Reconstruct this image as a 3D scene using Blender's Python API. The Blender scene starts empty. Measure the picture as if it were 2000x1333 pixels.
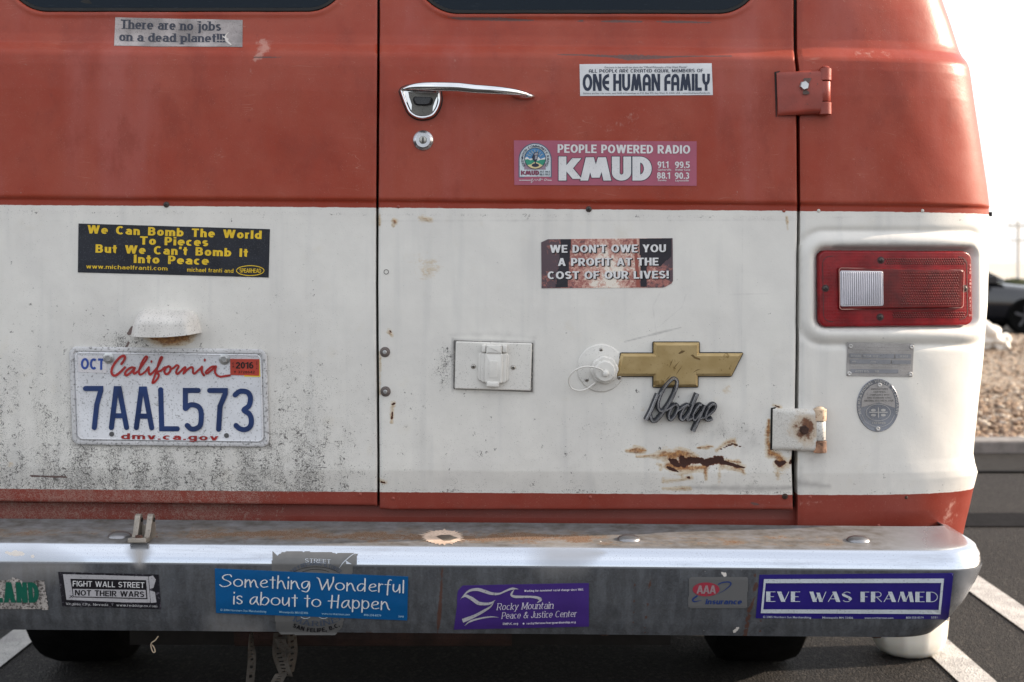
import bpy, bmesh, math, random
import numpy as np
from mathutils import Vector, Matrix
random.seed(7); rng = np.random.default_rng(7)
sc = bpy.context.scene; COL = sc.collection
R = math.radians

# ------------------------------------------------------------------ camera, sky, sun, exposure
CAMY, CAMZ, F, HZ = -2.22, 0.93, 2778.0, 510.0
cam = bpy.data.cameras.new('camera'); cam.sensor_width = 36; cam.lens = F/2000*36
cam.shift_y = (HZ-666.5)/2000; cam.clip_start = 0.05; cam.clip_end = 3000
cam.dof.use_dof = True; cam.dof.focus_distance = 2.19; cam.dof.aperture_fstop = 7.0
co = bpy.data.objects.new('camera', cam); COL.objects.link(co)
co.location = (0, CAMY, CAMZ); co.rotation_euler = (R(90), 0, 0); sc.camera = co

SUN_EL, SUN_AZ = 23.0, 9.0            # azimuth measured from +X towards +Y
sv = Vector((math.cos(R(SUN_EL))*math.cos(R(SUN_AZ)), math.cos(R(SUN_EL))*math.sin(R(SUN_AZ)), math.sin(R(SUN_EL))))
w = bpy.data.worlds.new('World'); sc.world = w; w.use_nodes = True
nt = w.node_tree; bg = nt.nodes['Background']
sky = nt.nodes.new('ShaderNodeTexSky'); sky.sky_type = 'NISHITA'; sky.sun_disc = False
sky.sun_elevation = R(SUN_EL); sky.sun_rotation = R(90-SUN_AZ)
sky.air_density = 1.0; sky.dust_density = 3.0; sky.ozone_density = 1.0
hs = nt.nodes.new('ShaderNodeHueSaturation'); hs.inputs['Saturation'].default_value = 0.8
nt.links.new(sky.outputs[0], hs.inputs['Color'])
veil = nt.nodes.new('ShaderNodeMix'); veil.data_type = 'RGBA'; veil.inputs[0].default_value = .55      # thin white overcast over the whole sky
veil.inputs[7].default_value = (6.7, 6.75, 6.9, 1); nt.links.new(hs.outputs[0], veil.inputs[6])
wtc = nt.nodes.new('ShaderNodeTexCoord'); wn = nt.nodes.new('ShaderNodeTexNoise'); wn.inputs['Scale'].default_value = 2.2; wn.inputs['Detail'].default_value = 5
wr_ = nt.nodes.new('ShaderNodeMapRange'); wr_.inputs[1].default_value = .3; wr_.inputs[2].default_value = .7; wr_.inputs[3].default_value = .42; wr_.inputs[4].default_value = .72
nt.links.new(wtc.outputs['Generated'], wn.inputs[0]); nt.links.new(wn.outputs['Fac'], wr_.inputs[0]); nt.links.new(wr_.outputs[0], veil.inputs[0])
nt.links.new(veil.outputs[2], bg.inputs[0])
bg.inputs[1].default_value = 0.15
sun = bpy.data.lights.new('sun', 'SUN'); sun.energy = 5.0; sun.angle = R(0.6); sun.color = (1.0, 0.83, 0.66)
so = bpy.data.objects.new('sun', sun); COL.objects.link(so); so.rotation_euler = sv.to_track_quat('Z', 'Y').to_euler()
sc.view_settings.view_transform = 'Standard'; sc.view_settings.look = 'None'
sc.view_settings.gamma = 1; sc.view_settings.exposure = 0.85

# ------------------------------------------------------------------ object helpers
def link(o, parent=None):
    COL.objects.link(o)
    if parent is not None:
        o.parent = parent
        o.matrix_parent_inverse = PINV.get(parent.name, parent.matrix_basis.inverted())
    return o
PINV = {}
def thing(name, loc, label, cat, group=None):
    o = bpy.data.objects.new(name, None); o.empty_display_size = .1; o.location = loc
    COL.objects.link(o); o['label'] = label; o['category'] = cat
    if group: o['group'] = group
    PINV[o.name] = Matrix.Translation(Vector(loc)).inverted()
    return o
def tag(o, label=None, cat=None, group=None, kind=None):
    if label: o['label'] = label
    if cat: o['category'] = cat
    if group: o['group'] = group
    if kind: o['kind'] = kind
    return o
def mesh_obj(name, verts, faces, mat, parent=None, smooth=False, label=None, kind=None, fix=False):
    me = bpy.data.meshes.new(name); me.from_pydata([tuple(map(float, v)) for v in verts], [], faces)
    if fix:
        bm = bmesh.new(); bm.from_mesh(me); bmesh.ops.recalc_face_normals(bm, faces=bm.faces); bm.to_mesh(me); bm.free()
    if smooth: me.polygons.foreach_set('use_smooth', [True]*len(me.polygons))
    me.materials.append(mat); me.update()
    o = bpy.data.objects.new(name, me); link(o, parent)
    if parent is not None: PINV[o.name] = Matrix.Identity(4)
    if label: o['label'] = label
    if kind: o['kind'] = kind
    return o
def finish_sharp(o, ang=35):
    me = o.data; me.polygons.foreach_set('use_smooth', [True]*len(me.polygons))
    me.set_sharp_from_angle(angle=R(ang)); return o
class MB:
    def __init__(s): s.v = []; s.f = []
    def add(s, v, f):
        n = len(s.v); s.v += [tuple(p) for p in v]; s.f += [tuple(i+n for i in q) for q in f]; return s
    def box(s, c, h, M=None):
        v = [Vector((c[0]+a*h[0], c[1]+b*h[1], c[2]+d*h[2])) for a in (-1, 1) for b in (-1, 1) for d in (-1, 1)]
        if M is not None: v = [M @ p for p in v]
        return s.add(v, [(0,1,3,2),(4,6,7,5),(0,4,5,1),(2,3,7,6),(0,2,6,4),(1,5,7,3)])
    def lathe(s, prof, n=24, M=None, bump=None):
        v = []; f = []
        for k, (r, h) in enumerate(prof):
            for i in range(n):
                a = 2*math.pi*i/n; rr = r*(bump(i, k) if bump else 1)
                v.append(Vector((rr*math.cos(a), rr*math.sin(a), h)))
        for k in range(len(prof)-1):
            for i in range(n):
                j = (i+1) % n; f.append((k*n+i, k*n+j, (k+1)*n+j, (k+1)*n+i))
        f.append(tuple(range((len(prof)-1)*n, len(prof)*n))); f.append(tuple(range(n))[::-1])
        if M is not None: v = [M @ p for p in v]
        return s.add(v, f)
    def tube(s, pts, r, n=8, closed=False):
        P = [Vector(p) for p in pts]; v = []; f = []; up = Vector((0.13, 0.31, 0.94))
        rr = r if isinstance(r, (list, tuple)) else [r]*len(P)
        for i, p in enumerate(P):
            t = (P[min(i+1, len(P)-1)]-P[max(i-1, 0)]).normalized()
            a = t.cross(up).normalized(); b = t.cross(a)
            for k in range(n):
                an = 2*math.pi*k/n; v.append(p+(a*math.cos(an)+b*math.sin(an))*rr[i])
        for i in range(len(P)-1):
            for k in range(n):
                j = (k+1) % n; f.append((i*n+k, i*n+j, (i+1)*n+j, (i+1)*n+k))
        f.append(tuple(range(n))[::-1]); f.append(tuple(range((len(P)-1)*n, len(P)*n)))
        return s.add(v, f)
    def build(s, name, mat, parent=None, smooth=None, **k):
        o = mesh_obj(name, s.v, s.f, mat, parent, fix=True, **k)
        if smooth: finish_sharp(o, smooth)
        return o
def spline(P, n=8):
    P = [np.array(p, float) for p in P]
    if len(P) < 3: return P
    out = []
    for i in range(len(P)-1):
        p0 = P[i-1] if i else 2*P[0]-P[1]; p1, p2 = P[i], P[i+1]; p3 = P[i+2] if i+2 < len(P) else 2*P[-1]-P[-2]
        for k in range(n):
            t = k/n; out.append(.5*((2*p1)+(p2-p0)*t+(2*p0-5*p1+4*p2-p3)*t*t+(3*p1-p0-3*p2+p3)*t**3))
    out.append(P[-1]); return out

# ------------------------------------------------------------------ materials
def lin(c):
    if isinstance(c, str):
        c = [int(c[i:i+2], 16)/255 for i in (0, 2, 4)]
        c = [x/12.92 if x <= .04045 else ((x+.055)/1.055)**2.4 for x in c]
    return (*c[:3], 1.0)
class NT:
    def __init__(s, name):
        s.m = bpy.data.materials.new(name); s.m.use_nodes = True; s.t = s.m.node_tree
        s.b = s.t.nodes['Principled BSDF']; s.tc = s.t.nodes.new('ShaderNodeTexCoord')
    def n(s, ty, **k):
        nd = s.t.nodes.new(ty)
        for a, v in k.items(): setattr(nd, a, v)
        return nd
    def l(s, a, b): s.t.links.new(a, b)
    def map(s, scale=(1,1,1), loc=(0,0,0), rot=(0,0,0)):
        m = s.n('ShaderNodeMapping'); m.inputs['Scale'].default_value = scale; m.inputs['Location'].default_value = loc
        m.inputs['Rotation'].default_value = rot; s.l(s.tc.outputs['Object'], m.inputs[0]); return m.outputs[0]
    def noise(s, scale, detail=3, rough=.5, vec=None, dist=0):
        nd = s.n('ShaderNodeTexNoise'); nd.inputs['Scale'].default_value = scale; nd.inputs['Detail'].default_value = detail
        nd.inputs['Roughness'].default_value = rough; nd.inputs['Distortion'].default_value = dist
        s.l(vec or s.tc.outputs['Object'], nd.inputs['Vector']); return nd.outputs['Fac']
    def vor(s, scale, vec=None, feat='F1', out='Distance'):
        nd = s.n('ShaderNodeTexVoronoi'); nd.feature = feat; nd.inputs['Scale'].default_value = scale
        s.l(vec or s.tc.outputs['Object'], nd.inputs['Vector']); return nd.outputs[out]
    def math(s, op, a, b=None, clamp=False):
        nd = s.n('ShaderNodeMath', operation=op); nd.use_clamp = clamp
        for i, x in enumerate((a, b)):
            if x is None: continue
            if isinstance(x, (int, float)): nd.inputs[i].default_value = x
            else: s.l(x, nd.inputs[i])
        return nd.outputs[0]
    def ss(s, x, lo, hi):        # smoothstep
        nd = s.n('ShaderNodeMapRange'); nd.interpolation_type = 'SMOOTHSTEP'
        s.l(x, nd.inputs[0])
        for i, v in ((1, lo), (2, hi)):
            if isinstance(v, (int, float)): nd.inputs[i].default_value = v
            else: s.l(v, nd.inputs[i])
        return nd.outputs[0]
    def mix(s, f, a, b):
        nd = s.n('ShaderNodeMix', data_type='RGBA')
        for i, x in ((0, f), (6, a), (7, b)):
            if isinstance(x, (int, float)): nd.inputs[i].default_value = x
            elif isinstance(x, (tuple, list, str)): nd.inputs[i].default_value = lin(x) if isinstance(x, str) or len(x) == 3 else x
            else: s.l(x, nd.inputs[i])
        return nd.outputs[2]
    def attr(s, name, out='Color'):
        nd = s.n('ShaderNodeAttribute', attribute_name=name); return nd.outputs[out]
    def bump(s, h, strength=.3, dist=.001, normal=None):
        nd = s.n('ShaderNodeBump'); nd.inputs['Strength'].default_value = strength; nd.inputs['Distance'].default_value = dist
        s.l(h, nd.inputs['Height'])
        if normal is not None: s.l(normal, nd.inputs['Normal'])
        s.l(nd.outputs[0], s.b.inputs['Normal']); return nd.outputs[0]
    def set(s, **k):
        for a, v in k.items():
            i = s.b.inputs[a.replace('_', ' ')]
            if isinstance(v, (int, float)): i.default_value = v
            elif isinstance(v, (tuple, list, str)): i.default_value = lin(v)
            else: s.l(v, i)
        return s.m
_mc = {}
def pbr(name, col, rough=.5, metal=0, var=.12, grime=0.0, gcol='2a2622', gs=400, bump=0, bs=300, vs=25, spec=.5, lo=None):
    """plain material with low-frequency colour variation, fine grime specks and relief"""
    if name in _mc: return _mc[name]
    N = NT(name); c = lin(col)
    dark = tuple(x*(1-var*1.6) for x in c[:3]); lite = tuple(min(1, x*(1+var)) for x in c[:3])
    base = N.mix(N.ss(N.noise(vs, 4), .3, .7), dark, lite)
    if grime:
        g = N.ss(N.noise(gs, 3, .6), .66-.22*grime, .74-.14*grime)
        g = N.math('MULTIPLY', g, min(1, .35+grime*.5)); base = N.mix(g, base, gcol)
    N.set(Base_Color=base, Metallic=metal)
    N.b.inputs['Specular IOR Level'].default_value = spec
    N.l(N.math('ADD', N.math('MULTIPLY', N.math('SUBTRACT', N.noise(vs*3, 3), .5), .25), rough, True), N.b.inputs['Roughness'])
    if bump: N.bump(N.noise(bs, 3), bump, .0008)
    _mc[name] = N.m; return N.m

# ------------------------------------------------------------------ the van's surfaces
K = -CAMY/F; LEAN = .0077; XC = -.207
PROF = np.array([(-520,.115),(-200,.067),(0,.036),(40,.031),(66,.0275),(84,.0225),(97,.0125),(105,.0065),(112,.004),(130,.002),(180,.0),
                 (388,-.0005),(392,.0),(396,.0035),(412,.0035),(600,.000),(700,.0),(860,.003),(905,.004),(922,.0047),(937,.0072),(953,.0102),(966,.0125),(1000,.0145),(1060,.021)])
SIL = [(-520,1712),(-300,1768),(-100,1826),(0,1851),(60,1868),(100,1879),(112,1884),(122,1889),(200,1899),(300,1913),(360,1923),(405,1929),(450,1929),(520,1928),(600,1924),(681,1918),(785,1908),
       (854,1901),(885,1899),(905,1903),(921,1908.5),(940,1905),(963,1900),(1000,1893),(1036,1886),(1100,1872)]
_q = []; _x = []
for py, px in SIL:
    X = (px-1000)/F*2.335; z = CAMZ-(py-HZ)/F*2.335; _q.append(z+LEAN*X); _x.append(X+.004)
_q = np.array(_q)[::-1]; _x = np.array(_x)[::-1]
def pyc(q): return HZ+(CAMZ-q)/K
def XE(q): return np.interp(q, _q, _x)
NX, AY = 3.0, .14
X0R = .42
def yb(x, z):
    q = z+LEAN*x
    y = np.interp(pyc(q), PROF[:, 0], PROF[:, 1])+.006*((x-XC)/.75)**2
    for xx in (x, 2*XC-x):
        xe = XE(q); s = np.clip((xx-X0R)/(xe-X0R), 0, .99999)
        y = y+AY*(1-(1-s**NX)**(1/NX))
    return y
BL = .0085
BD = np.array([(.300,.0),(.3825,2.088),(.40,2.080),(.43,2.072),(.47,2.0665),(.4865,2.0655),(.4885,2.0658),(.4915,2.0666),(.4955,2.0682),(.500,2.0706),(.504,2.0733),(.5075,2.0760),(.510,2.0782),(.5118,2.0803),(.5128,2.084),(.5136,2.10),(.5150,2.14),(.5175,2.215),(.53,2.30)])
BD[0, 1] = 2.095
BX = np.array([(.38,.640),(.40,.660),(.43,.682),(.46,.698),(.485,.708),(.50,.706),(.51,.702),(.513,.697),(.516,.686),(.5175,.680)])
NB, BAX, BAY = 2.3, .085, .10
def yb2(x, z):
    q = z+BL*x
    y = np.interp(q, BD[:, 0], BD[:, 1])+CAMY
    for xx in (x, 2*XC-x):
        xe = np.interp(q, BX[:, 0], BX[:, 1]); s = np.clip((xx-(xe-BAX))/BAX, 0, .99999)
        y = y+BAY*np.clip(1-(y-CAMY-2.09)/.13, .12, 1)*(1-(1-s**NB)**(1/NB))
    return y
class Surf:
    def __init__(s, fn, d0): s.fn = fn; s.d0 = d0
    def ray(s, px, py):
        px = np.asarray(px, float); py = np.asarray(py, float)
        a = (px-1000)/F; b = (HZ-py)/F
        g = lambda d: d+CAMY-s.fn(a*d, CAMZ+b*d)
        lo = np.full(px.shape, s.d0); hi = lo.copy(); found = np.zeros(px.shape, bool)
        for k in range(40):
            h2 = hi+.008; cross = (~found) & (g(h2) > 0)
            lo = np.where(found | cross, lo, h2); found |= cross; hi = np.where(found & ~cross, hi, h2)
        for k in range(18):
            mid = (lo+hi)/2; c = g(mid) > 0; hi = np.where(c, mid, hi); lo = np.where(c, lo, mid)
        d = (lo+hi)/2
        return a*d, d+CAMY, CAMZ+b*d
    def nrm(s, x, z):
        e = 5e-4; yx = (s.fn(x+e, z)-s.fn(x-e, z))/(2*e); yz = (s.fn(x, z+e)-s.fn(x, z-e))/(2*e)
        n = np.stack([yx, -np.ones_like(yx), yz], -1); return n/np.linalg.norm(n, axis=-1, keepdims=True)
    def at(s, px, py, off=0.0):
        x, y, z = s.ray(px, py); n = s.nrm(x, z); off = np.asarray(off, float)
        if s is body: off = off+dents(np.asarray(px, float), np.asarray(py, float))
        return np.stack([x, y, z], -1)+n*off[..., None]
    def pt(s, p, off=0.0): return Vector(s.at(np.array([p[0]]), np.array([p[1]]), np.array([off]))[0])
    def frame(s, px, py, off=0.0, roll=0):
        p = s.pt((px, py), off); x, y, z = s.ray(np.array([px]), np.array([py])); n = Vector(s.nrm(x, z)[0])
        ex = (Vector((1, 0, -LEAN))-n*n.dot(Vector((1, 0, -LEAN)))).normalized(); ey = n.cross(ex)
        M = Matrix((ex, ey, n)).transposed().to_4x4()
        return Matrix.Translation(p) @ M @ Matrix.Rotation(roll, 4, 'Z')
def dents(px, py):
    """soft waves of old sheet metal, metres"""
    d = .0005*np.sin(px*.011+1.3)*np.sin(py*.009+.4)+.0003*np.sin(px*.031+py*.017)+.00018*np.sin(px*.07-py*.045)
    d = d-.0022*np.exp(-((px-1360)/60)**2-((py-905)/16)**2)-.0012*np.exp(-((px-480)/40)**2-((py-930)/22)**2)
    d = d-.0025*np.exp(-((px-1240)/90)**2-((py-112)/9)**2)-.0012*np.exp(-((px-1100)/220)**2-((py-40)/6)**2)
    return d
body = Surf(yb, 2.10); bump_s = Surf(yb2, 1.98)

# plates, reliefs, stickers -----------------------------------------------------------
def resample(poly, step):
    out = []; n = len(poly)
    for i in range(n):
        a = np.array(poly[i], float); b = np.array(poly[(i+1) % n], float); k = max(1, int(np.linalg.norm(b-a)/step))
        for j in range(k): out.append(a+(b-a)*j/k)
    return np.array(out)
def rounded(quad, r, n=6):
    """quad px corners (tl,tr,br,bl) -> rounded polygon"""
    out = []; Q = [np.array(q, float) for q in quad]
    for i in range(4):
        p = Q[i]; a = Q[i-1]-p; b = Q[(i+1) % 4]-p; a /= np.linalg.norm(a); b /= np.linalg.norm(b)
        c = p+(a+b)*r
        for k in range(n+1):
            t = k/n*math.pi/2; out.append(c-b*r*math.cos(t)-a*r*math.sin(t))
    return np.array(out)
def ellipse(cx, cy, rx, ry, n=48): return np.array([(cx+rx*math.cos(2*math.pi*i/n), cy+ry*math.sin(2*math.pi*i/n)) for i in range(n)])
def offset_poly(P, d):
    if abs(d) < 1e-9: return P
    n = len(P); area = .5*sum(P[i][0]*P[(i+1) % n][1]-P[(i+1) % n][0]*P[i][1] for i in range(n)); sg = 1 if area > 0 else -1
    out = []
    for i in range(n):
        e1 = P[i]-P[i-1]; e2 = P[(i+1) % n]-P[i]; l1 = np.linalg.norm(e1) or 1; l2 = np.linalg.norm(e2) or 1
        n1 = np.array([-e1[1], e1[0]])/l1*sg; n2 = np.array([-e2[1], e2[0]])/l2*sg
        m = n1+n2; k = np.dot(m, n1); out.append(P[i]+m*d/max(k, .35))
    return np.array(out)
def plate(name, surf, poly, levels, mat, parent=None, sharp=30, label=None, step=None, kind=None):
    P = np.array(poly, float)
    if step: P = resample(P, step)
    n = len(P); V = []; Fc = []
    for ins, h in levels:
        Q = offset_poly(P, ins); V += list(surf.at(Q[:, 0], Q[:, 1], np.full(n, h)))
    for k in range(len(levels)-1):
        for i in range(n):
            j = (i+1) % n; Fc.append((k*n+i, k*n+j, (k+1)*n+j, (k+1)*n+i))
    Fc.append(tuple(range((len(levels)-1)*n, len(levels)*n)))
    o = mesh_obj(name, V, Fc, mat, parent, fix=True, label=label, kind=kind)
    # the cap of an open plate must look outward
    me = o.data; c = me.polygons[len(Fc)-1]
    if c.normal.y > 0: me.flip_normals()
    if sharp: finish_sharp(o, sharp)
    return o
def gridpoly(name, surf, poly, mat, parent, off=.0010, cell=1.6, label=None):
    P = np.array(poly, float); xs = np.arange(P[:, 0].min(), P[:, 0].max()+cell, cell); ys = np.arange(P[:, 1].min(), P[:, 1].max()+cell, cell); X, Y = np.meshgrid(xs, ys); cx = (X[:-1, :-1]+cell/2).ravel(); cy = (Y[:-1, :-1]+cell/2).ravel()
    c = np.zeros(cx.shape, bool); n = len(P)
    for i in range(n):
        (xi, yi), (xj, yj) = P[i], P[i-1]
        with np.errstate(divide='ignore', invalid='ignore'): c ^= ((yi > cy) != (yj > cy)) & (cx < (xj-xi)*(cy-yi)/(yj-yi)+xi)
    nu = len(xs); k = np.nonzero(c)[0]; j = k//(nu-1); i = k % (nu-1); Fq = np.stack([j*nu+i, (j+1)*nu+i, (j+1)*nu+i+1, j*nu+i+1], -1)
    used, inv = np.unique(Fq, return_inverse=True); Fq = inv.reshape(-1, 4); ux = X.ravel()[used]; uy = Y.ravel()[used]
    o = mesh_obj(name, surf.at(ux, uy, np.full(len(ux), off)), [tuple(map(int, f)) for f in Fq], mat, parent, smooth=True, label=label)
    if o.data.polygons[0].normal.y > 0: o.data.flip_normals()
    return o
def bil(quad, u, v):
    tl, tr, br, bl = [np.array(q, float) for q in quad]
    u = u[..., None]; v = v[..., None]; return tl*(1-u)*(1-v)+tr*u*(1-v)+br*u*v+bl*(1-u)*v
def relief(name, surf, quad, hf, mat, parent=None, nu=24, nv=24, skirt=-.001, warp=None, label=None, sharp=40):
    U, V = np.meshgrid(np.linspace(0, 1, nu), np.linspace(0, 1, nv)); P = bil(quad, U, V)
    if warp is not None: P = warp(P, U, V)
    h = hf(U, V); pts = surf.at(P[..., 0].ravel(), P[..., 1].ravel(), h.ravel())
    faces = [(j*nu+i, (j+1)*nu+i, (j+1)*nu+i+1, j*nu+i+1) for j in range(nv-1) for i in range(nu-1)]
    ring = [i for i in range(nu)]+[j*nu+nu-1 for j in range(1, nv)]+[(nv-1)*nu+i for i in range(nu-2, -1, -1)]+[j*nu for j in range(nv-2, 0, -1)]
    rp = P.reshape(-1, 2)[ring]; sk = surf.at(rp[:, 0], rp[:, 1], np.full(len(ring), skirt)); b = len(pts)
    m = len(ring); faces += [(ring[i], ring[(i+1) % m], b+(i+1) % m, b+i) for i in range(m)]
    o = mesh_obj(name, np.vstack([pts, sk]), faces, mat, parent, fix=True, label=label)
    if o.data.polygons[0].normal.y > 0: o.data.flip_normals()
    finish_sharp(o, sharp); return o
def sheet(name, surf, quad, mat, parent=None, off=.0008, nu=24, nv=10, label=None, curl=None, warp=None):
    return relief(name, surf, quad, (lambda U, V: np.full(U.shape, off)+(curl(U, V) if curl else 0)), mat, parent, nu, nv, skirt=0.0, label=label, sharp=20, warp=warp)
# ------------------------------------------------------------------ stroke lettering
def arc(cx, cy, rx, ry, a0, a1, n=14): return [(cx+rx*math.cos(R(a0+(a1-a0)*i/n)), cy+ry*math.sin(R(a0+(a1-a0)*i/n))) for i in range(n+1)]
XH, ASC, DSC = .72, 1.0, -.27
def glyph(ch, v, h, st):
    """skeleton strokes of one letter: (advance, [points or (points, width)])"""
    l = v/2; t = 1-h/2; b = h/2; W = .72; r = W-l; m = .52; X = XH-h/2
    S = []
    A = S.append
    wide = st.get('bowl', 1.0)
    if ch == 'A':
        W = .82; A([(v*.55, 0), (W/2-v*.08, 1)]); A([(W-v*.55, 0), (W/2+v*.08, 1)]); A([(.2*W+v*.2, .3), (.8*W-v*.2, .3)])
    elif ch == 'B':
        A([(l, 0), (l, 1)]); r2 = W-.04-l
        A([(l, t), (r2-.2, t)]+arc(r2-.2, (t+m)/2, .18, (t-m)/2, 90, -90)+[(l, m)])
        A([(l, m), (r2-.17, m)]+arc(r2-.17, (m+b)/2, .19, (m-b)/2, 90, -90)+[(l, b)])
    elif ch == 'C': W = .76; A(arc(W/2+.02, .5, W/2-l+.02, t-.5, 48, 312, 26))
    elif ch == 'D': A([(l, 0), (l, 1)]); A([(l, t), (.28, t)]+arc(.28, .5, r-.28, t-.5, 90, -90, 20)+[(l, b)])
    elif ch == 'E': W = .62; A([(l, 0), (l, 1)]); A([(l, t), (W, t)]); A([(l, m), (W-.05, m)]); A([(l, b), (W, b)])
    elif ch == 'F': W = .58; A([(l, 0), (l, 1)]); A([(l, t), (W, t)]); A([(l, m-.03), (W-.06, m-.03)])
    elif ch == 'G': W = .8; A(arc(W/2, .5, W/2-l, t-.5, 48, 345, 28)); A([(W-l, 0.05), (W-l, .48)]); A([(W/2+.02, .45), (W-l, .45)])
    elif ch == 'H': A([(l, 0), (l, 1)]); A([(r, 0), (r, 1)]); A([(l, m), (r, m)])
    elif ch == 'I': W = v; A([(l, 0), (l, 1)])
    elif ch == 'J': W = .5; A([(W-l, 1), (W-l, .3)]+arc(W/2, .3, W/2-l, .3-b, 0, -170))
    elif ch == 'K': A([(l, 0), (l, 1)]); A([(l+v*.2, .38), (W-v*.5, 1)]); A([(l+v*.55, .55), (W-v*.5+.02, 0)])
    elif ch == 'L': W = .58; A([(l, 0), (l, 1)]); A([(l, b), (W, b)])
    elif ch == 'M': W = .9; A([(l, 0), (l, 1)]); A([(W-l, 0), (W-l, 1)]); A([(l+.02, 1), (W/2, .12)]); A([(W-l-.02, 1), (W/2, .12)])
    elif ch == 'N': W = .76; A([(l, 0), (l, 1)]); A([(W-l, 0), (W-l, 1)]); A([(l+v*.1, 1), (W-l-v*.1, 0)])
    elif ch == 'O': W = .84; A(arc(W/2, .5, W/2-l, t-.5, 0, 360, 36))
    elif ch == 'P': W = .66; A([(l, 0), (l, 1)]); A([(l, t), (W-l-.2, t)]+arc(W-l-.2, (t+.42)/2, .2, (t-.42)/2, 90, -90)+[(l, .42)])
    elif ch == 'Q': W = .84; A(arc(W/2, .5, W/2-l, t-.5, 0, 360, 36)); A([(W*.58, .28), (W-.02, -.06)])
    elif ch == 'R': W = .72; A([(l, 0), (l, 1)]); A([(l, t), (W-l-.22, t)]+arc(W-l-.22, (t+.46)/2, .19, (t-.46)/2, 90, -90)+[(l, .46)]); A([(W-l-.28, .46), (W-v*.45, 0)])
    elif ch == 'S':
        W = .68; c = W/2; rx = W/2-l
        A(arc(c, (t+m)/2+.01, rx, (t-m)/2+.01, 35, 200, 14)[:]+arc(c, (m+b)/2, rx, (m-b)/2, 60, -145, 16)) if False else A(
          arc(c, t-.235, rx, .235, 30, 190, 14)+[(c-rx*.55, .56), (c+rx*.5, .46)]+arc(c, b+.25, rx, .25, 12, -150, 14))
    elif ch == 'T': W = .68; A([(0, t), (W, t)]); A([(W/2, 0), (W/2, 1)])
    elif ch == 'U': A([(l, 1), (l, .34)]+arc(W/2, .34, W/2-l, .34-b, 180, 360, 16)+[(r, 1)])
    elif ch == 'V': W = .8; A([(v*.55, 1), (W/2-v*.08, 0)]); A([(W-v*.55, 1), (W/2+v*.08, 0)])
    elif ch == 'W': W = 1.16; a = v*.5; A([(a, 1), (.29*W, 0)]); A([(W/2-v*.05, 1), (.29*W, 0)]); A([(W/2+v*.05, 1), (.71*W, 0)]); A([(W-a, 1), (.71*W, 0)])
    elif ch == 'X': A([(v*.5, 0), (W-v*.5, 1)]); A([(v*.5, 1), (W-v*.5, 0)])
    elif ch == 'Y': W = .76; A([(v*.55, 1), (W/2, .42)]); A([(W-v*.55, 1), (W/2, .42)]); A([(W/2, 0), (W/2, .5)])
    elif ch == 'Z': A([(0, t), (W, t)]); A([(0, b), (W, b)]); A([(v*.6, b), (W-v*.6, t)])
    elif ch == '0': W = .62; A(arc(W/2, .5, W/2-l, t-.5, 0, 360, 30))
    elif ch == '1': W = .4; A([(W-l, 0), (W-l, 1)]); A([(0.02, .74), (W-l, .92)])
    elif ch == '2': W = .62; A(arc(W/2, t-.24, W/2-l, .24, 165, -20, 14)+[(l*1.2, b+.06)]); A([(0, b), (W, b)])
    elif ch == '3': W = .62; A(arc(W/2-.02, (t+.54)/2, W/2-l-.02, (t-.54)/2, 150, -90, 14)); A(arc(W/2-.02, (b+.54)/2, W/2-l, (.54-b)/2, 90, -155, 16))
    elif ch == '4': W = .66; A([(W-l-.08, 0), (W-l-.08, 1)]); A([(0.02, .26), (W, .26)]); A([(v*.4, .26), (W-l-.12, .98)])
    elif ch == '5': W = .62; A([(l, t), (W-.04, t)]); A([(l+.02, .5), (l+.03, 1)]); A([(l, .53)]+arc(W/2-.02, .34, W/2-l, .34-b, 120, -150, 18))
    elif ch == '6': W = .62; A(arc(W/2, .33, W/2-l, .33-b, 0, 360, 26)); A([(l, .33), (l+.02, .6)]+arc(W/2+.08, .6, W/2-l+.06, t-.6, 180, 70, 10))
    elif ch == '7': W = .6; A([(0, t), (W, t)]); A([(.16, 0), (W-v*.45, .96)])
    elif ch == '8': W = .62; A(arc(W/2, (t+.54)/2, W/2-l-.03, (t-.54)/2, 0, 360, 24)); A(arc(W/2, (b+.54)/2, W/2-l, (.54-b)/2, 0, 360, 24))
    elif ch == '9': W = .62; A(arc(W/2, .67, W/2-l, t-.67, 0, 360, 26)); A([(W-l, .67), (W-l-.02, .4)]+arc(W/2-.08, .4, W/2-l+.06, .4-b, 0, -110, 10))
    elif ch == 'a':
        W = .6; A([(W-l, 0), (W-l, X-.16)]+arc(W/2, X-.2, W/2-l, .2, 0, 155, 10)[1:] if not st.get('single') else [(W-l, 0), (W-l, XH)])
        if st.get('single'): A(arc(W/2, XH/2, W/2-l, X-XH/2, 0, 360, 26))
        else: A([(W-l, .43), (W/2, .42)]+arc(W/2, .24, W/2-l, .24-b+.0, 100, 330, 14))
    elif ch in 'bpdqg':
        W = .64; o = arc(W/2, XH/2, W/2-l, X-XH/2, 0, 360, 28); A(o)
        if ch == 'b': A([(l, 0), (l, ASC)])
        if ch == 'p': A([(l, DSC), (l, XH)])
        if ch == 'd': A([(W-l, 0), (W-l, ASC)])
        if ch == 'q': A([(W-l, DSC), (W-l, XH)])
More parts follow.
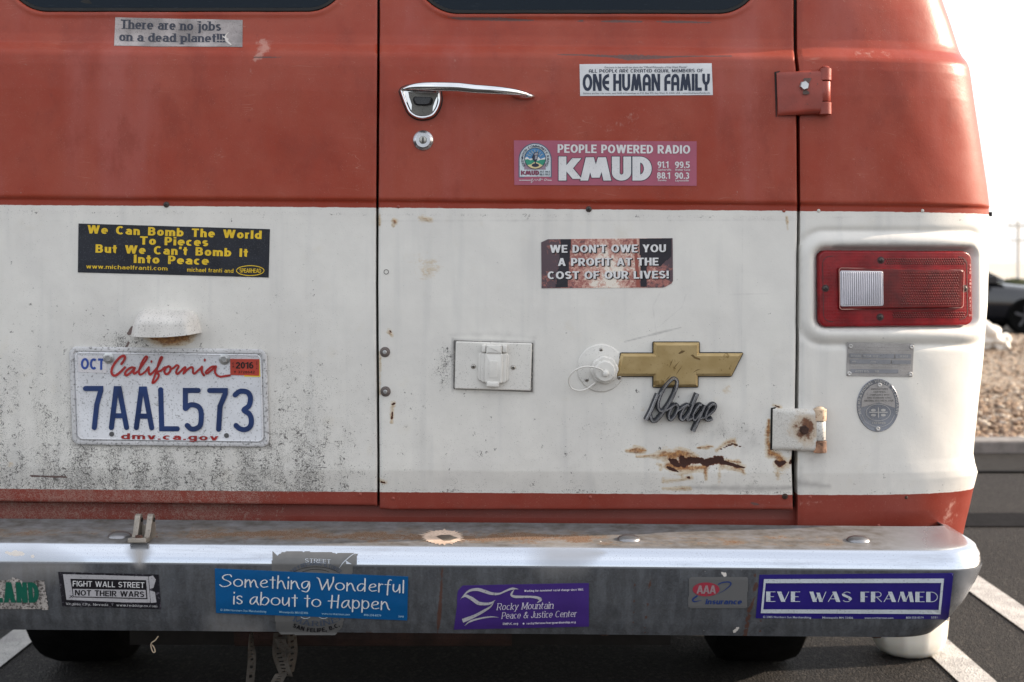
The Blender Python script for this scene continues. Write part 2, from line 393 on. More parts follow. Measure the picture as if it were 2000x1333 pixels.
        if ch == 'g': A([(W-l, XH), (W-l, -.02)]+arc(W/2, -.02, W/2-l, -DSC-.02-h/2, 0, -150, 12))
    elif ch == 'c': W = .56; A(arc(W/2+.02, XH/2, W/2-l+.02, X-XH/2, 48, 312, 20))
    elif ch == 'e': W = .62; A([(l+.01, XH/2), (W-l, XH/2)]+arc(W/2, XH/2, W/2-l, X-XH/2, 0, 315, 26))
    elif ch == 'f': W = .4; A([(l+.08, 0), (l+.08, .8)]+arc(W/2+.11, .8, W/2-l+.03, .2-h/2, 180, 80, 8)); A([(0, X), (W, X)])
    elif ch in 'hn': W = .6; A([(l, 0), (l, ASC if ch == 'h' else XH)]); A([(l, X-.16)]+arc(W/2, X-.22, W/2-l, .22, 150, 0, 12)+[(W-l, 0)])
    elif ch == 'i': W = v; A([(l, 0), (l, XH)]); A([(l, .84), (l, 1)])
    elif ch == 'j': W = v+.1; A([(W-l, XH), (W-l, -.1)]+arc(W-l-.13, -.1, .13, .14, 0, -100, 6)); A([(W-l, .84), (W-l, 1)])
    elif ch == 'k': W = .58; A([(l, 0), (l, ASC)]); A([(l+.02, .26), (W-v*.5, XH)]); A([(l+v*.7, .4), (W-v*.5, 0)])
    elif ch == 'l': W = v; A([(l, 0), (l, ASC)])
    elif ch == 'm':
        W = .94; c = W/2; A([(l, 0), (l, XH)]); A([(l, X-.15)]+arc((l+c)/2, X-.2, (c-l)/2, .2, 150, 0, 10)+[(c, 0)]); A([(c, X-.15)]+arc((c+W-l)/2, X-.2, (W-l-c)/2, .2, 150, 0, 10)+[(W-l, 0)])
    elif ch == 'o': W = .62; A(arc(W/2, XH/2, W/2-l, X-XH/2, 0, 360, 28))
    elif ch == 'r': W = .4; A([(l, 0), (l, XH)]); A([(l, X-.16)]+arc(W*.62+.03, X-.2, W*.5-l*.4, .2, 160, 60, 8))
    elif ch == 's': W = .52; c = W/2; rx = c-l; A(arc(c, X-.16, rx, .16, 30, 200, 10)+[(c+rx*.4, XH/2-.03)]+arc(c, b+.17, rx, .17, 12, -150, 10))
    elif ch == 't': W = .4; A([(l+.08, .95), (l+.08, .18)]+arc(W/2+.1, .18, W/2-l+.02, .18-b, 180, 280, 6)); A([(0, X), (W, X)])
    elif ch == 'u': W = .6; A([(l, XH), (l, .24)]+arc(W/2, .24, W/2-l, .24-b, 180, 330, 12)); A([(W-l, 0), (W-l, XH)])
    elif ch == 'v': W = .6; A([(v*.5, XH), (W/2-v*.05, 0)]); A([(W-v*.5, XH), (W/2+v*.05, 0)])
    elif ch == 'w': W = .88; A([(v*.5, XH), (.28*W, 0)]); A([(W/2, XH), (.28*W, 0)]); A([(W/2, XH), (.72*W, 0)]); A([(W-v*.5, XH), (.72*W, 0)])
    elif ch == 'x': W = .58; A([(v*.5, 0), (W-v*.5, XH)]); A([(v*.5, XH), (W-v*.5, 0)])
    elif ch == 'y': W = .6; A([(v*.5, XH), (W/2, 0)]); A([(W-v*.5, XH), (W*.22, DSC)])
    elif ch == 'z': W = .54; A([(0, X), (W, X)]); A([(0, b), (W, b)]); A([(v*.6, b), (W-v*.6, X)])
    elif ch == '.': W = v; A([(l, 0), (l, v*.95)])
    elif ch == ',': W = v; A([(l, v*.95), (l-.04, -.16)])
    elif ch == "'": W = v; A([(l, 1), (l-.02, .7)])
    elif ch == '!': W = v; A([(l, .32), (l, 1)]); A([(l, 0), (l, v*.9)])
    elif ch == '-': W = .36; A([(0, .38), (W, .38)])
    elif ch == '*': W = .3; A([(.15, .28), (.15, .58)])
    elif ch == '&': W = .84; A([(W-.02, .02), (.22, .66)]+arc(.36, .82, .15, .13, 200, 0, 10)+[(.16, .44)]+arc(.34, .26, .34-l, .26-b, 140, 330, 12)+[(W-.04, .5)])
    elif ch == '©': W = .9; A(arc(.45, .45, .42, .45, 0, 360, 20)); A(arc(.45, .45, .2, .22, 50, 310, 12))
    elif ch == ' ': return st.get('space', .34), []
    over = st.get('glyphs', {}).get(ch)
    if over: return over(v, h)
    return W, S
def clean(P):
    out = [np.array(P[0], float)]
    for p in P[1:]:
        p = np.array(p, float)
        if np.linalg.norm(p-out[-1]) > 1e-4: out.append(p)
    return out
def ribbon(P, wf, cap='butt', sx=1.0):
    """left and right edges of a stroke; wf(direction)->width"""
    P = clean(P); n = len(P); closed = n > 3 and np.linalg.norm(P[0]-P[-1]) < 1e-3
    if closed: P = P[:-1]; n -= 1
    if n < 2: return [], []
    if n == 2 and cap == 'butt':
        d = P[1]-P[0]; L = np.linalg.norm(d)
        if abs(d[1]) > .35*L and abs(d[0]) > 1e-6:
            hx = wf(d/L)/2/abs(d[1]/L); e = np.array([hx, 0])
            return [P[0]-e, P[0]+e, P[1]+e, P[1]-e], [(0, 1, 2, 3)]
    V = []; Fc = []
    for i in range(n):
        if closed: a = P[i]-P[i-1]; b = P[(i+1) % n]-P[i]
        else: a = P[i]-P[i-1] if i else P[1]-P[0]; b = P[i+1]-P[i] if i < n-1 else P[-1]-P[-2]
        a = a/np.linalg.norm(a); b = b/np.linalg.norm(b); t = a+b; tl = np.linalg.norm(t)
        if tl < .25: t = b; k = 1
        else: t = t/tl; k = min(1/max(np.dot(t, b), .1), 1.7)
        w = wf(t)/2*k; nn = np.array([-t[1], t[0]]); V += [P[i]+nn*w, P[i]-nn*w]
    for i in range(n if closed else n-1):
        j = (i+1) % n; Fc.append((2*i, 2*i+1, 2*j+1, 2*j))
    if cap == 'round' and not closed:
        for p, q in ((P[0], P[1]), (P[-1], P[-2])):
            t = (p-q)/np.linalg.norm(p-q); w = wf(t)/2; a0 = math.atan2(t[1], t[0]); k0 = len(V)
            V += [p+w*np.array([math.cos(a0+s), math.sin(a0+s)]) for s in np.linspace(-math.pi/2, math.pi/2, 9)]
            Fc.append(tuple(range(k0, k0+9)))
    return V, Fc
def lettering(s, v=.16, h=None, italic=0, serif=False, cap='butt', track=.12, st=None, grow=0, contrast=None):
    st = st or {}; h = v if h is None else h; x = 0; V = []; Fc = []; Z = []
    def wf0(d): return math.sqrt((v*d[1])**2+(h*d[0])**2)+grow
    for ch in s:
        W, S = glyph(ch, v, h, st); k = 0
        for stroke in S:
            wf = wf0
            if isinstance(stroke, tuple): stroke, sw = stroke; wf = (lambda d, sw=sw: sw+grow)
            parts = [(stroke, wf)]
            if serif and len(stroke) >= 2:
                for p, q in ((stroke[0], stroke[1]), (stroke[-1], stroke[-2])):
                    if abs(p[1]-q[1]) > .1 and abs(p[0]-q[0]) < .6*abs(p[1]-q[1]):
                        y = p[1]
                        for lv, sgn in ((0, 1), (1, -1), (XH, -1), (DSC, 1)):
                            if abs(y-lv) < .03:
                                hl = v*1.05+.03; r = hl if not (lv in (XH,) or (lv == 1 and ch.islower())) else v*.45
                                parts.append(([(p[0]-hl, y+sgn*.03), (p[0]+r, y+sgn*.03)], lambda d: .06))
            for pts, w_ in parts:
                if grow and cap == 'butt' and len(pts) >= 2:
                    pts = clean(pts); 
                    if np.linalg.norm(pts[0]-pts[-1]) > 1e-3:
                        a = pts[0]-pts[1]; b = pts[-1]-pts[-2]; pts = [pts[0]+a/np.linalg.norm(a)*grow/2]+pts[1:-1]+[pts[-1]+b/np.linalg.norm(b)*grow/2]
                vv, ff = ribbon(pts, w_, cap); n = len(V)
                V += [(p[0]+x+italic*p[1], p[1]) for p in vv]; Z += [k]*len(vv); Fc += [tuple(i+n for i in f) for f in ff]; k += 1
        x += W+track
    return np.array(V), Fc, np.array(Z)
def font_lettering(s, bold=.012, italic=0):
    c = bpy.data.curves.new('t', 'FONT'); c.body = s; c.offset = bold; c.shear = italic; c.resolution_u = 3
    o = bpy.data.objects.new('t', c); COL.objects.link(o); dg = bpy.context.evaluated_depsgraph_get()
    me = bpy.data.meshes.new_from_object(o.evaluated_get(dg)); V = np.array([v.co[:2] for v in me.vertices]); Fc = [tuple(p.vertices) for p in me.polygons]
    bpy.data.objects.remove(o); bpy.data.curves.remove(c); bpy.data.meshes.remove(me)
    return V/.69, Fc, np.zeros(len(V))
class Print:
    """collects flat printed shapes of one colour on a surface, as one mesh"""
    def __init__(s, surf, off=.0012): s.surf = surf; s.off = off; s.P = []; s.F = []; s.O = []
    def raw(s, P, Fc, dz=0):
        n = len(s.P); s.P += [tuple(p) for p in P]; dz = np.broadcast_to(dz, (len(P),)); s.O += [s.off+float(d) for d in dz]
        s.F += [tuple(i+n for i in f) for f in Fc]; return s
    def poly(s, P, dz=0): return s.raw(P, [tuple(range(len(P)))], dz)
    def text(s, L, p0, p1, caph, ext=None):
        """baseline from p0 to p1 (px), capital height in px"""
        V, Fc, Z = L; a = np.array(p0, float); b = np.array(p1, float); x0, x1 = (V[:, 0].min(), V[:, 0].max()) if ext is None else ext
        u = (V[:, 0:1]-x0)/(x1-x0); d = (b-a)/np.linalg.norm(b-a); up = np.array([d[1], -d[0]])
        up = np.array([0, -1.0])+np.array([d[1], 0])*1.0
        P = a+(b-a)*u+up*V[:, 1:2]*caph; return s.raw(P, Fc, Z*2e-5)
    def arctext(s, L, c, r, a0, a1, caph, flip=1):
        """text on an arc; angles in degrees, 0 = right, counter-clockwise on screen"""
        V, Fc, Z = L; x0, x1 = V[:, 0].min(), V[:, 0].max(); u = (V[:, 0]-x0)/(x1-x0); an = np.radians(a0+(a1-a0)*u)
        rr = r+flip*V[:, 1]*caph; P = np.stack([c[0]+rr*np.cos(an), c[1]-rr*np.sin(an)], -1); return s.raw(P, Fc, Z*2e-5)
    def stroke(s, P, w, cap='round', smooth=True, dz=0, taper=None):
        P = spline(P) if smooth and len(P) > 2 else clean(P)
        if taper is not None:
            n = len(P); V = []; ww = np.interp(np.linspace(0, 1, n), np.linspace(0, 1, len(taper)), taper)
            for i in range(n):
                t = P[min(i+1, n-1)]-P[max(i-1, 0)]; t = t/(np.linalg.norm(t)+1e-9); nn = np.array([-t[1], t[0]]); V += [P[i]+nn*ww[i]/2, P[i]-nn*ww[i]/2]
            return s.raw(V, [(2*i, 2*i+1, 2*i+3, 2*i+2) for i in range(n-1)], dz)
        V, Fc = ribbon(P, lambda d: w, cap); return s.raw(V, Fc, dz)
    def build(s, name, mat, parent, label=None):
        P = np.array(s.P); V = s.surf.at(P[:, 0], P[:, 1], np.array(s.O)); me = bpy.data.meshes.new(name)
        me.from_pydata([tuple(map(float, v)) for v in V], [], s.F)
        bm = bmesh.new(); bm.from_mesh(me); bm.normal_update()
        bmesh.ops.reverse_faces(bm, faces=[f for f in bm.faces if f.normal.y > 0]); bm.to_mesh(me); bm.free()
        me.materials.append(mat); o = bpy.data.objects.new(name, me); link(o, parent); PINV[o.name] = Matrix.Identity(4)
        if label: o['label'] = label
        return o
def lerp(a, b, t): return (a[0]+(b[0]-a[0])*t, a[1]+(b[1]-a[1])*t)
# ------------------------------------------------------------------ van: root, paint, wear maps
VAN = thing('van', (XC, 2.1, 0), 'old red and white van with stickers on its back doors and a chrome bumper', 'van')

def paint_material():
    N = NT('van_paint'); pc = N.attr('pc', 'Fac'); wr = N.n('ShaderNodeSeparateColor'); N.l(N.attr('wear'), wr.inputs[0])
    w2 = N.n('ShaderNodeSeparateColor'); N.l(N.attr('wear2'), w2.inputs[0])
    core, stain, grime = wr.outputs; scuff, dust, smear = w2.outputs
    n60 = N.noise(60, 4); n250 = N.noise(250, 4, .6); n700 = N.noise(800, 2, .6); n8 = N.noise(7, 5, .6); n25 = N.noise(26, 4, .55)
    p = N.math('ADD', pc, N.math('MULTIPLY', N.math('SUBTRACT', n60, .5), 2.4))
    p = N.math('ADD', p, N.math('MULTIPLY', N.math('SUBTRACT', n250, .5), 1.6))
    white = N.math('MULTIPLY', N.ss(p, 407.4, 408.6), N.math('SUBTRACT', 1.0, N.ss(p, 965.3, 966.7)))
    # red: sun-faded and chalky in clouds, darker and glossier where it was sheltered
    streak = N.noise(9, 4, .6, N.map((1, 1, .16)))
    red = N.mix(N.ss(n8, .3, .72), (.285, .036, .016), (.318, .060, .034))
    red = N.mix(N.math('MULTIPLY', N.ss(streak, .47, .72), .75), red, (.335, .080, .062))
    red = N.mix(N.math('MULTIPLY', N.ss(n25, .55, .8), .35), red, (.25, .030, .018))
    scr = N.math('ABSOLUTE', N.math('SUBTRACT', N.noise(22, 2, .4, N.map((.35, 1, 2.6), (0, 0, 0), (0, .5, 0)), .4), .5)); scm = N.math('MULTIPLY', N.math('SUBTRACT', 1.0, N.ss(scr, .0, .006)), N.ss(N.noise(14, 3, .6), .56, .68))
    red = N.mix(N.math('MULTIPLY', scm, .45), red, (.52, .26, .20))
    blot = N.ss(N.noise(11, 5, .7, N.map((1, 1, .6), (4, 2, 1))), .5, .66); red = N.mix(N.math('MULTIPLY', blot, .60), red, (.235, .034, .018))
    spot = N.ss(N.vor(42, N.map((1, 1, .8))), .16, .05); red = N.mix(N.math('MULTIPLY', N.math('MULTIPLY', spot, N.ss(N.noise(18, 2), .5, .6)), .35), red, (.20, .030, .020))
    rib = N.math('MULTIPLY', N.ss(pc, 392.5, 394.5), N.math('SUBTRACT', 1.0, N.ss(pc, 409, 411)))
    red = N.mix(N.math('MULTIPLY', rib, .75), red, (.26, .033, .016))
    low = N.ss(pc, 964, 968)
    red = N.mix(N.math('MULTIPLY', low, .8), red, N.mix(n25, (.17, .020, .012), (.235, .055, .042)))  # unfaded lower red, darkened further with the sill's shade painted in
    chip = N.math('MULTIPLY', N.ss(n700, .665, .70), N.ss(n60, .44, .58))
    red = N.mix(N.math('MULTIPLY', chip, .5), red, (.55, .28, .22))
    dk = N.math('MULTIPLY', N.ss(N.noise(330, 2), .68, .72), .35); red = N.mix(dk, red, (.14, .022, .015))
    # white: brushed-on paint, greying
    wh = N.mix(N.ss(n8, .3, .7), (.645, .63, .60), (.71, .695, .655))
    vst = N.noise(40, 3, .5, N.map((1, 1, .07)))
    wh = N.mix(N.math('MULTIPLY', N.ss(vst, .52, .72), .30), wh, (.50, .50, .49))
    yel = N.math('MULTIPLY', N.ss(n25, .6, .8), .25); wh = N.mix(yel, wh, (.60, .55, .44))
    col = N.mix(white, red, wh)
    # specks and curled hairs of grime
    grime = N.math('MULTIPLY', grime, N.math('ADD', .70, N.math('MULTIPLY', N.ss(N.noise(30, 4, .65, N.map((1, 1, .22))), .32, .68), .5)), True)
    th = N.math('SUBTRACT', .755, N.math('MULTIPLY', grime, .27))
    sp = N.ss(n700, th, N.math('ADD', th, .025))
    ridge = N.math('ABSOLUTE', N.math('SUBTRACT', N.noise(130, 2, .45, None, 1.0), .5))
    hair = N.math('SUBTRACT', 1.0, N.ss(ridge, .016, .040))
    hm = N.ss(N.noise(75, 4, .7), N.math('SUBTRACT', .75, N.math('MULTIPLY', grime, .38)), N.math('SUBTRACT', .78, N.math('MULTIPLY', grime, .38)))
    cr = N.math('MAXIMUM', N.math('MULTIPLY', sp, .8), N.math('MULTIPLY', hair, hm), True)
    film = N.math('MULTIPLY', N.math('MULTIPLY', grime, N.ss(n60, .3, .75)), .30)
    col = N.mix(film, col, N.mix(white, (.16, .075, .06), (.36, .34, .31)))
    gd = N.mix(white, (.30, .17, .14), (.055, .052, .050))
    col = N.mix(N.math('MULTIPLY', cr, .85), col, gd)
    # soft smears, pale dust, dark scuffs
    col = N.mix(N.math('MULTIPLY', N.ss(N.math('ADD', smear, N.math('MULTIPLY', N.math('SUBTRACT', n60, .5), .5)), .15, .9), .55), col, (.22, .21, .21))
    col = N.mix(N.math('MULTIPLY', N.ss(N.math('ADD', dust, N.math('MULTIPLY', N.math('SUBTRACT', N.noise(95, 5, .75), .5), 2.2)), .45, 1.0), .60), col, N.mix(white, (.50, .29, .24), (.74, .72, .68)))
    sc_ = N.ss(N.math('ADD', scuff, N.math('MULTIPLY', N.math('SUBTRACT', n250, .5), .8)), .48, .58)
    col = N.mix(N.math('MULTIPLY', sc_, .9), col, N.mix(n250, (.05, .040, .040), (.16, .085, .075)))
    # rust
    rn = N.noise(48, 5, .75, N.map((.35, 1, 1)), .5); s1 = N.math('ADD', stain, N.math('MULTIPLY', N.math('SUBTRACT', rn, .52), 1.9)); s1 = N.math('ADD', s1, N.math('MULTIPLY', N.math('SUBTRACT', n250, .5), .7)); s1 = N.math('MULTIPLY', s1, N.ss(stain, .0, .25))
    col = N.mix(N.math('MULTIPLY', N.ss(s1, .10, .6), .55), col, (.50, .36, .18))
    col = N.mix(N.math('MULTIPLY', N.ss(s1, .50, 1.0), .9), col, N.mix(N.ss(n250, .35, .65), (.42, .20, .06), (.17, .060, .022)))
    c1 = N.math('ADD', core, N.math('MULTIPLY', N.math('SUBTRACT', rn, .5), .8)); c1 = N.math('ADD', c1, N.math('MULTIPLY', N.math('SUBTRACT', n250, .5), .7)); c1 = N.math('MULTIPLY', c1, N.ss(core, .0, .2))
    cm = N.ss(c1, .42, .50); cf = N.ss(c1, .30, .42)
    col = N.mix(cf, col, (.17, .055, .022)); col = N.mix(cm, col, N.mix(n700, (.028, .012, .010), (.070, .030, .022)))
    N.set(Base_Color=col)
    rg = N.math('ADD', N.mix(white, (.34,)*3, (.42,)*3), N.math('MULTIPLY', N.math('SUBTRACT', n25, .5), .3))
    rg = N.math('ADD', rg, N.math('MULTIPLY', grime, .15)); rg = N.math('MAXIMUM', rg, N.math('MULTIPLY', N.math('MAXIMUM', cf, N.ss(s1, .42, .85)), .85))
    N.l(rg, N.b.inputs['Roughness']); N.b.inputs['Specular IOR Level'].default_value = .30
    hgt = N.math('ADD', N.math('MULTIPLY', n25, .9), N.math('MULTIPLY', N.noise(420, 3), .18))
    hgt = N.math('SUBTRACT', hgt, N.math('MULTIPLY', cm, 2.2)); hgt = N.math('ADD', hgt, N.math('MULTIPLY', N.ss(s1, .3, .9), N.math('ADD', .5, n250))); hgt = N.math('ADD', hgt, N.math('MULTIPLY', cr, .25))
    N.bump(hgt, .55, .0010); return N.m
PAINT = paint_material()

def segd(px, py, P):
    P = np.array(P, float); d = np.full(px.shape, 1e9); wmin = np.full(px.shape, 1.0)
    for i in range(len(P)-1):
        a, b = P[i], P[i+1]; ab = b[:2]-a[:2]; L = ab@ab+1e-9
        t = np.clip(((px-a[0])*ab[0]+(py-a[1])*ab[1])/L, 0, 1); dx = px-(a[0]+ab[0]*t); dy = py-(a[1]+ab[1]*t)
        ww = a[2]+(b[2]-a[2])*t; dd = np.sqrt(dx*dx+dy*dy)/ww; d = np.minimum(d, dd)
    return np.clip(1-d*.5, 0, 1)        # .5 at the nominal edge
def Z3(P, ox=1200, oy=840, s=6.667): return [(ox+a/s, oy+b/s, w) for a, b, w in P]
CORE = [Z3([(715,385,1.5),(770,420,5),(830,460,4)]), Z3([(880,380,5),(900,440,7),(1000,400,6),(1120,405,5),(1200,430,6.5),(1300,400,7),(1380,385,6),(1400,420,5),(1500,445,3),(1600,478,2.5),(1700,495,1)]),
        Z3([(690,485,1.5),(740,510,3),(830,545,1)]), Z3([(1340,265,.4),(1420,240,.9),(1480,205,1.2),(1545,185,1.2),(1600,205,1),(1670,225,.4)]), Z3([(940,620,1),(975,620,1.6)]), Z3([(1480,440,1),(1640,425,.7)]),
        [(1516,903,3),(1523,907,5),(1532,903,3)], [(1543,905,2),(1546,902,2.5)], [(766,790,1.6),(770,789,1.8)], [(766,805,1.2),(765,820,1.2)], [(743,942,1.2),(752,943,1.6)], [(761,645,.8),(764,650,1.2)], [(1514,793,1.2),(1523,796,1.2)]]
STAIN = [(Z3([(150,275,2.5),(270,260,6),(350,270,6),(410,270,2)]), .9), (Z3([(290,350,2),(450,345,3),(560,340,6),(660,320,10),(760,345,8),(830,300,8),(950,330,8),(1050,360,6)]), .9),
         (Z3([(1080,235,2),(1200,222,4),(1290,215,2)]), .9), (Z3([(1330,265,3),(1450,180,5),(1550,140,5),(1570,190,4)]), .8), (Z3([(700,470,6),(780,480,9),(880,500,9),(950,500,8),(1040,500,6),(1180,490,6),(1190,560,3)]), .95),
         (Z3([(1400,470,6),(1550,490,7),(1660,510,8),(1690,570,4)]), .85), (Z3([(1440,400,3),(1620,420,4)]), .9), (Z3([(650,660,5),(800,660,3),(1000,620,4)]), .6), (Z3([(560,450,3),(620,460,3),(600,515,3)]), .6), (Z3([(640,775,3),(980,760,4)]), .55), (Z3([(1190,500,3),(1195,640,3)]), .5), (Z3([(880,560,4),(885,640,3)]), .5), (Z3([(1370,470,3),(1365,720,3)]), .42), (Z3([(1600,520,4),(1605,600,3)]), .45), ([(1518,915,5),(1520,935,4)], .6),
         ([(1502,822,3),(1500,860,6),(1505,885,8),(1522,890,6),(1526,905,14)], 1.0), ([(1510,792,3),(1524,796,4)], .9), ([(1550,900,8)]*2, .7),
         ([(768,790,5),(766,800,4),(765,825,3)], .8), ([(760,648,5),(765,655,4)], .8), ([(771,433,5),(774,434,4)], .75), ([(768,441,3)]*2, .6), ([(826,430,8),(840,431,5)], .55), ([(741,420,3),(741,440,2)], .8), ([(742,690,3),(742,770,2)], .55), ([(830,520,26)]*2, .33), ([(742,940,4),(752,943,4)], .7),
         ([(1537,425,2.5),(1538,450,2)], .7), ([(1420,760,10)]*2, .3), ([(1255,800,6)]*2, .3), ([(1560,470,3)]*2, .4), ([(20,905,6)]*2, .4)]
SCUFF = [[(874,35,1),(900,37,2.5),(980,38,3),(1055,41,1)], [(1125,41,1),(1138,41,2)], [(1175,42,1),(1200,42,2.4),(1255,43,1.4)], [(1278,43,1),(1320,43,2.4),(1390,44,1)],
         [(1075,106,.6),(1130,108,1.4),(1200,110,2.4),(1230,112,6),(1270,111,4),(1320,110,1.6),(1430,110,.7)], [(495,112,.6),(560,113,.5)], [(1466,982,1.5),(1475,985,3),(1482,986,1.5)], [(1345,702,.1)]*2,
         [(258,640,3),(252,652,4)], [(268,628,2),(262,642,3)], [(252,668,2),(246,680,3)], [(240,700,2),(236,712,2)], [(329,597,1.2)]*2, [(60,930,2),(130,932,2)]]
SMEAR = [([(1220,668,1.5),(1290,650,2.5),(1330,640,1.5)], .8), ([(1340,575,1.5),(1332,600,2),(1285,640,.8)], .5), ([(1425,576,2),(1500,574,1.5)], .5), ([(1450,420,2),(1448,700,1.5)], .35), ([(1442,700,2),(1436,990,2)], .4), ([(1290,570,2),(1275,600,2),(1283,660,1.5)], .45),
         ([(742,990,4),(1150,990,4),(1550,988,6)], .25), ([(1330,952,4),(1480,955,8),(1550,953,4)], .75), ([(880,655,6),(960,652,9),(1045,660,6)], .4), ([(1400,840,26),(1480,870,30)], .38), ([(1565,470,5),(1565,960,6)], .35), ([(1560,945,10),(1620,950,5)], .7), ([(1585,900,20)]*2, .5),
         ([(0,430,3),(730,440,3)], .25), ([(745,432,3),(1550,430,3)], .4), ([(1600,425,2),(1700,424,2),(1880,423,2)], .35), ([(890,766,4),(1040,770,4)], .45), ([(884,662,3),(884,765,3)], .75), ([(1042,668,3),(1041,768,3)], .75), ([(884,663,2),(1042,668,2)], .7), ([(141,680,5),(141,870,5),(530,876,4)], .5), ([(320,664,40)]*2, .3), ([(1630,482,5),(1760,482,7),(1890,486,6)], 1.0), ([(1600,490,4),(1593,640,4)], .6), ([(1620,646,3),(1830,644,4)], .6)]
DUST = [([(510,83,8),(520,92,12),(505,110,9),(498,118,5)], .95), ([(492,140,6)]*2, .7), ([(1180,250,20),(1230,235,14),(1275,214,5)], .45), ([(1670,105,10),(1740,108,9)], .5), ([(425,940,5),(470,912,5),(540,950,10)], .8), ([(1530,215,14),(1590,260,8)], .4), ([(1180,110,16)]*2, .3), ([(690,880,40)]*2, .2), ([(1040,190,6)]*2, .6),
        ([(1860,985,14),(1850,1020,16)], .6), ([(1560,985,6),(1640,975,3)], .5), ([(500,975,20),(700,972,20)], .3), ([(890,120,5)]*2, .4)]
def wear(px, py, pc, kind='door'):
    px = px.ravel(); py = py.ravel(); pc = pc.ravel()
    core = np.zeros(px.shape); st = core.copy(); sc_ = core.copy(); sm = core.copy(); du = core.copy()
    for b in CORE: core = np.maximum(core, segd(px, py, b))
    for b, a in STAIN: st = np.maximum(st, segd(px, py, b)*a*1.15)
    for b in SCUFF: sc_ = np.maximum(sc_, segd(px, py, b)*1.05)
    for b, a in SMEAR: sm = np.maximum(sm, segd(px, py, b)*a)
    for b, a in DUST: du = np.maximum(du, segd(px, py, b)*a*1.1)
    # licence lamp: brown stain below the hood, with its shadow painted in
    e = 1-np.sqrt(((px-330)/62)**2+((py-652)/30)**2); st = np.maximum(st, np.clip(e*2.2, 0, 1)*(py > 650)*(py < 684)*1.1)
    base = np.clip((pc-560)/420, 0, 1)
    left = np.clip((735-px)/120, 0, 1)
    g = .14+.26*base+left*(.10+.42*base**1.5)
    g = np.maximum(g, left*.95*np.exp(-((pc-952)/30)**2)*np.clip((560-px)/260, .25, 1))
    g = np.maximum(g, left*.85*np.exp(-((px-250)/70)**2-((py-672)/34)**2)); g = np.maximum(g, left*.8*np.exp(-((px-110)/45)**2-((py-830)/60)**2))
    g = np.maximum(g, left*.75*np.exp(-((px-590)/110)**2-((py-850)/55)**2)); g = np.maximum(g, .7*np.exp(-((px-870)/40)**2-((py-720)/60)**2)); g = np.maximum(g, .62*np.exp(-((px-1440)/60)**2-((py-845)/45)**2))
    g = np.maximum(g, .5*np.exp(-((px-1180)/80)**2-((py-850)/60)**2)); g = np.maximum(g, .6*np.exp(-((pc-962)/6)**2)); g = np.maximum(g, .45*np.exp(-((pc-421)/6)**2))
    g = np.where(pc < 407, .18, g); g = np.where(pc > 967, .25+.70*sstep(-px, -640, -420), g)
    g = np.where(px > 1562, g*.62, g)
    g = np.clip(g, 0, 1)
    one = np.ones(px.shape)
    return np.stack([core, st, g, one], -1), np.stack([sc_, du, sm, one], -1)
def set_attrs(me, px, py, pc):
    a, b = wear(px, py, pc)
    for nm, d in (('wear', a), ('wear2', b)):
        at = me.attributes.new(nm, 'FLOAT_COLOR', 'POINT'); at.data.foreach_set('color', d.astype(np.float32).ravel())
    at = me.attributes.new('pc', 'FLOAT', 'POINT'); at.data.foreach_set('value', pc.astype(np.float32).ravel())

def rrsdf(px, py, cx, cy, hx, hy, r):
    dx = np.abs(px-cx)-(hx-r); dy = np.abs(py-cy)-(hy-r)
    return np.hypot(np.maximum(dx, 0), np.maximum(dy, 0))+np.minimum(np.maximum(dx, dy), 0)-r
def sstep(x, a, b):
    t = np.clip((x-a)/(b-a), 0, 1); return t*t*(3-2*t)
WINS = [((346, -240), (332, 262), 78), ((1149, -236), (338, 262), 84)]
def disp(px, py):
    d = dents(px, py)
    for (cx, cy), (hx, hy), r in WINS:
        s = rrsdf(px, py, cx, cy, hx, hy, r)
        d = d+.0022*np.exp(-((s-6)/6)**2)-.012*sstep(-s, -3, 4)
    # tail lamp: raised moulding and recess
    s = rrsdf(px, py, 1749, 563, 172, 92, 34)
    fd = 1-sstep(px, 1898, 1926)
    d = d+fd*.0050*(np.exp(-((s+1)/13)**2))-fd*.0030*np.exp(-((s-19)/7)**2)-(1-sstep(px, 1906, 1930))*.0135*sstep(-s, 7, 24)
    return d
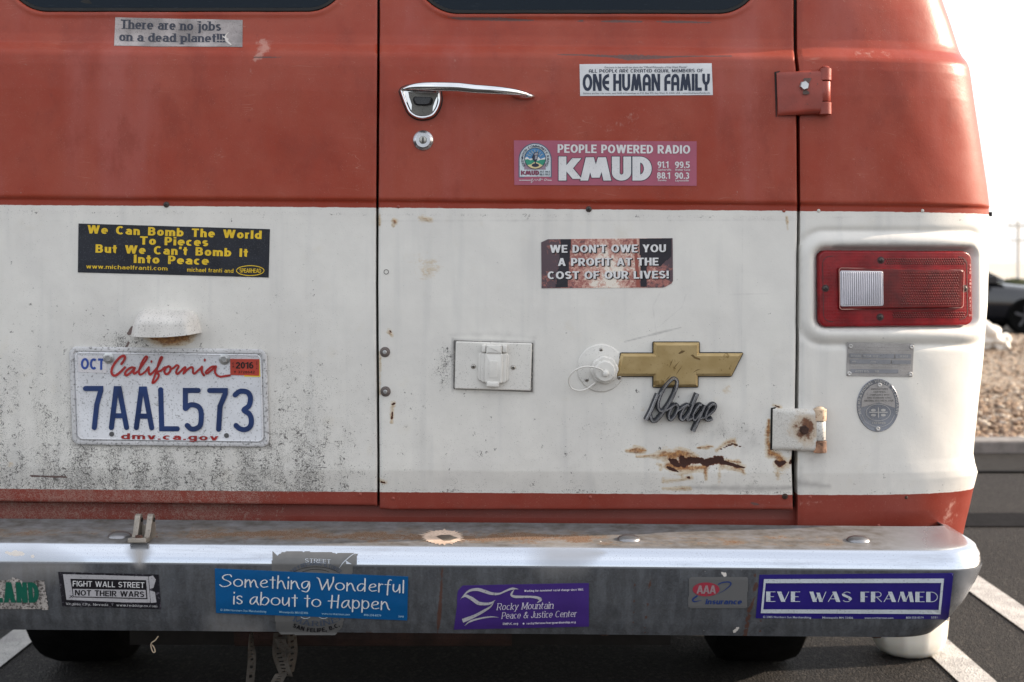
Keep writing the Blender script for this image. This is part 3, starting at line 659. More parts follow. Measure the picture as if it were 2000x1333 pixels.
def door(name, xl, xr, top, bot, step, label=None):
    """xl(py), xr(py) edges in px; bot(px) lower edge"""
    nu = int((xr(500)-xl(500))/step)+1; ys = np.concatenate([np.arange(top, 0, 14), np.arange(0, 1, step)]) if top < 0 else np.arange(top, 1, step)
    ys = np.concatenate([np.arange(top, -6, 12), np.linspace(-5, 1000, int(1005/step))])
    u = np.linspace(0, 1, nu); v = np.linspace(0, 1, len(ys))
    PX = np.zeros((len(ys), nu)); PY = PX.copy()
    for j, y in enumerate(ys):
        a, b = xl(y), xr(y); PX[j] = a+(b-a)*u
        f = (y-top)/(1000-top); PY[j] = y+(bot(PX[j])-1000)*sstep(np.array([y]), 700, 1000)
    x, yy, z = body.ray(PX.ravel(), PY.ravel()); n = body.nrm(x, z); px = PX.ravel(); py = PY.ravel()
    P = np.stack([x, yy, z], -1); e = np.minimum(np.minimum(px-np.array([xl(q) for q in py]), np.array([xr(q) for q in py])-px), bot(px)-py)
    h = disp(px, py)-.0022*np.exp(-np.clip(e, 0, 99)/1.6)
    P = P+n*h[:, None]; nv = len(ys)
    F_ = [(j*nu+i, (j+1)*nu+i, (j+1)*nu+i+1, j*nu+i+1) for j in range(nv-1) for i in range(nu-1)]
    ring = list(range(nu))+[j*nu+nu-1 for j in range(1, nv)]+[(nv-1)*nu+i for i in range(nu-2, -1, -1)]+[j*nu for j in range(nv-2, 0, -1)]
    rim = P[ring]+np.array([0, .024, 0]); b0 = len(P); m = len(ring); F_ += [(ring[i], ring[(i+1) % m], b0+(i+1) % m, b0+i) for i in range(m)]
    V = np.vstack([P, rim]); o = mesh_obj(name, V, F_, PAINT, VAN, label=label)
    me = o.data
    if me.polygons[0].normal.y > 0: me.flip_normals()
    q = V[:, 2]+LEAN*V[:, 0]; ax = np.concatenate([px, px[ring]]); ay = np.concatenate([py, py[ring]])
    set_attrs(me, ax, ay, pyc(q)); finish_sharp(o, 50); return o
DG = lambda y: np.interp(y, [-500, 0, 130, 400, 560, 700, 900, 1000], [736, 736.5, 736, 734, 733.5, 734.5, 736, 736.5])
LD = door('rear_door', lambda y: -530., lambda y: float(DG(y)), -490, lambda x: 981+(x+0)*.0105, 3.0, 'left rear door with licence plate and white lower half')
RD = door('rear_door', lambda y: float(DG(y))+5.2, lambda y: float(np.interp(y, [-500, 0, 100, 135, 400, 560, 800, 900, 1000], [1550, 1550.5, 1551, 1555, 1557.5, 1556, 1553, 1546, 1549])), -490, lambda x: np.where(x < 760, 996-(760-x)*.05, 997-(x-760)*.001), 2.6, 'right rear door with chrome handle and two hinges')

def quarter(name, mirror=False, step=2.4):
    X0 = lambda y: np.interp(y, [-500, 0, 100, 135, 400, 560, 800, 900, 1000, 1100], [1557, 1557.5, 1558, 1562, 1564, 1563, 1560.5, 1558.5, 1558.5, 1558.5])
    ys = np.concatenate([np.arange(-560, 0, 16), np.linspace(0, 1075, int(1075/(step if not mirror else 8)))])
    nu = 150 if not mirror else 40
    s_ = np.linspace(0, 1, nu); rows = []; PXs = []; PYs = []
    for y in ys:
        x0, _, z0 = body.ray(np.array([X0(y)]), np.array([y])); q = z0[0]+LEAN*x0[0]
        xe = XE(q); s0 = (x0[0]-X0R)/(xe-X0R)
        # even spacing along the curve: param by angle near the end
        t = s_; s = s0+(1-s0)*(1-(1-t)**2.2); x = X0R+s*(xe-X0R); z = q-LEAN*x
        yv = yb(np.minimum(x, xe-1e-4*0-1e-7), z); yv[-1] = np.interp(pyc(q), PROF[:, 0], PROF[:, 1])+.006*((xe-XC)/.75)**2+AY
        rows.append(np.stack([x, yv, z], -1))
    P = np.array(rows)                                       # nv, nu, 3
    px = 1000+P[..., 0]/(P[..., 1]-CAMY)*F; py = HZ-(P[..., 2]-CAMZ)/(P[..., 1]-CAMY)*F
    if not mirror:
        du = np.gradient(P, axis=1); dv = np.gradient(P, axis=0); n = np.cross(du, dv); n /= np.linalg.norm(n, axis=-1, keepdims=True)
        n *= np.where(n[..., 1:2] > 0, -1, 1); e = px-px[:, :1]
        P = P+n*(disp(px, py)-.0022*np.exp(-e/1.6))[..., None]
    side = []
    for Yv in (.22, .5, 1.0, 2.0, 3.0, 3.9):
        c = P[:, -1].copy(); c[:, 1] = np.maximum(Yv, c[:, 1]+.01); side.append(c)
    rim = P[:, 0]+np.array([0, .03, 0])
    A = np.concatenate([rim[:, None], P]+[c[:, None] for c in side], axis=1); nv, nn = A.shape[:2]
    ax = np.concatenate([px[:, :1], px]+[px[:, -1:]]*6, axis=1); ay = np.concatenate([py[:, :1], py]+[py[:, -1:]]*6, axis=1)
    V = A.reshape(-1, 3); q = V[:, 2]+LEAN*V[:, 0]
    # open wheel arch on the side
    F_ = [(j*nn+i, (j+1)*nn+i, (j+1)*nn+i+1, j*nn+i+1) for j in range(nv-1) for i in range(nn-1)]
    pcv = pyc(q)
    if mirror:
        V = V.copy(); V[:, 2] = V[:, 2]+LEAN*V[:, 0]; V[:, 0] = 2*XC-V[:, 0]; V[:, 2] -= LEAN*V[:, 0]; ax = ax*0-3000
    o = mesh_obj(name, V, F_, PAINT, VAN); me = o.data
    k = [p for p in me.polygons if 5 < (p.index % (nn-1)) < 60][0]
    if k.normal.y > 0: me.flip_normals()
    set_attrs(me, ax.ravel(), ay.ravel(), pcv); finish_sharp(o, 50); return o
QR = quarter('quarter_panel'); QR['label'] = 'right rear corner panel with tail light, cream below red'
QL = quarter('quarter_panel', True); QL['label'] = 'left rear corner panel mirrored beyond the picture edge'

# sill under the doors, with a lip
def sill():
    px = np.linspace(-480, 1563, 300); lv = [(970, .050), (984, .050), (988, .046), (991, .043), (1012, .041), (1060, .040)]
    V = []; 
    for c, dy in lv:
        x = (px-1000)*K*1.018; q = CAMZ-(c-HZ)*K*1.018; z = q-LEAN*x; y = np.full(px.shape, dy)+.006*((x-XC)/.75)**2
        V.append(np.stack([x, y, z], -1))
    V = np.array(V); n = len(px); Fc = [(j*n+i, (j+1)*n+i, (j+1)*n+i+1, j*n+i+1) for j in range(len(lv)-1) for i in range(n-1)]
    P = V.reshape(-1, 3); o = mesh_obj('rear_sill', P, Fc, PAINT, VAN)
    if o.data.polygons[0].normal.y > 0: o.data.flip_normals()
    xx = 1000+P[:, 0]/(P[:, 1]-CAMY)*F; yy = HZ-(P[:, 2]-CAMZ)/(P[:, 1]-CAMY)*F
    set_attrs(o.data, xx, yy, np.full(len(P), 1010.)); return o
sill()
BLACK = pbr('black_rubber', (.012, .012, .012), .6, spec=.3)
DARK = pbr('dark_underbody', (.018, .016, .015), .85, spec=.2)
m = MB(); m.box((XC, .06, 1.04), (.72, .01, .60)); m.build('door_jamb', DARK, VAN)

# rear windows
GLASS = NT('window_glass'); GLASS.set(Base_Color=(.012, .018, .026), Roughness=.06); GLASS.b.inputs['Specular IOR Level'].default_value = .12
GLASS.l(GLASS.math('ADD', GLASS.math('MULTIPLY', GLASS.ss(GLASS.noise(30, 4, .6, GLASS.map((.3, 1, 3))), .5, .8), .12), .05), GLASS.b.inputs['Roughness'])
GLASS.set(Base_Color=GLASS.mix(GLASS.math('MULTIPLY', GLASS.ss(GLASS.noise(260, 3, .6, GLASS.map((.15, 1, 2))), .66, .72), .35), (.008, .014, .022), (.07, .085, .10)))
GLASS = GLASS.m
for (cx, cy), (hx, hy), r in WINS:
    q = lambda i: rounded([(cx-hx+i, cy-hy+i), (cx+hx-i, cy-hy+i), (cx+hx-i, cy+hy-i), (cx-hx+i, cy+hy-i)], r-i, 12)
    g = plate('window', body, q(-1), [(0, -.010), (0, -.003), (2, -.001), (7, -.001), (9, -.004)], BLACK, VAN, step=14)
    plate('pane', body, q(6), [(0, -.004), (3, -.0035)], GLASS, g, step=14)
# body shell beyond the picture: header, roof, nose
def shell():
    zt = 1.72; V = []; n = 40; ys = [0.10, .22, 1.0, 2.0, 3.0, 3.9]; 
    def ring(y, k=1.0):
        xr = float(_x[-1])-.02; out = []
        for i in range(n+1):
            a = math.pi*i/n; X = XC+(xr-XC)*math.copysign(abs(math.cos(a))**.55, math.cos(a)); Zv = zt+.28*k*abs(math.sin(a))**.7; out.append((X, y, Zv))
        return out
    M = MB()
    rs = [ring(.125, .0), ring(.135, .5), ring(.17, .85), ring(.3, 1), ring(1.5, 1.03), ring(3.4, 1.0), ring(3.9, .7)]
    v = [p for r_ in rs for p in r_]; m_ = n+1
    M.add(v, [(j*m_+i, (j+1)*m_+i, (j+1)*m_+i+1, j*m_+i+1) for j in range(len(rs)-1) for i in range(n)])
    o = M.build('roof', pbr('roof_paint', (.37, .08, .055), .45), VAN, smooth=60)
    fr = MB(); x0, x1 = XC-.98, XC+.98
    v = []
    for z, y, w_ in ((.42, 4.55, .93), (.75, 4.62, .97), (1.08, 4.5, .97), (1.13, 4.42, .96), (1.70, 3.92, .85)): v += [(XC-w_, 3.88, z), (XC-w_*.9, y, z), (XC+w_*.9, y, z), (XC+w_, 3.88, z)]
    fr.add(v, [(4*j+i, 4*j+i+1, 4*j+i+5, 4*j+i+4) for j in range(4) for i in range(3)]); fr.build('front_end', pbr('roof_paint', (.37, .08, .055), .45), VAN)
    ws = MB(); ws.add([(XC-.78, 4.405, 1.17), (XC+.78, 4.405, 1.17), (XC+.70, 3.985, 1.64), (XC-.70, 3.985, 1.64)], [(0, 1, 2, 3)]); ws.build('windscreen', GLASS, VAN)
shell()
# underside with unseen low boxes added to block light, tyres
m = MB(); m.box((XC, .68, .34), (.50, .27, .12)); m.box((XC+.84, 2.35, .37), (.05, 1.95, .11)); m.box((XC-.84, 2.35, .37), (.05, 1.95, .11)); m.box((XC, 2.7, .36), (.55, .9, .10)); m.box((XC, 4.25, .36), (.85, .05, .16)); m.box((XC, 2.25, .50), (.90, 2.05, .05)); m.box((XC-.42, 2.2, .42), (.04, 2.1, .05)); m.box((XC+.42, 2.2, .42), (.04, 2.1, .05)); m.box((XC-.1, 1.9, .40), (.35, .9, .07))
m.lathe([(.09, -.75), (.09, .75)], 16, Matrix.Translation((XC, 1.13, .34)) @ Matrix.Rotation(R(90), 4, 'Y')); m.lathe([(.16, -.12), (.18, 0), (.16, .12)], 16, Matrix.Translation((XC, 1.13, .34)) @ Matrix.Rotation(R(90), 4, 'Y'))
m.build('underbody_with_light_blocks', DARK, VAN)
m = MB(); m.lathe([(.021, -.14), (.021, .30)], 14, Matrix.Translation((-.30, .05, .3365)) @ Matrix.Rotation(R(90), 4, 'Y')); m.box((-.35, .02, .405), (.17, .03, .018))
m.build('tow_crossbar', pbr('rusty_steel', (.030, .012, .008), .85, 0, .3, .6, '140a06'), VAN)
TYRE = pbr('tyre_rubber', (.005, .005, .005), .9, 0, .2, bump=.4, bs=120, spec=.06); STEEL = pbr('wheel_steel', (.35, .35, .34), .4, .6)
tyre_prof = [(.20, -.07), (.24, -.098), (.31, -.10), (.335, -.085), (.343, -.06), (.343, .06), (.335, .085), (.31, .10), (.24, .098), (.20, .07)]
def wheel(x, y, src=None):
    t = bpy.data.objects.new('wheel', None); link(t, VAN); t.matrix_basis = Matrix.Translation((x, y, .343)); PINV[t.name] = Matrix.Identity(4)
    MB().lathe(tyre_prof, 48, Matrix.Rotation(R(90), 4, 'Y')).build('tyre', TYRE, t, smooth=30)
    MB().lathe([(.205, -.08), (.19, -.05), (.17, .02), (.08, .05), (.05, .07)], 32, Matrix.Rotation(R(90), 4, 'Y')).build('rim', STEEL, t, smooth=30)
for x, y in ((XC+.765, 1.13), (XC-.765, 1.13), (XC+.78, 3.55), (XC-.78, 3.55)): wheel(x, y)
# ------------------------------------------------------------------ bumper
def bumper_material():
    N = NT('bumper_chrome'); zn = N.n('ShaderNodeSeparateColor'); N.l(N.attr('zone'), zn.inputs[0]); top, face, rust = zn.outputs
    w2 = N.n('ShaderNodeSeparateColor'); N.l(N.attr('zone2'), w2.inputs[0]); streak, flake, haze = w2.outputs
    n30 = N.noise(35, 5, .6); n200 = N.noise(220, 4, .65); n600 = N.noise(650, 2, .6); vs_ = N.noise(60, 4, .6, N.map((1, 1, .12))); hs_ = N.noise(70, 4, .6, N.map((.12, 1, 1)))
    swirl = N.noise(110, 4, .7, None, 2.5)
    # dirt film amount; the face film also paints in dark ground reflection
    ft = N.math('MULTIPLY', top, N.math('ADD', .90, N.math('MULTIPLY', N.math('SUBTRACT', n30, .5), .7)), True)
    ff = N.math('MULTIPLY', face, N.math('ADD', .90, N.math('MULTIPLY', N.math('SUBTRACT', swirl, .5), .25)), True)
    fl = N.math('ADD', N.math('MULTIPLY', N.ss(n600, .60, .74), .35), N.math('MULTIPLY', N.ss(hs_, .5, .8), .25))
    ff = N.math('MULTIPLY', ff, N.math('ADD', .93, N.math('MULTIPLY', N.ss(vs_, .35, .6), .07)), True); film = N.math('MAXIMUM', N.math('MAXIMUM', ft, ff), N.math('MAXIMUM', fl, haze), True)
    dirt = N.mix(top, N.mix(N.math('ADD', N.math('MULTIPLY', N.ss(n30, .3, .7), .6), N.math('MULTIPLY', N.ss(swirl, .4, .7), .4)), (.009, .0085, .0085), (.037, .035, .033)), N.mix(n200, (.060, .056, .052), (.135, .122, .110)))
    dirt = N.mix(N.math('MULTIPLY', haze, .8), dirt, (.42, .40, .38))
    col = N.mix(film, (.56, .60, .67), dirt); met = N.math('SUBTRACT', 1.0, N.math('MULTIPLY', film, .95))
    # rust pits
    r1 = N.math('ADD', rust, N.math('MULTIPLY', N.math('SUBTRACT', n200, .5), 1.5)); r1 = N.math('ADD', r1, N.math('MULTIPLY', N.math('SUBTRACT', N.noise(28, 4, .7, N.map((.7, 1, 1))), .5), 2.2)); r1 = N.math('MULTIPLY', r1, N.ss(rust, .02, .25)); rm = N.math('MULTIPLY', N.ss(r1, .40, .70), N.math('ADD', .25, N.math('MULTIPLY', N.ss(n600, .38, .54), .75))); rh = N.ss(r1, .10, .7)
    col = N.mix(N.math('MULTIPLY', rh, .65), col, (.20, .165, .125)); col = N.mix(N.math('MULTIPLY', rm, .85), col, N.mix(N.ss(n600, .4, .6), (.25, .125, .055), (.085, .038, .020)))
    s1 = N.ss(N.math('ADD', streak, N.math('MULTIPLY', N.math('SUBTRACT', n200, .5), .7)), .4, .6); col = N.mix(N.math('MULTIPLY', s1, .8), col, (.085, .035, .022))
    f1 = N.ss(N.math('ADD', flake, N.math('MULTIPLY', N.math('SUBTRACT', n200, .5), .9)), .45, .52); col = N.mix(f1, col, (.62, .58, .54))
    met = N.math('MULTIPLY', met, N.math('SUBTRACT', 1.0, N.math('MAXIMUM', N.math('MAXIMUM', rh, s1), f1)), True)
    N.set(Base_Color=col, Metallic=met); N.l(N.math('SUBTRACT', .5, N.math('MULTIPLY', film, .38)), N.b.inputs['Specular IOR Level'])
    rg = N.math('ADD', .10, N.math('MULTIPLY', film, N.math('ADD', .22, N.math('MULTIPLY', top, .3)))); rg = N.math('MAXIMUM', rg, N.math('MULTIPLY', N.math('MAXIMUM', rm, f1), .85)); N.l(rg, N.b.inputs['Roughness'])
    N.bump(N.math('ADD', N.math('ADD', N.math('MULTIPLY', hs_, .5), N.math('MULTIPLY', n200, .12)), N.math('MULTIPLY', rm, .5)), .12, .0012); return N.m
BCH = bumper_material()
def bumper():
    # rows: the profile seen from above to below; (z at x=0, depth) follows BD
    zs = [.5195, .5185, .5175, .516, .515, .514, .5136, .5132, .5128]+list(np.linspace(.5124, .4865, 36))+list(np.linspace(.484, .3825, 26))
    t = 1-(1-np.linspace(0, 1, 34))**2.1
    V = []; A = []
    for k, q in enumerate(zs):
        xe = float(np.interp(q, BX[:, 0], BX[:, 1])); xs = np.concatenate([np.linspace(XC, xe-BAX, 150)[:-1], xe-BAX+BAX*t])
        x = xs; d = np.interp(q, BD[:, 0], BD[:, 1])+CAMY; s = np.clip((x-(xe-BAX))/BAX, 0, 1); y = d+BAY*float(np.clip(1-(d-CAMY-2.09)/.13, .12, 1))*(1-(1-s**NB)**(1/NB))
        y = y+.00012*np.sin(x*9+q*40)+.0001*np.sin(x*23+1)
        z = q-BL*x+.0002*np.sin(x*7+.8)
        sx = np.full(5, xe); sy = y[-1]+np.array([.03, .07, .12, .18, .25]); sz = np.full(5, z[-1])
        V.append(np.stack([np.concatenate([x, sx]), np.concatenate([y, sy]), np.concatenate([z, sz])], -1))
    V = np.array(V)
    # return flange underneath
    b = V[-1].copy(); b[:, 1] += .012; b[:, 2] -= .001; b2 = V[-1].copy(); b2[:, 1] += .05; b2[:, 2] += .004; V = np.concatenate([V, b[None], b2[None]])
    L = V[:, ::-1][:, :-1].copy(); L[..., 2] += BL*L[..., 0]; L[..., 0] = 2*XC-L[..., 0]; L[..., 2] -= BL*L[..., 0]
    Wd = L[:, ::1]; Wd = Wd[:, ::1]; full = np.concatenate([Wd[:, ::1][:, ::1], V], axis=1) if Wd[0, 0, 0] < Wd[0, -1, 0] else np.concatenate([Wd[:, ::-1], V], axis=1)
    nv, nu = full.shape[:2]; P = full.reshape(-1, 3)
    Fc = [(j*nu+i, (j+1)*nu+i, (j+1)*nu+i+1, j*nu+i+1) for j in range(nv-1) for i in range(nu-1)]
    o = mesh_obj('bumper', P, Fc, BCH, VAN, label='long chrome rear bumper with rust along its top')
    me = o.data
    mid = me.polygons[(nv//2)*(nu-1)+nu//2]
    if mid.normal.y > 0: me.flip_normals()
    finish_sharp(o, 60)
    q = P[:, 2]+BL*P[:, 0]; px = 1000+P[:, 0]/(P[:, 1]-CAMY)*F; py = HZ-(P[:, 2]-CAMZ)/(P[:, 1]-CAMY)*F
    one = np.ones(len(P)); rightf = 1-sstep(px, 1700, 1880)
    top = sstep(q, .5100, .5124)*(.25+.75*rightf); face = (1-sstep(q, .4852, .4880))*(.35+.65*(1-sstep(px, 1850, 1925)))
    cyl = 1042+(px)*.010
    rust = np.zeros(len(P))
    rust = np.where((px > 370) & (px < 1150), .80*np.exp(-((py-cyl+3)/11)**2), 0)
    rust = np.maximum(rust, np.where((px >= 1150) & (px < 1650), .42*np.exp(-((py-cyl)/12)**2), 0))
    rust = np.maximum(rust, np.where(px < 370, .38*np.exp(-((py-cyl+2)/10)**2), 0))
    st = np.zeros(len(P)); hz = st.copy(); flk = st.copy()
    for a, w_ in (([(1477,1122,2),(1474,1160,2.2),(1464,1190,2.2),(1455,1246,2.5)], 1.), ([(862,1108,2),(860,1160,1.6),(856,1248,2)], .8), ([(1274,1106,1.5),(1268,1150,1.5),(1258,1246,1.8)], .55), ([(1240,1110,1.5),(1236,1246,2.5)], .42), ([(1487,1205,1),(1483,1246,1)], .6),
                  ([(480,1058,10),(490,1040,8)], .35), ([(300,1240,10),(250,1244,6)], .5), ([(720,1240,14)]*2, .4)):
        st = np.maximum(st, segd(px, py, a)*w_*1.45)
    for a, w_ in (([(272,1080,15),(272,1100,8)], .8), ([(1080,1086,30),(1120,1086,26),(1180,1080,3)], .42), ([(150,1110,14),(60,1105,30),(20,1120,40)], .4), ([(430,1225,22),(500,1232,14)], .35)):
        hz = np.maximum(hz, segd(px, py, a)*w_*1.2)
    for a in ([(30,1081,5),(46,1082,3)], [(10,1078,2),(22,1083,3)], [(63,1087,3)]*2, [(1174,1062,.9),(1176,1054,.9)], [(1404,1118,1),(1418,1124,3),(1412,1118,2)], [(1448,1112,1.2),(1456,1117,2)], [(1469,1113,1.6)]*2, [(1464,1121,1.4)]*2, [(1380,1118,.8)]*2, [(1350,1120,1.2),(1352,1127,1)],
              [(1434,1234,3),(1444,1226,2)], [(1375,1232,1)]*2, [(1325,1238,1.5)]*2, [(1356,1190,1)]*2, [(1455,1205,.8),(1458,1180,.6)], [(1620,1076,.8)]*2):
        flk = np.maximum(flk, segd(px, py, a)*1.1)
    for nm, arr in (('zone', (top, face, rust)), ('zone2', (st, flk, hz))):
        at = me.attributes.new(nm, 'FLOAT_COLOR', 'POINT'); at.data.foreach_set('color', np.stack([*arr, one], -1).astype(np.float32).ravel())
    return o
BUMP = bumper()
CHROME = pbr('chrome', (.66, .67, .69), .10, 1, .05, .15, '4a4640'); ZINC = pbr('zinc_steel', (.52, .53, .54), .32, .9, .15, .25, '3a332c', 900)
RUSTB = pbr('rusted_bolt', (.075, .035, .025), .8, .2, .4, .6, '1a0d08', 900, .6, 900); CAST = pbr('cast_steel', (.30, .27, .235), .48, .75, .2, .4, '3a2a20', 500, .3, 900)
# carriage bolts on the bumper's top
domes = None
for px, py, lb in ((234, 1048, None), (1228, 1054, None), (1676, 1056, None)):
    M = bump_s.frame(px, py, 0)
    if domes is None:
        mb = MB(); mb.lathe([(.0175, 0), (.0172, .0012), (.015, .0036), (.010, .0056), (.005, .0064)], 32); domes = mb.build('bumper_bolt', pbr('bolt_head', (.26, .26, .27), .32, .9, .1, .25, '4a443c', 500), VAN, smooth=50); domes.matrix_basis = M
    else:
        d = domes.copy(); link(d, VAN); d.matrix_basis = M
# chipped body filler around the middle of the top (flat print of exposed filler)
fil = Print(bump_s, .0006); P = []
for i in range(60):
    a = 2*math.pi*i/60; rr = 1+(.45*rng.random() if i % 2 else 0)
    P.append((868+38*rr*math.cos(a)*(.8 if math.cos(a) > 0 else 1.0), 1050+13*min(rr, 1.25)*math.sin(a)))
fil.poly(P); fil.build('filler_patch', pbr('filler', (.55, .42, .33), .8, 0, .15, .5, '7a6552', 300), VAN)
hol = Print(bump_s, .0009); hol.poly([(852,1049),(862,1046),(878,1046),(894,1052),(880,1057),(866,1057)]); hol.build('filler_hole', pbr('filler_bare', (.19, .17, .14), .5, .5, .4, .8, '5a4a3a', 500), VAN)
# hitch clevis bolted near the left end
def clevis():
    root = bpy.data.objects.new('tow_clevis', None); link(root, VAN); M = bump_s.frame(276, 1058, 0); M = Matrix.Translation(M.translation) @ Matrix.Rotation(R(-6), 4, 'X')
    root.matrix_basis = M; PINV[root.name] = Matrix.Identity(4)
    root['label'] = 'small steel clevis bracket bolted on the bumper'
    b = MB(); b.box((-.001, .004, .003), (.0135, .026, .0034)); b.box((-.001, .030, .012), (.0135, .004, .010)); o = b.build('base', CAST, root)
    bv = o.modifiers.new('bevel', 'BEVEL'); bv.width = .0012; bv.segments = 2
    for sx in (-.0100, .0083):
        n = 14; pr = [(-.004, 0), (.036, 0), (.034, .012)]+[(.020+.009*math.cos(a), .026+.009*math.sin(a)) for a in np.linspace(.2, math.pi, 9)]+[(.004, .010)]
        b = MB(); v = [(sx+dx, y, z+.004) for dx in (-.0041, .0041) for y, z in pr]; k = len(pr)
        b.add(v, [tuple(range(k)), tuple(range(k, 2*k))]+[(i, (i+1) % k, (i+1) % k+k, i+k) for i in range(k)]); e = b.build('ear', CAST, root)
        bv = e.modifiers.new('bevel', 'BEVEL'); bv.width = .0008; bv.segments = 2
    for sx in (-.0055, .0128): MB().lathe([(.0032, 0), (.0032, .0012)], 16, Matrix.Translation((sx, .020, .030)) @ Matrix.Rotation(R(90), 4, 'Y')).build('pin_hole', DARK, root)
    MB().lathe([(.0055, 0), (.0055, .003), (.0045, .0036)], 20, Matrix.Translation((-.001, -.010, .0064))).build('bolt', RUSTB, root, smooth=40)
clevis()
# bolts under the bumper
for px, d_, r_ in ((1180, 2.115, .008), (1711, 2.115, .009), (300, 2.13, .010)):
    X = (px-1000)/F*d_; zb = .3825-BL*X
    MB().lathe([(r_*1.5, .004), (r_*1.5, -.001), (r_, -.002), (r_, -.007)][::1], 6, Matrix.Translation((X, d_+CAMY, zb))).build('underside_bolt', RUSTB, VAN)

# ------------------------------------------------------------------ small hardware on the doors
def hexbolt(name, surf, px, py, rpx, h, mat, parent, off=0, washer=True, roll=.3):
    r = rpx*K; t = bpy.data.objects.new(name, None) if washer else None
    M = surf.frame(px, py, off, roll)
    if washer:
        link(t, parent); t.matrix_basis = M; PINV[t.name] = Matrix.Identity(4)
        MB().lathe([(r*1.35, -.001), (r*1.35, .0008), (r*1.15, .0014)], 24).build('washer', mat, t, smooth=40)
        MB().lathe([(r, .001), (r, h*.8), (r*.86, h)], 6).build('nut', mat, t)
        MB().lathe([(r*.52, h), (r*.52, h+.0012), (r*.4, h+.0018)], 16).build('stud', ZINC, t, smooth=40)
        return t
    o = MB().lathe([(r, -.001), (r, h*.75), (r*.84, h)], 6).build(name, mat, parent); o.matrix_basis = M; return o
GUN = pbr('grey_nut', (.20, .17, .16), .5, .6, .25, .5, '2a1810', 900)
hexbolt('strike_bolt', body, 752, 688, 7.5, .0045, GUN, VAN); hexbolt('strike_bolt', body, 753, 765, 7.5, .0045, GUN, VAN, roll=.7)
def phillips(surf, px, py, rpx, mat, parent, off=0, h=.0016, name='screw', roll=.2):
    r = rpx*K; M = surf.frame(px, py, off, roll)
    t = MB().lathe([(r, -.0008), (r, .0002), (r*.85, h*.6), (r*.5, h)], 20).build(name, mat, parent, smooth=50); t.matrix_basis = M
    PINV[t.name] = Matrix.Identity(4)
    return t
_cross = {}
def crossed(surf, px, py, rpx, mat, parent, off=0, h=.0016, roll=.2, name='screw'):
    """screw head with a cross slot, one mesh with a recessed dark cross on a second material"""
    r = rpx*K; b = MB(); b.lathe([(r, -.0008), (r, .0002), (r*.85, h*.6), (r*.5, h)], 20); nf = len(b.f)
    b.box((0, 0, h), (r*.48, r*.11, .0002)); b.box((0, 0, h+.00003), (r*.11, r*.48, .0002))
    o = b.build(name, mat, parent); o.data.materials.append(BLACK)
    for p in o.data.polygons:
        if p.index >= nf: p.material_index = 1
    finish_sharp(o, 50); o.matrix_basis = surf.frame(px, py, off, roll); return o
SCR = pbr('screw_steel', (.45, .43, .40), .35, .9, .2, .3, '33281e', 900); DSCR = pbr('dark_screw', (.10, .085, .08), .5, .6, .3, .5, '20120c', 900)
for px, py, m_ in ((325, 400, DSCR), (1150, 409, DSCR), (1533, 970, RUSTB)): crossed(body, px, py, 6, m_, VAN, h=.003, name='trim_screw')
REDM = pbr('painted_screw', (.30, .06, .04), .5, 0, .2); WHM = pbr('cream_screw', (.62, .60, .56), .5, 0, .1, .2)
for px, py, m_ in ((1802, 412, WHM), (1599, 412, WHM), (1531, 412, REDM), (778, 404, REDM), (1153, 971, REDM), (768, 974, REDM), (1582, 971, REDM), (1770, 972, RUSTB), (704, 966, REDM), (1716, 1027, REDM)):
    phillips(body, px, py, 3.4, m_, VAN, name='trim_screw')
tr = bpy.data.objects.new('trim_screw', None)
b = MB(); b.box((XE(.93+.077)-.0022, .11, .93+.0765), (.0028, .0030, .0034)); b.build('trim_clip', BLACK, VAN)
b = MB(); b.lathe([(.004, 0), (.004, .006), (.002, .007)], 10, Matrix.Translation((.744, .12, .553)) @ Matrix.Rotation(R(90), 4, 'Y')); b.build('trim_clip', RUSTB, VAN)
# unused screw hole ring on the door
rg = Print(body, .0008); rg.stroke(list(ellipse(754.5, 531.5, 4.4, 4.4, 24))+[(758.9, 531.5)], 1.1, smooth=False); rg.build('scratched_ring', pbr('ring_dark', (.06, .055, .05), .7), VAN)

# hinges
REDP = pbr('hinge_red', (.285, .045, .028), .42, 0, .12, .25, '4a1a12', 500, .3, 200); CREAMP = pbr('hinge_cream', (.62, .60, .56), .5, 0, .08, .55, '3a2a1e', 420, .4, 200)
def rust_over(name, base, amount):
    N = NT(name); n1 = N.noise(70, 5, .65); n2 = N.noise(300, 4, .65)
    d = N.n('ShaderNodeVectorMath', operation='DISTANCE'); N.l(N.tc.outputs['Object'], d.inputs[0]); d.inputs[1].default_value = amount
    f = N.math('ADD', N.math('SUBTRACT', 1.0, N.math('DIVIDE', d.outputs['Value'], .030)), N.math('MULTIPLY', N.math('SUBTRACT', n1, .5), 1.4))
    col = N.mix(N.ss(n2, .3, .7), tuple(x*.88 for x in base), base); hair = N.math('SUBTRACT', 1.0, N.ss(N.math('ABSOLUTE', N.math('SUBTRACT', N.noise(130, 2, .5, None, 1), .5)), .004, .014))
    col = N.mix(N.math('MULTIPLY', hair, .6), col, (.18, .14, .11))
    col = N.mix(N.math('MULTIPLY', N.ss(f, .0, .5), .55), col, (.44, .30, .16)); col = N.mix(N.ss(f, .42, .66), col, N.mix(n2, (.24, .10, .04), (.06, .025, .02)))
    N.set(Base_Color=col, Roughness=.55); N.bump(N.math('ADD', n2, N.math('MULTIPLY', f, .5)), .4, .001); return N.m
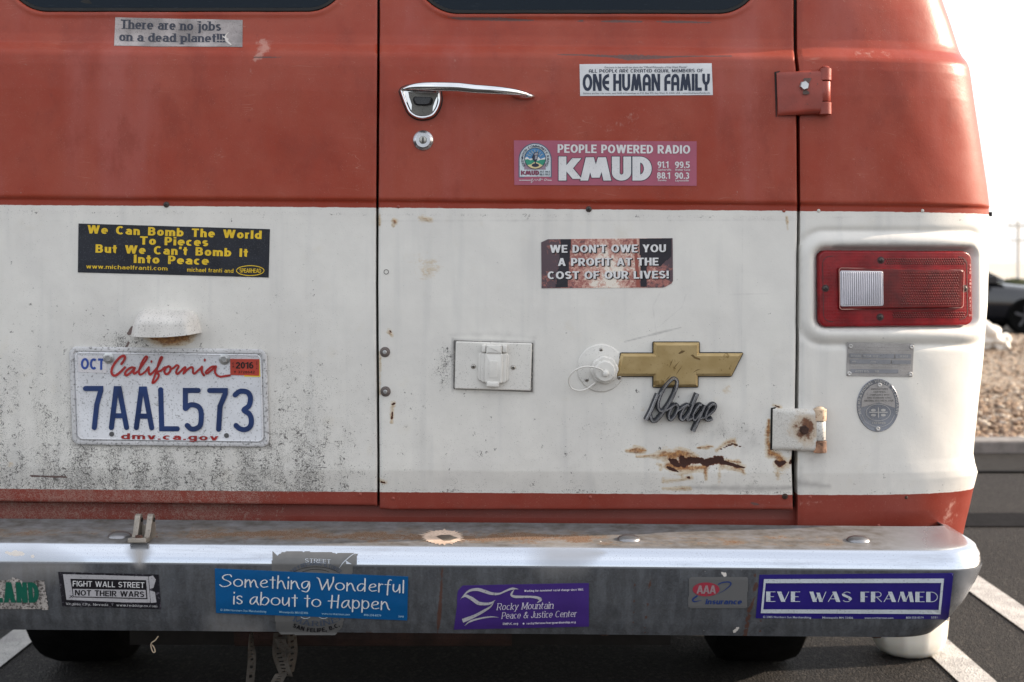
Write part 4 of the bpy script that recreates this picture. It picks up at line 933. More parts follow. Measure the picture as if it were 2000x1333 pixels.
def hinge(quad, kx, ky0, ky1, krad, mats, bolt, bmat, label):
    root = bpy.data.objects.new('hinge', None); link(root, VAN); PINV[root.name] = Matrix.Identity(4); root['label'] = label
    root.matrix_basis = Matrix.Translation((0, 0, 0)); leafm, knm = mats
    hf = lambda U, V: (.0045+.0125*np.sin(np.clip(U, 0, 1)*math.pi/2)**1.0)*np.clip(1-((2*V-1)**2)**8*.35, 0, 1)
    relief('leaf', body, quad, hf, leafm, root, 30, 26, skirt=-.002)
    a = (ky1-ky0)
    for y0, y1, r, m_ in ((ky0, ky0+a*.27, krad, knm[0]), (ky0+a*.285, ky0+a*.715, krad*.86, knm[1]), (ky0+a*.73, ky1, krad, knm[2])):
        p0 = body.pt((kx, y0), .0105); p1 = body.pt((kx, y1), .0105); ax = p1-p0
        q = ax.to_track_quat('Z', 'Y').to_matrix().to_4x4(); L = ax.length; rr = r*K
        MB().lathe([(rr*.93, 0), (rr, .0008), (rr, L-.0008), (rr*.93, L)], 28, Matrix.Translation(p0) @ q).build('knuckle', m_, root, smooth=40)
    p0 = body.pt((kx, ky0-2.5), .0105); MB().lathe([(.0075, 0), (.006, .002), (.003, .0032)], 20, Matrix.Translation(p0-Vector((0, 0, .0018)))).build('pin', knm[0], root, smooth=60)
    hexbolt('bolt', body, bolt[0], bolt[1], bolt[2], .006, bmat, root, off=.0155, washer=False)
    sl = Print(body, .0012); x = quad[0][0]; sl.poly([(x-3.5, quad[0][1]-2), (x+8, quad[0][1]-4), (x+2, quad[0][1]+2), (x+.5, quad[3][1]+2), (quad[3][0]-4, quad[3][1]+2)]); sl.build('slot', BLACK, root)
hinge([(1516, 143), (1602, 140), (1601, 224), (1519, 227)], 1608, 137, 226, 12.5, (REDP, (REDP, REDP, REDP)), (1566, 171.5, 9.5), ZINC, 'upper red hinge with a bright hex bolt')
lowc = body.pt((1566, 834), .016)
RC = rust_over('hinge_rusty', (.62, .60, .56), lowc)
KR = pbr('knuckle_rusty', (.50, .38, .27), .55, 0, .35, .6, '7a3a1a', 160, .3, 200); KD = pbr('knuckle_dark', (.42, .22, .13), .6, 0, .5, .8, '3a1d14', 140, .3, 200)
p = Print(body, .0175); p.poly([(1566,157),(1580,157),(1578,161),(1574,168),(1570,166),(1563,160)]); p.poly([(1563,182),(1570,180),(1576,184),(1575,187),(1568,188),(1563,187)]); p.poly([(1576,147),(1578.5,146.5),(1578,149)]); p.poly([(1590,168),(1593,167),(1592,170)]); p.poly([(1570,206),(1572,205),(1572,207.5)])
p.build('paint_chip', pbr('bare_brown', (.085, .055, .048), .7, 0, .4, .6, '1a0d08', 700), VAN)
hinge([(1509, 799), (1590, 798), (1590, 880), (1508, 877)], 1598, 797, 882, 13, (RC, (KR, CREAMP, KD)), (1566, 837, 9), RUSTB, 'lower cream hinge with a rusted bolt')

# door handle
def handle():
    root = bpy.data.objects.new('door_handle', None); link(root, VAN); PINV[root.name] = Matrix.Identity(4); root['label'] = 'chrome pull handle with push button'
    cup = [(780,179),(785,172),(802,166.5),(835,167),(858,174),(863,190),(862,204),(856,219),(846,230),(830,234.5),(813,233),(798,223),(790,207),(784,191)]
    cup = np.array([tuple(p) for p in spline([*cup, cup[0]], 4)])[:-1]
    plate('bezel', body, cup, [(0, 0), (.3, .004), (1.6, .0085), (3.5, .0105), (6, .0100), (8.5, .0078)], CHROME, root, sharp=40)
    inner = np.array([(798,181),(858,183),(851,196),(846,210),(845,224),(838,228),(818,228),(804,223),(805,206),(800,192)], float)
    plate('cup_face', body, inner, [(0, .0082), (1, .0094), (2.5, .0094)], pbr('worn_nickel', (.16, .155, .145), .38, .85, .2, .5, '1a1816', 700), root, sharp=40)
    btn = rounded([(806, 190), (847, 191.5), (846, 208), (809, 207)], 6.5, 5)
    plate('button_surround', body, btn, [(0, .009), (.5, .0102), (1.5, .0102)], BLACK, root)
    b2 = np.array([(808,194),(812,191),(842,192),(845,195),(841,205),(836,208),(817,208),(812,205)], float)
    plate('push_button', body, b2, [(0, .010), (.6, .0142), (2.2, .0158)], pbr('button_black', (.018, .020, .026), .3, 0), root, sharp=40)
    # bar: flattened tapering tube arching off the door
    comp = lambda c: (1000+(c[0]-1000)*(1-c[2]/2.22), HZ+(c[1]-HZ)*(1-c[2]/2.22), c[2], c[3])
    cl = [comp(c) for c in [(783,178,.004,2),(792,174,.010,4.5),(805,171.5,.017,7),(825,171,.025,9),(850,171.5,.032,9.5),(885,172.5,.037,9.5),(930,174.5,.038,9.2),(975,177.5,.033,8.5),(1005,180.5,.022,7.5),(1024,184,.011,6),(1036,186.5,.004,3.0),(1040,187.5,.0015,.8)]]
    C = spline(cl, 8); V = []; n = 18; M_ = len(C)
    for i, (px, py, h, r) in enumerate(C):
        p = body.pt((px, py), h); a = C[max(i-1, 0)]; b = C[min(i+1, M_-1)]; t = (body.pt(b[:2], b[2])-body.pt(a[:2], a[2])).normalized()
        up = Vector((0, 0, 1)); sd = t.cross(up).normalized(); up = sd.cross(t).normalized()
        for k in range(n):
            an = 2*math.pi*k/n; V.append(p+up*math.sin(an)*r*K*.95+sd*math.cos(an)*min(r, 8)*K*.8)
    b = MB(); b.add(V, [(i*n+k, i*n+(k+1) % n, (i+1)*n+(k+1) % n, (i+1)*n+k) for i in range(M_-1) for k in range(n)]+[tuple(range(n))[::-1], tuple(range((M_-1)*n, M_*n))]); b.build('bar', CHROME, root, smooth=60)
    ft = MB(); q = body.frame(1022, 187, 0, -.1); ft.lathe([(.017, -.0005), (.016, .003), (.011, .008), (.005, .012)], 30, q @ Matrix.Diagonal((1.1, .42, 1, 1))); ft.build('foot', CHROME, root, smooth=60)
    gk = plate('gasket', body, offset_poly(cup, -1.6), [(0, 0), (0, .0012), (1.4, .0016)], BLACK, root)
handle()
def lock():
    root = bpy.data.objects.new('key_lock', None); link(root, VAN); M = body.frame(826.5, 274.5, 0); root.matrix_basis = M; PINV[root.name] = Matrix.Identity(4)
    sat = pbr('satin_chrome', (.46, .47, .50), .25, .95, .06, .25, '5a564e', 800)
    MB().lathe([(.0158, -.001), (.0157, .0012), (.0148, .0022), (.0120, .0046), (.0112, .0052), (.0060, .0052), (.0058, .0044)], 40).build('bezel', sat, root, smooth=25)
    MB().lathe([(.0056, .004), (.0055, .0058), (.0050, .0060)], 28).build('cylinder', pbr('lock_core', (.42, .41, .38), .35, .9), root, smooth=30)
    b = MB(); b.box((0, 0, .0061), (.0011, .0042, .00025)); b.build('key_slot', BLACK, root)
    MB().lathe([(.0060, .0045), (.0060, .0050)], 28).build('ring', BLACK, root)
lock()

# licence plate lamp hood
def hood():
    quad = [(270, 603), (386, 605), (394, 653), (261, 657)]
    def hf(U, V):
        a = np.abs(2*U-1); side = 1-np.clip((a-.62)/.38, 0, 1)**2.2; top = np.clip(V/.55, 0, 1)
        return .042*np.sqrt(np.clip(1-(1-top)**2, 0, 1))*(.22+.78*side**.6)*(.92+.08*V)*np.where((V < .01) | (U < .005) | (U > .995), 0.02, 1)
    def warp(P, U, V):
        P = P.copy(); a = np.abs(2*U-1); P[..., 1] += 13*np.clip((a-.60)/.40, 0, 1)**2.4*(1-V)**1.6; P[..., 0] += (U-.5)*26*np.sin(V*math.pi*.5)*0
        P[..., 1] += 5*(1-a**2)*V*.9-3*V; return P
    relief('lamp_hood', body, quad, hf, pbr('hood_paint', (.63, .61, .58), .36, 0, .06, .45, '33302c', 420, .35, 200), VAN, 44, 30, warp=warp, label='white hood of the licence plate lamp')
hood()

# licence plate
def licence():
    root = bpy.data.objects.new('licence_plate', None); link(root, VAN); PINV[root.name] = Matrix.Identity(4); root['label'] = 'white California licence plate 7AAL573 in a pressed frame'
    Q = [(136, 677), (521.5, 682.5), (527, 873), (143, 868)]
    WP = pbr('plate_enamel', (.62, .63, .66), .33, 0, .05, .42, '2e2b2a', 330, .2, 300)
    plate('frame', body, rounded(Q, 15), [(0, .001), (0, .0035), (1.2, .0045), (4.5, .0052), (8, .0048), (9.5, .0030)], pbr('plate_frame', (.56, .56, .57), .4, 0, .08, .6, '2a2725', 260, .4, 300), root, sharp=25)
    Q2 = [lerp(Q[0], Q[2], .022), lerp(Q[1], Q[3], .022), lerp(Q[2], Q[0], .022), lerp(Q[3], Q[1], .022)]
    base = plate('plate', body, rounded([(147.5, 688), (511, 692.5), (516, 863), (153.5, 858)], 11), [(0, .003), (0, .0052), (1.5, .0060), (3.2, .0052), (3.8, .0050)], WP, root, sharp=25)
    NAVY = pbr('plate_navy', (.012, .035, .13), .35, 0, .2, .3, '1a1c22', 600); CRIM = pbr('plate_crimson', (.33, .018, .018), .4, 0, .15, .2)
    def Z(P, ox=130, oy=670, s=4.878): return [(ox+x/s, oy+y/s) for x, y in P]
    w_ = 9.9
    d = Print(body, .0058)
    G = [[[(192,431),(336,431),(336,455),(300,580),(276,802)]],
         [[(438,802),(483,432),(512,432),(581,802)], [(462,690),(558,690)]],
         [[(674,803),(722,436),(752,436),(820,805)], [(700,693),(795,695)]],
         [[(905,443),(915,814),(1063,814)]],
         [[(1262,450),(1140,450),(1140,620)], arc(1196, 700, 90, 113, 235, 340, 10)[0:0]+[(1142,622),(1180,590),(1225,588),(1270,610),(1290,660),(1290,740),(1275,790),(1230,815),(1190,812),(1158,782)]],
         [[(1372,450),(1520,450),(1520,480),(1470,600),(1456,818)]],
         [[(1613,492),(1650,462),(1690,456),(1735,470),(1757,510),(1757,555),(1740,600),(1698,636),(1745,670),(1765,715),(1765,770),(1740,808),(1695,822),(1650,808),(1622,782)]]]
    for gl in G:
        for k, s_ in enumerate(gl):
            P = Z(s_); sm = len(s_) > 6
            P = spline(P, 6) if sm else P
            d.stroke(P, w_, 'round', False, dz=k*.00006)
            if not sm:
                for q in P: d.poly(ellipse(q[0], q[1], w_/2, w_/2, 16), dz=.0001+k*.00006)
    lt = d.build('lettering', NAVY, root)
    sdf = lt.modifiers.new('solid', 'SOLIDIFY'); sdf.thickness = .0006; sdf.offset = 1
    c = Print(body, .0066)
    def Z8(P): return [(210+x/8, 685+y/8) for x, y in P]
    CAL = [([(235,205),(268,160),(290,110),(270,78),(200,112),(115,220),(82,310),(98,370),(150,382),(230,320),(288,258)], 4.6), ([(445,268),(390,258),(320,305),(292,355),(312,382),(350,362),(400,318),(440,270),(424,325),(440,355),(500,315)], 4.2),
           ([(500,315),(580,200),(636,115),(628,88),(600,105),(545,200),(512,300),(516,362),(550,366),(610,320),(660,258)], 3.8), ([(662,255),(662,330),(682,370),(730,332)], 4.0), ([(730,332),(800,250),(862,125),(866,98),(845,110),(812,200),(775,330),(722,478),(728,500),(760,478),(805,420),(818,372),(785,335),(850,308),(915,255)], 4.0),
           ([(970,240),(925,268),(905,325),(930,362),(965,352),(1000,300),(995,255),(965,240)], 4.2), ([(995,290),(1045,265),(1095,225),(1125,245),(1095,300),(1088,345),(1110,360),(1150,325),(1215,262),(1230,270),(1200,355)], 4.0), ([(1205,350),(1260,295),(1320,255),(1348,270),(1350,335),(1372,355),(1425,310),(1492,250)], 4.0), ([(1490,248),(1488,325),(1520,380)], 4.2),
           ([(1705,243),(1640,250),(1565,310),(1550,342),(1575,350),(1640,300),(1705,243),(1692,320),(1722,378),(1780,402),(1850,392),(1925,382)], 4.0)]
    for k, (P, w1) in enumerate(CAL): c.stroke(Z8(P), w1*1.05, 'round', dz=k*2e-5)
    for q in ((703, 166), (1533, 145)): e = Z8([q])[0]; c.poly(ellipse(e[0], e[1], 2.0, 2.8, 14))
    L = lettering('dmv.ca.gov', v=.20, h=.17, track=.16, st={'single': 0}); c.text(L, (238.5, 857), (428, 859.5), 11.7)
    c.build('lettering', CRIM, root)
    # month and year tags
    s1 = sheet('month_sticker', body, [(154.2, 695.6), (210, 696.7), (210.4, 728.4), (154.6, 726.4)], pbr('tag_white', (.62, .60, .62), .5, 0, .05, .35, '4a4444', 500), root, off=.0056)
    o = Print(body, .0062); o.text(lettering('OCT', v=.22, h=.2, track=.1), (160, 721), (206, 722), 22); o.build('lettering', pbr('tag_blue', (.025, .07, .33), .4), s1)
    y1 = sheet('year_sticker', body, [(488, 702), (510, 703), (511, 735.8), (478, 735)], pbr('tag_yellow', (.75, .55, .03), .5), root, off=.0054)
    s2 = sheet('year_sticker', body, [(451.2, 700.7), (507.6, 701.2), (507.6, 733.6), (451.2, 732.1)], pbr('tag_red', (.42, .045, .025), .45, 0, .12, .2), root, off=.0058)
    o = Print(body, .0063); o.text(lettering('2016', v=.2, h=.17, track=.09), (462, 719.4), (496.5, 719.6), 12.7); o.text(lettering('Y 3728642', v=.15, track=.16), (458, 728.6), (499, 729), 5)
    for i, ch in enumerate('CA'): o.text(lettering(ch, v=.18), (455.5, 711.5+i*6), (458.5, 711.5+i*6), 3.8)
    for i, ch in enumerate('2016'): o.text(lettering(ch, v=.15), (502, 708+i*4.2), (504, 708+i*4.2), 2.8)
    o.build('lettering', BLACK, s2)
    for px, py in ((220.2, 847.3), (443.7, 850)): MB().lathe([(.0038, 0), (.0038, .0004)], 20, body.frame(px, py, .0056)).build('hole', pbr('hole_grey', (.08, .08, .085), .6), root)
    for px, py in ((214, 699.1), (440, 701.2)): hexbolt('bolt', body, px, py, 7, .0035, ZINC, root, off=.0066, washer=False); MB().lathe([(.0085, 0), (.0085, .0008), (.006, .0013)], 28, body.frame(px, py, .0058)).build('bolt_washer', ZINC, root, smooth=40)
licence()

# outlet cover
PLAS = pbr('ivory_plastic', (.66, .645, .61), .38, 0, .04, .30, '4a443c', 500); PLAS2 = pbr('ivory_plastic_clean', (.68, .665, .63), .35, 0, .04, .12, '4a443c', 500)
def outlet():
    root = bpy.data.objects.new('outlet_cover', None); link(root, VAN); PINV[root.name] = Matrix.Identity(4); root['label'] = 'white weatherproof outlet cover on the right door'
    def Z(P, s=10.253): return [(870+x/s, 650+y/s) for x, y in P]
    plate('gasket', body, rounded(Z([(165,150),(1760,205),(1750,1185),(160,1130)]), 2), [(0, 0), (0, .0018), (1, .002)], pbr('gasket_grey', (.13, .125, .12), .8, 0, .4, .7, '9a968c', 300), root)
    plate('cover_plate', body, rounded(Z([(210,172),(1735,212),(1705,1160),(185,1118)]), 2.5), [(0, .001), (0, .0045), (.8, .0058), (2.2, .0064)], PLAS, root, sharp=25)
    plate('flap_base', body, rounded(Z([(665,395),(1270,410),(1255,975),(645,950)]), 6), [(0, .006), (0, .0085), (1, .0098), (3, .0100)], PLAS2, root, sharp=25)
    plate('flap_step', body, rounded(Z([(725,405),(1225,415),(1210,995),(705,975)]), 5), [(0, .0098), (0, .0122), (1, .0132), (2.5, .0134)], PLAS2, root, sharp=25)
    plate('flap', body, rounded(Z([(795,400),(1150,410),(1135,1000),(785,985)]), 4), [(0, .013), (0, .0160), (1.2, .0172), (4, .0178)], PLAS2, root, sharp=25)
    plate('flap_inset', body, rounded(Z([(875,540),(1045,545),(1035,885),(875,880)]), 3), [(0, .0176), (.4, .0184), (1.2, .0185)], PLAS2, root, sharp=25)
    plate('latch', body, rounded(Z([(828,955),(1075,965),(1070,1065),(825,1058)]), 3), [(0, .006), (0, .0195), (1, .0207), (3, .021)], PLAS2, root, sharp=25)
    for q in ([(730,235),(812,237),(810,385),(728,378)], [(1135,240),(1240,243),(1232,390),(1138,385)]): plate('hinge_post', body, rounded(Z(q), 2), [(0, .006), (0, .014), (1, .0155), (2, .0157)], PLAS2, root, sharp=25)
    plate('hinge_bridge', body, rounded(Z([(820,238),(1130,242),(1128,420),(820,415)]), 2), [(0, .006), (0, .0165), (1.2, .018), (3, .0182)], PLAS2, root, sharp=25)
    for px, py in ((924.8, 715.2), (1002.3, 717.2)): crossed(body, px, py, 5, SCR, root, off=.0062, h=.0022)
outlet()

# round cable inlet with cap and tether
def inlet():
    root = bpy.data.objects.new('cable_inlet', None); link(root, VAN); PINV[root.name] = Matrix.Identity(4); root['label'] = 'round ivory power inlet with screw cap on a tether'
    M = body.frame(1173.5, 719.5, 0)
    MB().lathe([(.0375, -.001), (.0375, .0012), (.036, .0028), (.026, .0048), (.022, .0052)], 56, M).build('flange', PLAS, root, smooth=30)
    M2 = body.frame(1180, 722, 0)
    MB().lathe([(.021, .004), (.0205, .011), (.019, .0125), (.014, .0125)], 48, M2, bump=lambda i, k: 1+.05*(1 if (i % 6 < 3) else 0)*(k in (0, 1, 2))).build('collar', PLAS, root, smooth=30)
    M3 = body.frame(1180, 723.5, 0)
    MB().lathe([(.0160, .012), (.0158, .019), (.0145, .0205), (.007, .0208)], 48, M3, bump=lambda i, k: 1+.035*(1 if (i % 4 < 2) else 0)*(k in (0, 1))).build('cap', PLAS2, root, smooth=30)
    MB().lathe([(.0052, .020), (.0050, .0255), (.0036, .0270), (.001, .0275)], 24, body.frame(1181, 727, 0)).build('knob', PLAS2, root, smooth=60)
    def Z(P): return [(1100+x/5.405, 650+y/5.405, h) for x, y, h in P]
    T = spline(Z([(435,425,.0255),(390,375,.026),(300,345,.027),(200,345,.028),(110,385,.027),(60,450,.022),(55,520,.016),(90,580,.012),(160,605,.010),(240,590,.009),(300,550,.009),(335,525,.0075)]), 6)
    MB().tube([body.pt(p[:2], p[2]) for p in T], .0013, 10).build('tether', PLAS2, root, smooth=60)
    for px, py in ((1173.5, 683.5), (1146, 741.5), (1209, 737)): crossed(body, px, py, 4.8, SCR, root, off=.003, h=.0022)
inlet()

# gold cross emblem
def emblem():
    root = bpy.data.objects.new('gold_emblem', None); link(root, VAN); PINV[root.name] = Matrix.Identity(4); root['label'] = 'gold bow tie shaped emblem'
    B = [(1201.8,734.6),(1212.3,690.3),(1275.4,690.3),(1275.4,668.8),(1364.9,668.8),(1364.9,689.8),(1450,689.8),(1427.5,734.6),(1362.4,734.6),(1362.4,755.5),(1275.4,755.8),(1275.4,734.6)]
    B = np.array(B); B0 = B.copy(); n = len(B); out = []
    for i in range(n):           # small corner radii
        p = B[i]; a = B[i-1]-p; b = B[(i+1) % n]-p; a /= np.linalg.norm(a); b /= np.linalg.norm(b)
        for t in (0, .33, .67, 1): out.append(p+a*2.0*(1-t)**2+b*2.0*t**2)
    B = np.array(out)
    plate('backing', body, offset_poly(B, -1.6), [(0, .0), (0, .003), (.6, .0036)], BLACK, root)
    N = NT('gold_lacquer'); sp = N.ss(N.noise(330, 3, .6), .64, .70); st = N.ss(N.noise(34, 4, .6), .60, .64)
    c = N.mix(N.ss(N.noise(40, 3), .3, .7), (.37, .265, .115), (.45, .335, .165)); c = N.mix(N.math('MULTIPLY', sp, .6), c, (.12, .07, .025)); c = N.mix(N.math('MULTIPLY', st, .75), c, (.17, .105, .03))
    N.set(Base_Color=c, Metallic=.45, Roughness=.36); N.bump(N.noise(500, 2), .15, .0005)
    plate('face', body, B0, [(0, .0030), (.2, .0052), (1.4, .0062), (5.0, .0090), (5.6, .0092)], N.m, root, sharp=18)
    p = Print(body, .0096)
    for a in ([(1313,701),(1309,709),(1306,717)], [(1326,705),(1318,714),(1313,722)], [(1331,714),(1325,722),(1319,731)], [(1308,732),(1303,738),(1298,743)], [(1352,727),(1360,722),(1367,720)]): p.stroke(a, 1, taper=[.3, 1.5, .3])
    for a in ([(1323,690),(1330,684),(1337,685),(1332,689),(1326,691)], [(1347,693),(1352,692),(1356,696),(1366,700),(1366,703),(1355,700)]): p.poly(a)
    p.build('scratch', pbr('gold_chip', (.13, .075, .02), .6), root)
emblem()
# chrome script badge
def badge():
    root = bpy.data.objects.new('script_badge', None); link(root, VAN); PINV[root.name] = Matrix.Identity(4); root['label'] = 'chrome cursive script badge'
    def Z(P): return [(1250+x/11.106, 730+y/11.106) for x, y in P]
    S = [([(372,432),(300,600),(225,780),(150,930),(118,990)], 6.2), ([(212,885),(225,960),(275,1012),(340,995),(440,880),(540,730),(640,580),(735,380),(785,210),(775,130),(715,92),(640,140),(540,250),(440,420),(380,580),(372,690),(395,760),(440,798),(520,785),(620,735),(700,678)], 5.2),
         ([(752,655),(690,690),(625,800),(605,900),(625,970),(665,975),(735,890),(790,770),(800,690),(752,655)], 4.6), ([(795,790),(860,750),(930,700),(1000,665)], 3.6), ([(1045,680),(990,672),(920,750),(865,870),(865,955),(905,985),(960,940),(1050,820)], 4.6), ([(1222,420),(1130,640),(1030,880),(1005,960),(1040,978),(1110,945)], 6.0),
         ([(1312,668),(1260,665),(1185,760),(1130,880),(1135,965),(1170,985),(1220,930),(1310,800)], 4.6), ([(1385,672),(1290,880),(1210,1060),(1132,1235)], 6.0), ([(1240,985),(1310,945),(1385,935)], 3.4), ([(1385,945),(1480,865),(1585,760),(1612,680),(1570,648),(1500,690),(1430,800),(1400,920),(1420,975),(1470,990),(1550,955)], 4.6)]
    def strokes(nm, mat, g, h0, h1, in_):
        V = []; Fc = []
        for k, (P, w_) in enumerate(S):
            P = spline(Z(P), 5); n = len(P); w1 = (w_+g)/2; rows = []
            for i in range(n):
                t = P[min(i+1, n-1)]-P[max(i-1, 0)]; t /= np.linalg.norm(t); nn = np.array([-t[1], t[0]])
                rows.append([(P[i]+nn*w1, h0), (P[i]+nn*w1, h1*.75), (P[i]+nn*w1*in_, h1), (P[i]-nn*w1*in_, h1), (P[i]-nn*w1, h1*.75), (P[i]-nn*w1, h0)])
            b = len(V); hz = k*5e-5
            for r_ in rows:
                for q, h in r_: V.append((q[0], q[1], h+hz))
            for i in range(n-1):
                for m_ in range(5): Fc.append((b+i*6+m_, b+i*6+m_+1, b+(i+1)*6+m_+1, b+(i+1)*6+m_))
            Fc.append(tuple(b+i for i in range(6))); Fc.append(tuple(b+(n-1)*6+i for i in range(6))[::-1])
        V = np.array(V); W = body.at(V[:, 0], V[:, 1], V[:, 2]); o = mesh_obj(nm, W, Fc, mat, root, fix=True); finish_sharp(o, 30); return o
    strokes('letter_base', pbr('badge_dark', (.045, .048, .058), .5, .5, .2), 3.2, .0, .0100, .9)
    strokes('letter_face', pbr('badge_metal', (.50, .51, .55), .22, .92, .15, .3, '2a2a30', 700), 0, .009, .0150, .55)
badge()

# tail light
def tail():
    root = bpy.data.objects.new('tail_light', None); link(root, VAN); PINV[root.name] = Matrix.Identity(4); root['label'] = 'red rectangular tail light with clear reversing window'
    def lens(nm, a, b, fine=900, tr=0, lum=0):
        N = NT(nm)
        v1 = N.noise(45, 4, .6); v2 = N.noise(280, 4, .6); c = N.mix(N.ss(v1, .3, .7), a, b)
        ck = N.n('ShaderNodeTexVoronoi'); ck.inputs['Scale'].default_value = 250; ck.inputs['Randomness'].default_value = 0; N.l(N.map((1, 1, .8)), ck.inputs['Vector'])
        N.set(Base_Color=N.mix(N.math('MULTIPLY', N.ss(v2, .58, .72), .22), c, (.22, .05, .05)), Roughness=.30); N.b.inputs['Specular IOR Level'].default_value = .3; N.b.inputs['Coat Weight'].default_value = .12; N.b.inputs['Coat Roughness'].default_value = .18
        N.b.inputs['Subsurface Weight'].default_value = .25; N.b.inputs['Subsurface Radius'].default_value = (1, .1, .05); N.b.inputs['Subsurface Scale'].default_value = .006
        N.bump(N.math('ADD', N.math('MULTIPLY', ck.outputs['Distance'], 1.0), N.math('MULTIPLY', v2, .3)), .18, .0010); return N.m
    RL = lens('lens_red', (.15, .003, .006), (.25, .006, .011)); RL2 = lens('lens_red_deep', (.085, .004, .005), (.15, .007, .007))
    def W(x, y): return (1580+x/5.882, 470+y/5.882)
    gq = [W(75, 62), W(1915, 68), W(1925, 1015), W(80, 1010)]
    plate('housing', body, rounded(gq, 26, 8), [(0, -.0135), (0, -.010), (2, -.0095)], pbr('lamp_housing', (.20, .20, .21), .7, 0, .3, .8, '5a4a38', 260, .3), root, step=8)
    oq = [W(98, 112), W(1868, 122), W(1882, 980), W(108, 1002)]
    def dome(nm, q, r, h0, h1, edge, mat, nu, nv, sk):
        cx = sum(a[0] for a in q)/4; cy = sum(a[1] for a in q)/4; hx = (q[1][0]+q[2][0]-q[0][0]-q[3][0])/4; hy = (q[2][1]+q[3][1]-q[0][1]-q[1][1])/4
        def hf(U, V):
            s = rrsdf(cx-hx+2*hx*U, cy-hy+2*hy*V, cx, cy, hx, hy, r); return np.where(s > .6, h0, h1-(h1-h0)*.45*np.clip(1+s/edge, 0, 1)**3)
        return relief(nm, body, q, hf, mat, root, nu, nv, skirt=sk, sharp=45)
    dome('lens', oq, 17, -.012, .0022, 4, RL, 200, 110, -.012)
    pr = rounded([W(150, 182), W(1800, 190), W(1812, 905), W(165, 935)], 15, 8)
    p = Print(body, .0026); p.stroke(list(pr)+[pr[0]], 1.3, smooth=False); p.build('groove', pbr('lens_groove', (.05, .012, .014), .5), root)
    iq = [W(322, 312), W(1740, 335), W(1730, 775), W(330, 795)]
    dome('inner_lens', iq, 6, .002, .0088, 2.5, RL2, 150, 60, .002)
    e = rounded(iq, 6, 6); p = Print(body, .0102); p.stroke(list(offset_poly(e, .8))+[offset_poly(e, .8)[0]], .9, smooth=False); p.build('lens_edge', pbr('worn_edge', (.55, .30, .25), .4), root)
    rq = [W(338, 348), W(828, 355), W(832, 750), W(345, 758)]
    N = NT('clear_lens'); N.set(Base_Color=N.mix(N.noise(300, 3), (.50, .49, .54), (.62, .61, .65)), Roughness=.35)
    plate('reverse_lens', body, rounded(rq, 3.5, 4), [(0, .0075), (0, .0094), (.8, .0100)], N.m, root, sharp=30)
    rib0 = MB(); n = 19
    for i in range(n):
        u = (i+.5)/n; top = lerp(lerp(rq[0], rq[1], .03), lerp(rq[0], rq[1], .97), u); bo = lerp(lerp(rq[3], rq[2], .03), lerp(rq[3], rq[2], .97), u); hw = 1.25
        q = [(top[0]-hw, top[1]+2.5), (top[0]+hw, top[1]+2.5), (bo[0]+hw, bo[1]-2.5), (bo[0]-hw, bo[1]-2.5)]
        plate('rib', body, q, [(0, .0098), (.7, .0114), (.9, .0116)], pbr('rib_clear', (.66, .65, .70), .3, 0, .06), root, sharp=60)
    p = Print(body, .0101)
    for i in range(n+1):
        u = i/n; top = lerp(lerp(rq[0], rq[1], .03), lerp(rq[0], rq[1], .97), u); bo = lerp(lerp(rq[3], rq[2], .03), lerp(rq[3], rq[2], .97), u); p.poly([(top[0]-.35, top[1]+2), (top[0]+.35, top[1]+2), (bo[0]+.35, bo[1]-2), (bo[0]-.35, bo[1]-2)])
    p.build('rib_gap', pbr('rib_shadow', (.12, .12, .15), .5), root)
    # small prisms on the red lenses
    pm = MB()
    gx = []
    for (x0, x1, y0, y1, h, sx, sy) in ((1040, 1690, 370, 740, .0088, 26, 30), (880, 1790, 215, 290, .0024, 26, 26), (960, 1790, 830, 900, .0024, 26, 26)):
        for x in np.arange(x0, x1, sx):
            for y in np.arange(y0, y1, sy): gx.append((*W(x+(sx/2 if int(y/sy) % 2 else 0), y), h))
    G = np.array(gx); B0 = body.at(G[:, 0], G[:, 1], G[:, 2]); 
    for i, c in enumerate(B0):
        Mx = None; r = .0013; c = Vector(c); nn = Vector(body.nrm(np.array([c.x]), np.array([c.z]))[0]); ex = Vector((1, 0, 0)); ex = (ex-nn*nn.dot(ex)).normalized(); ey = nn.cross(ex)
        pm.add([c-ex*r*1.2-ey*r, c+ex*r*1.2-ey*r, c+ex*r*1.2+ey*r, c-ex*r*1.2+ey*r, c+nn*.0007], [(0, 1, 4), (1, 2, 4), (2, 3, 4), (3, 0, 4)])
    pm.build('prisms', RL2, root, kind='stuff')
    t = Print(body, .0030); t.text(lettering('SAE AIST 72', v=.16), (0, 0), (1, 0), 1) if False else None
    # moulded code down the right edge
    for k, ch in enumerate('SAE AIST P72'):
        if ch == ' ': continue
        c = W(1838, 285+k*42); t.text(lettering(ch, v=.2), (c[0]-1.6, c[1]+2.3), (c[0]+1.6, c[1]+2.3), 4.4)
    t.stroke([*ellipse(*W(1850, 790), 2.6, 2.6, 14), (W(1850, 790)[0]+2.6, W(1850, 790)[1])], .6, smooth=False)
    t.text(lettering('DOT', v=.2), (W(1835, 870)[0]-2, W(0, 870)[1]), (W(1835, 870)[0]+6, W(0, 870)[1]), 4)
    t.build('lettering', pbr('lens_code', (.55, .28, .26), .5), root)
    for px, py in (W(822, 228), W(812, 880), W(185, 550), W(1778, 552)):
        pass
    for x, y in ((822, 228), (812, 880), (185, 550), (1778, 552)):
        px, py = W(x, y); plate('screw_recess', body, ellipse(px, py, 7.4, 7.4, 28), [(0, .0020), (.4, .0028), (1.2, .0028)], pbr('recess_dark', (.07, .02, .022), .5), root); crossed(body, px, py, 5.4, DSCR, root, off=.003, h=.0025, roll=x*.01)
tail()

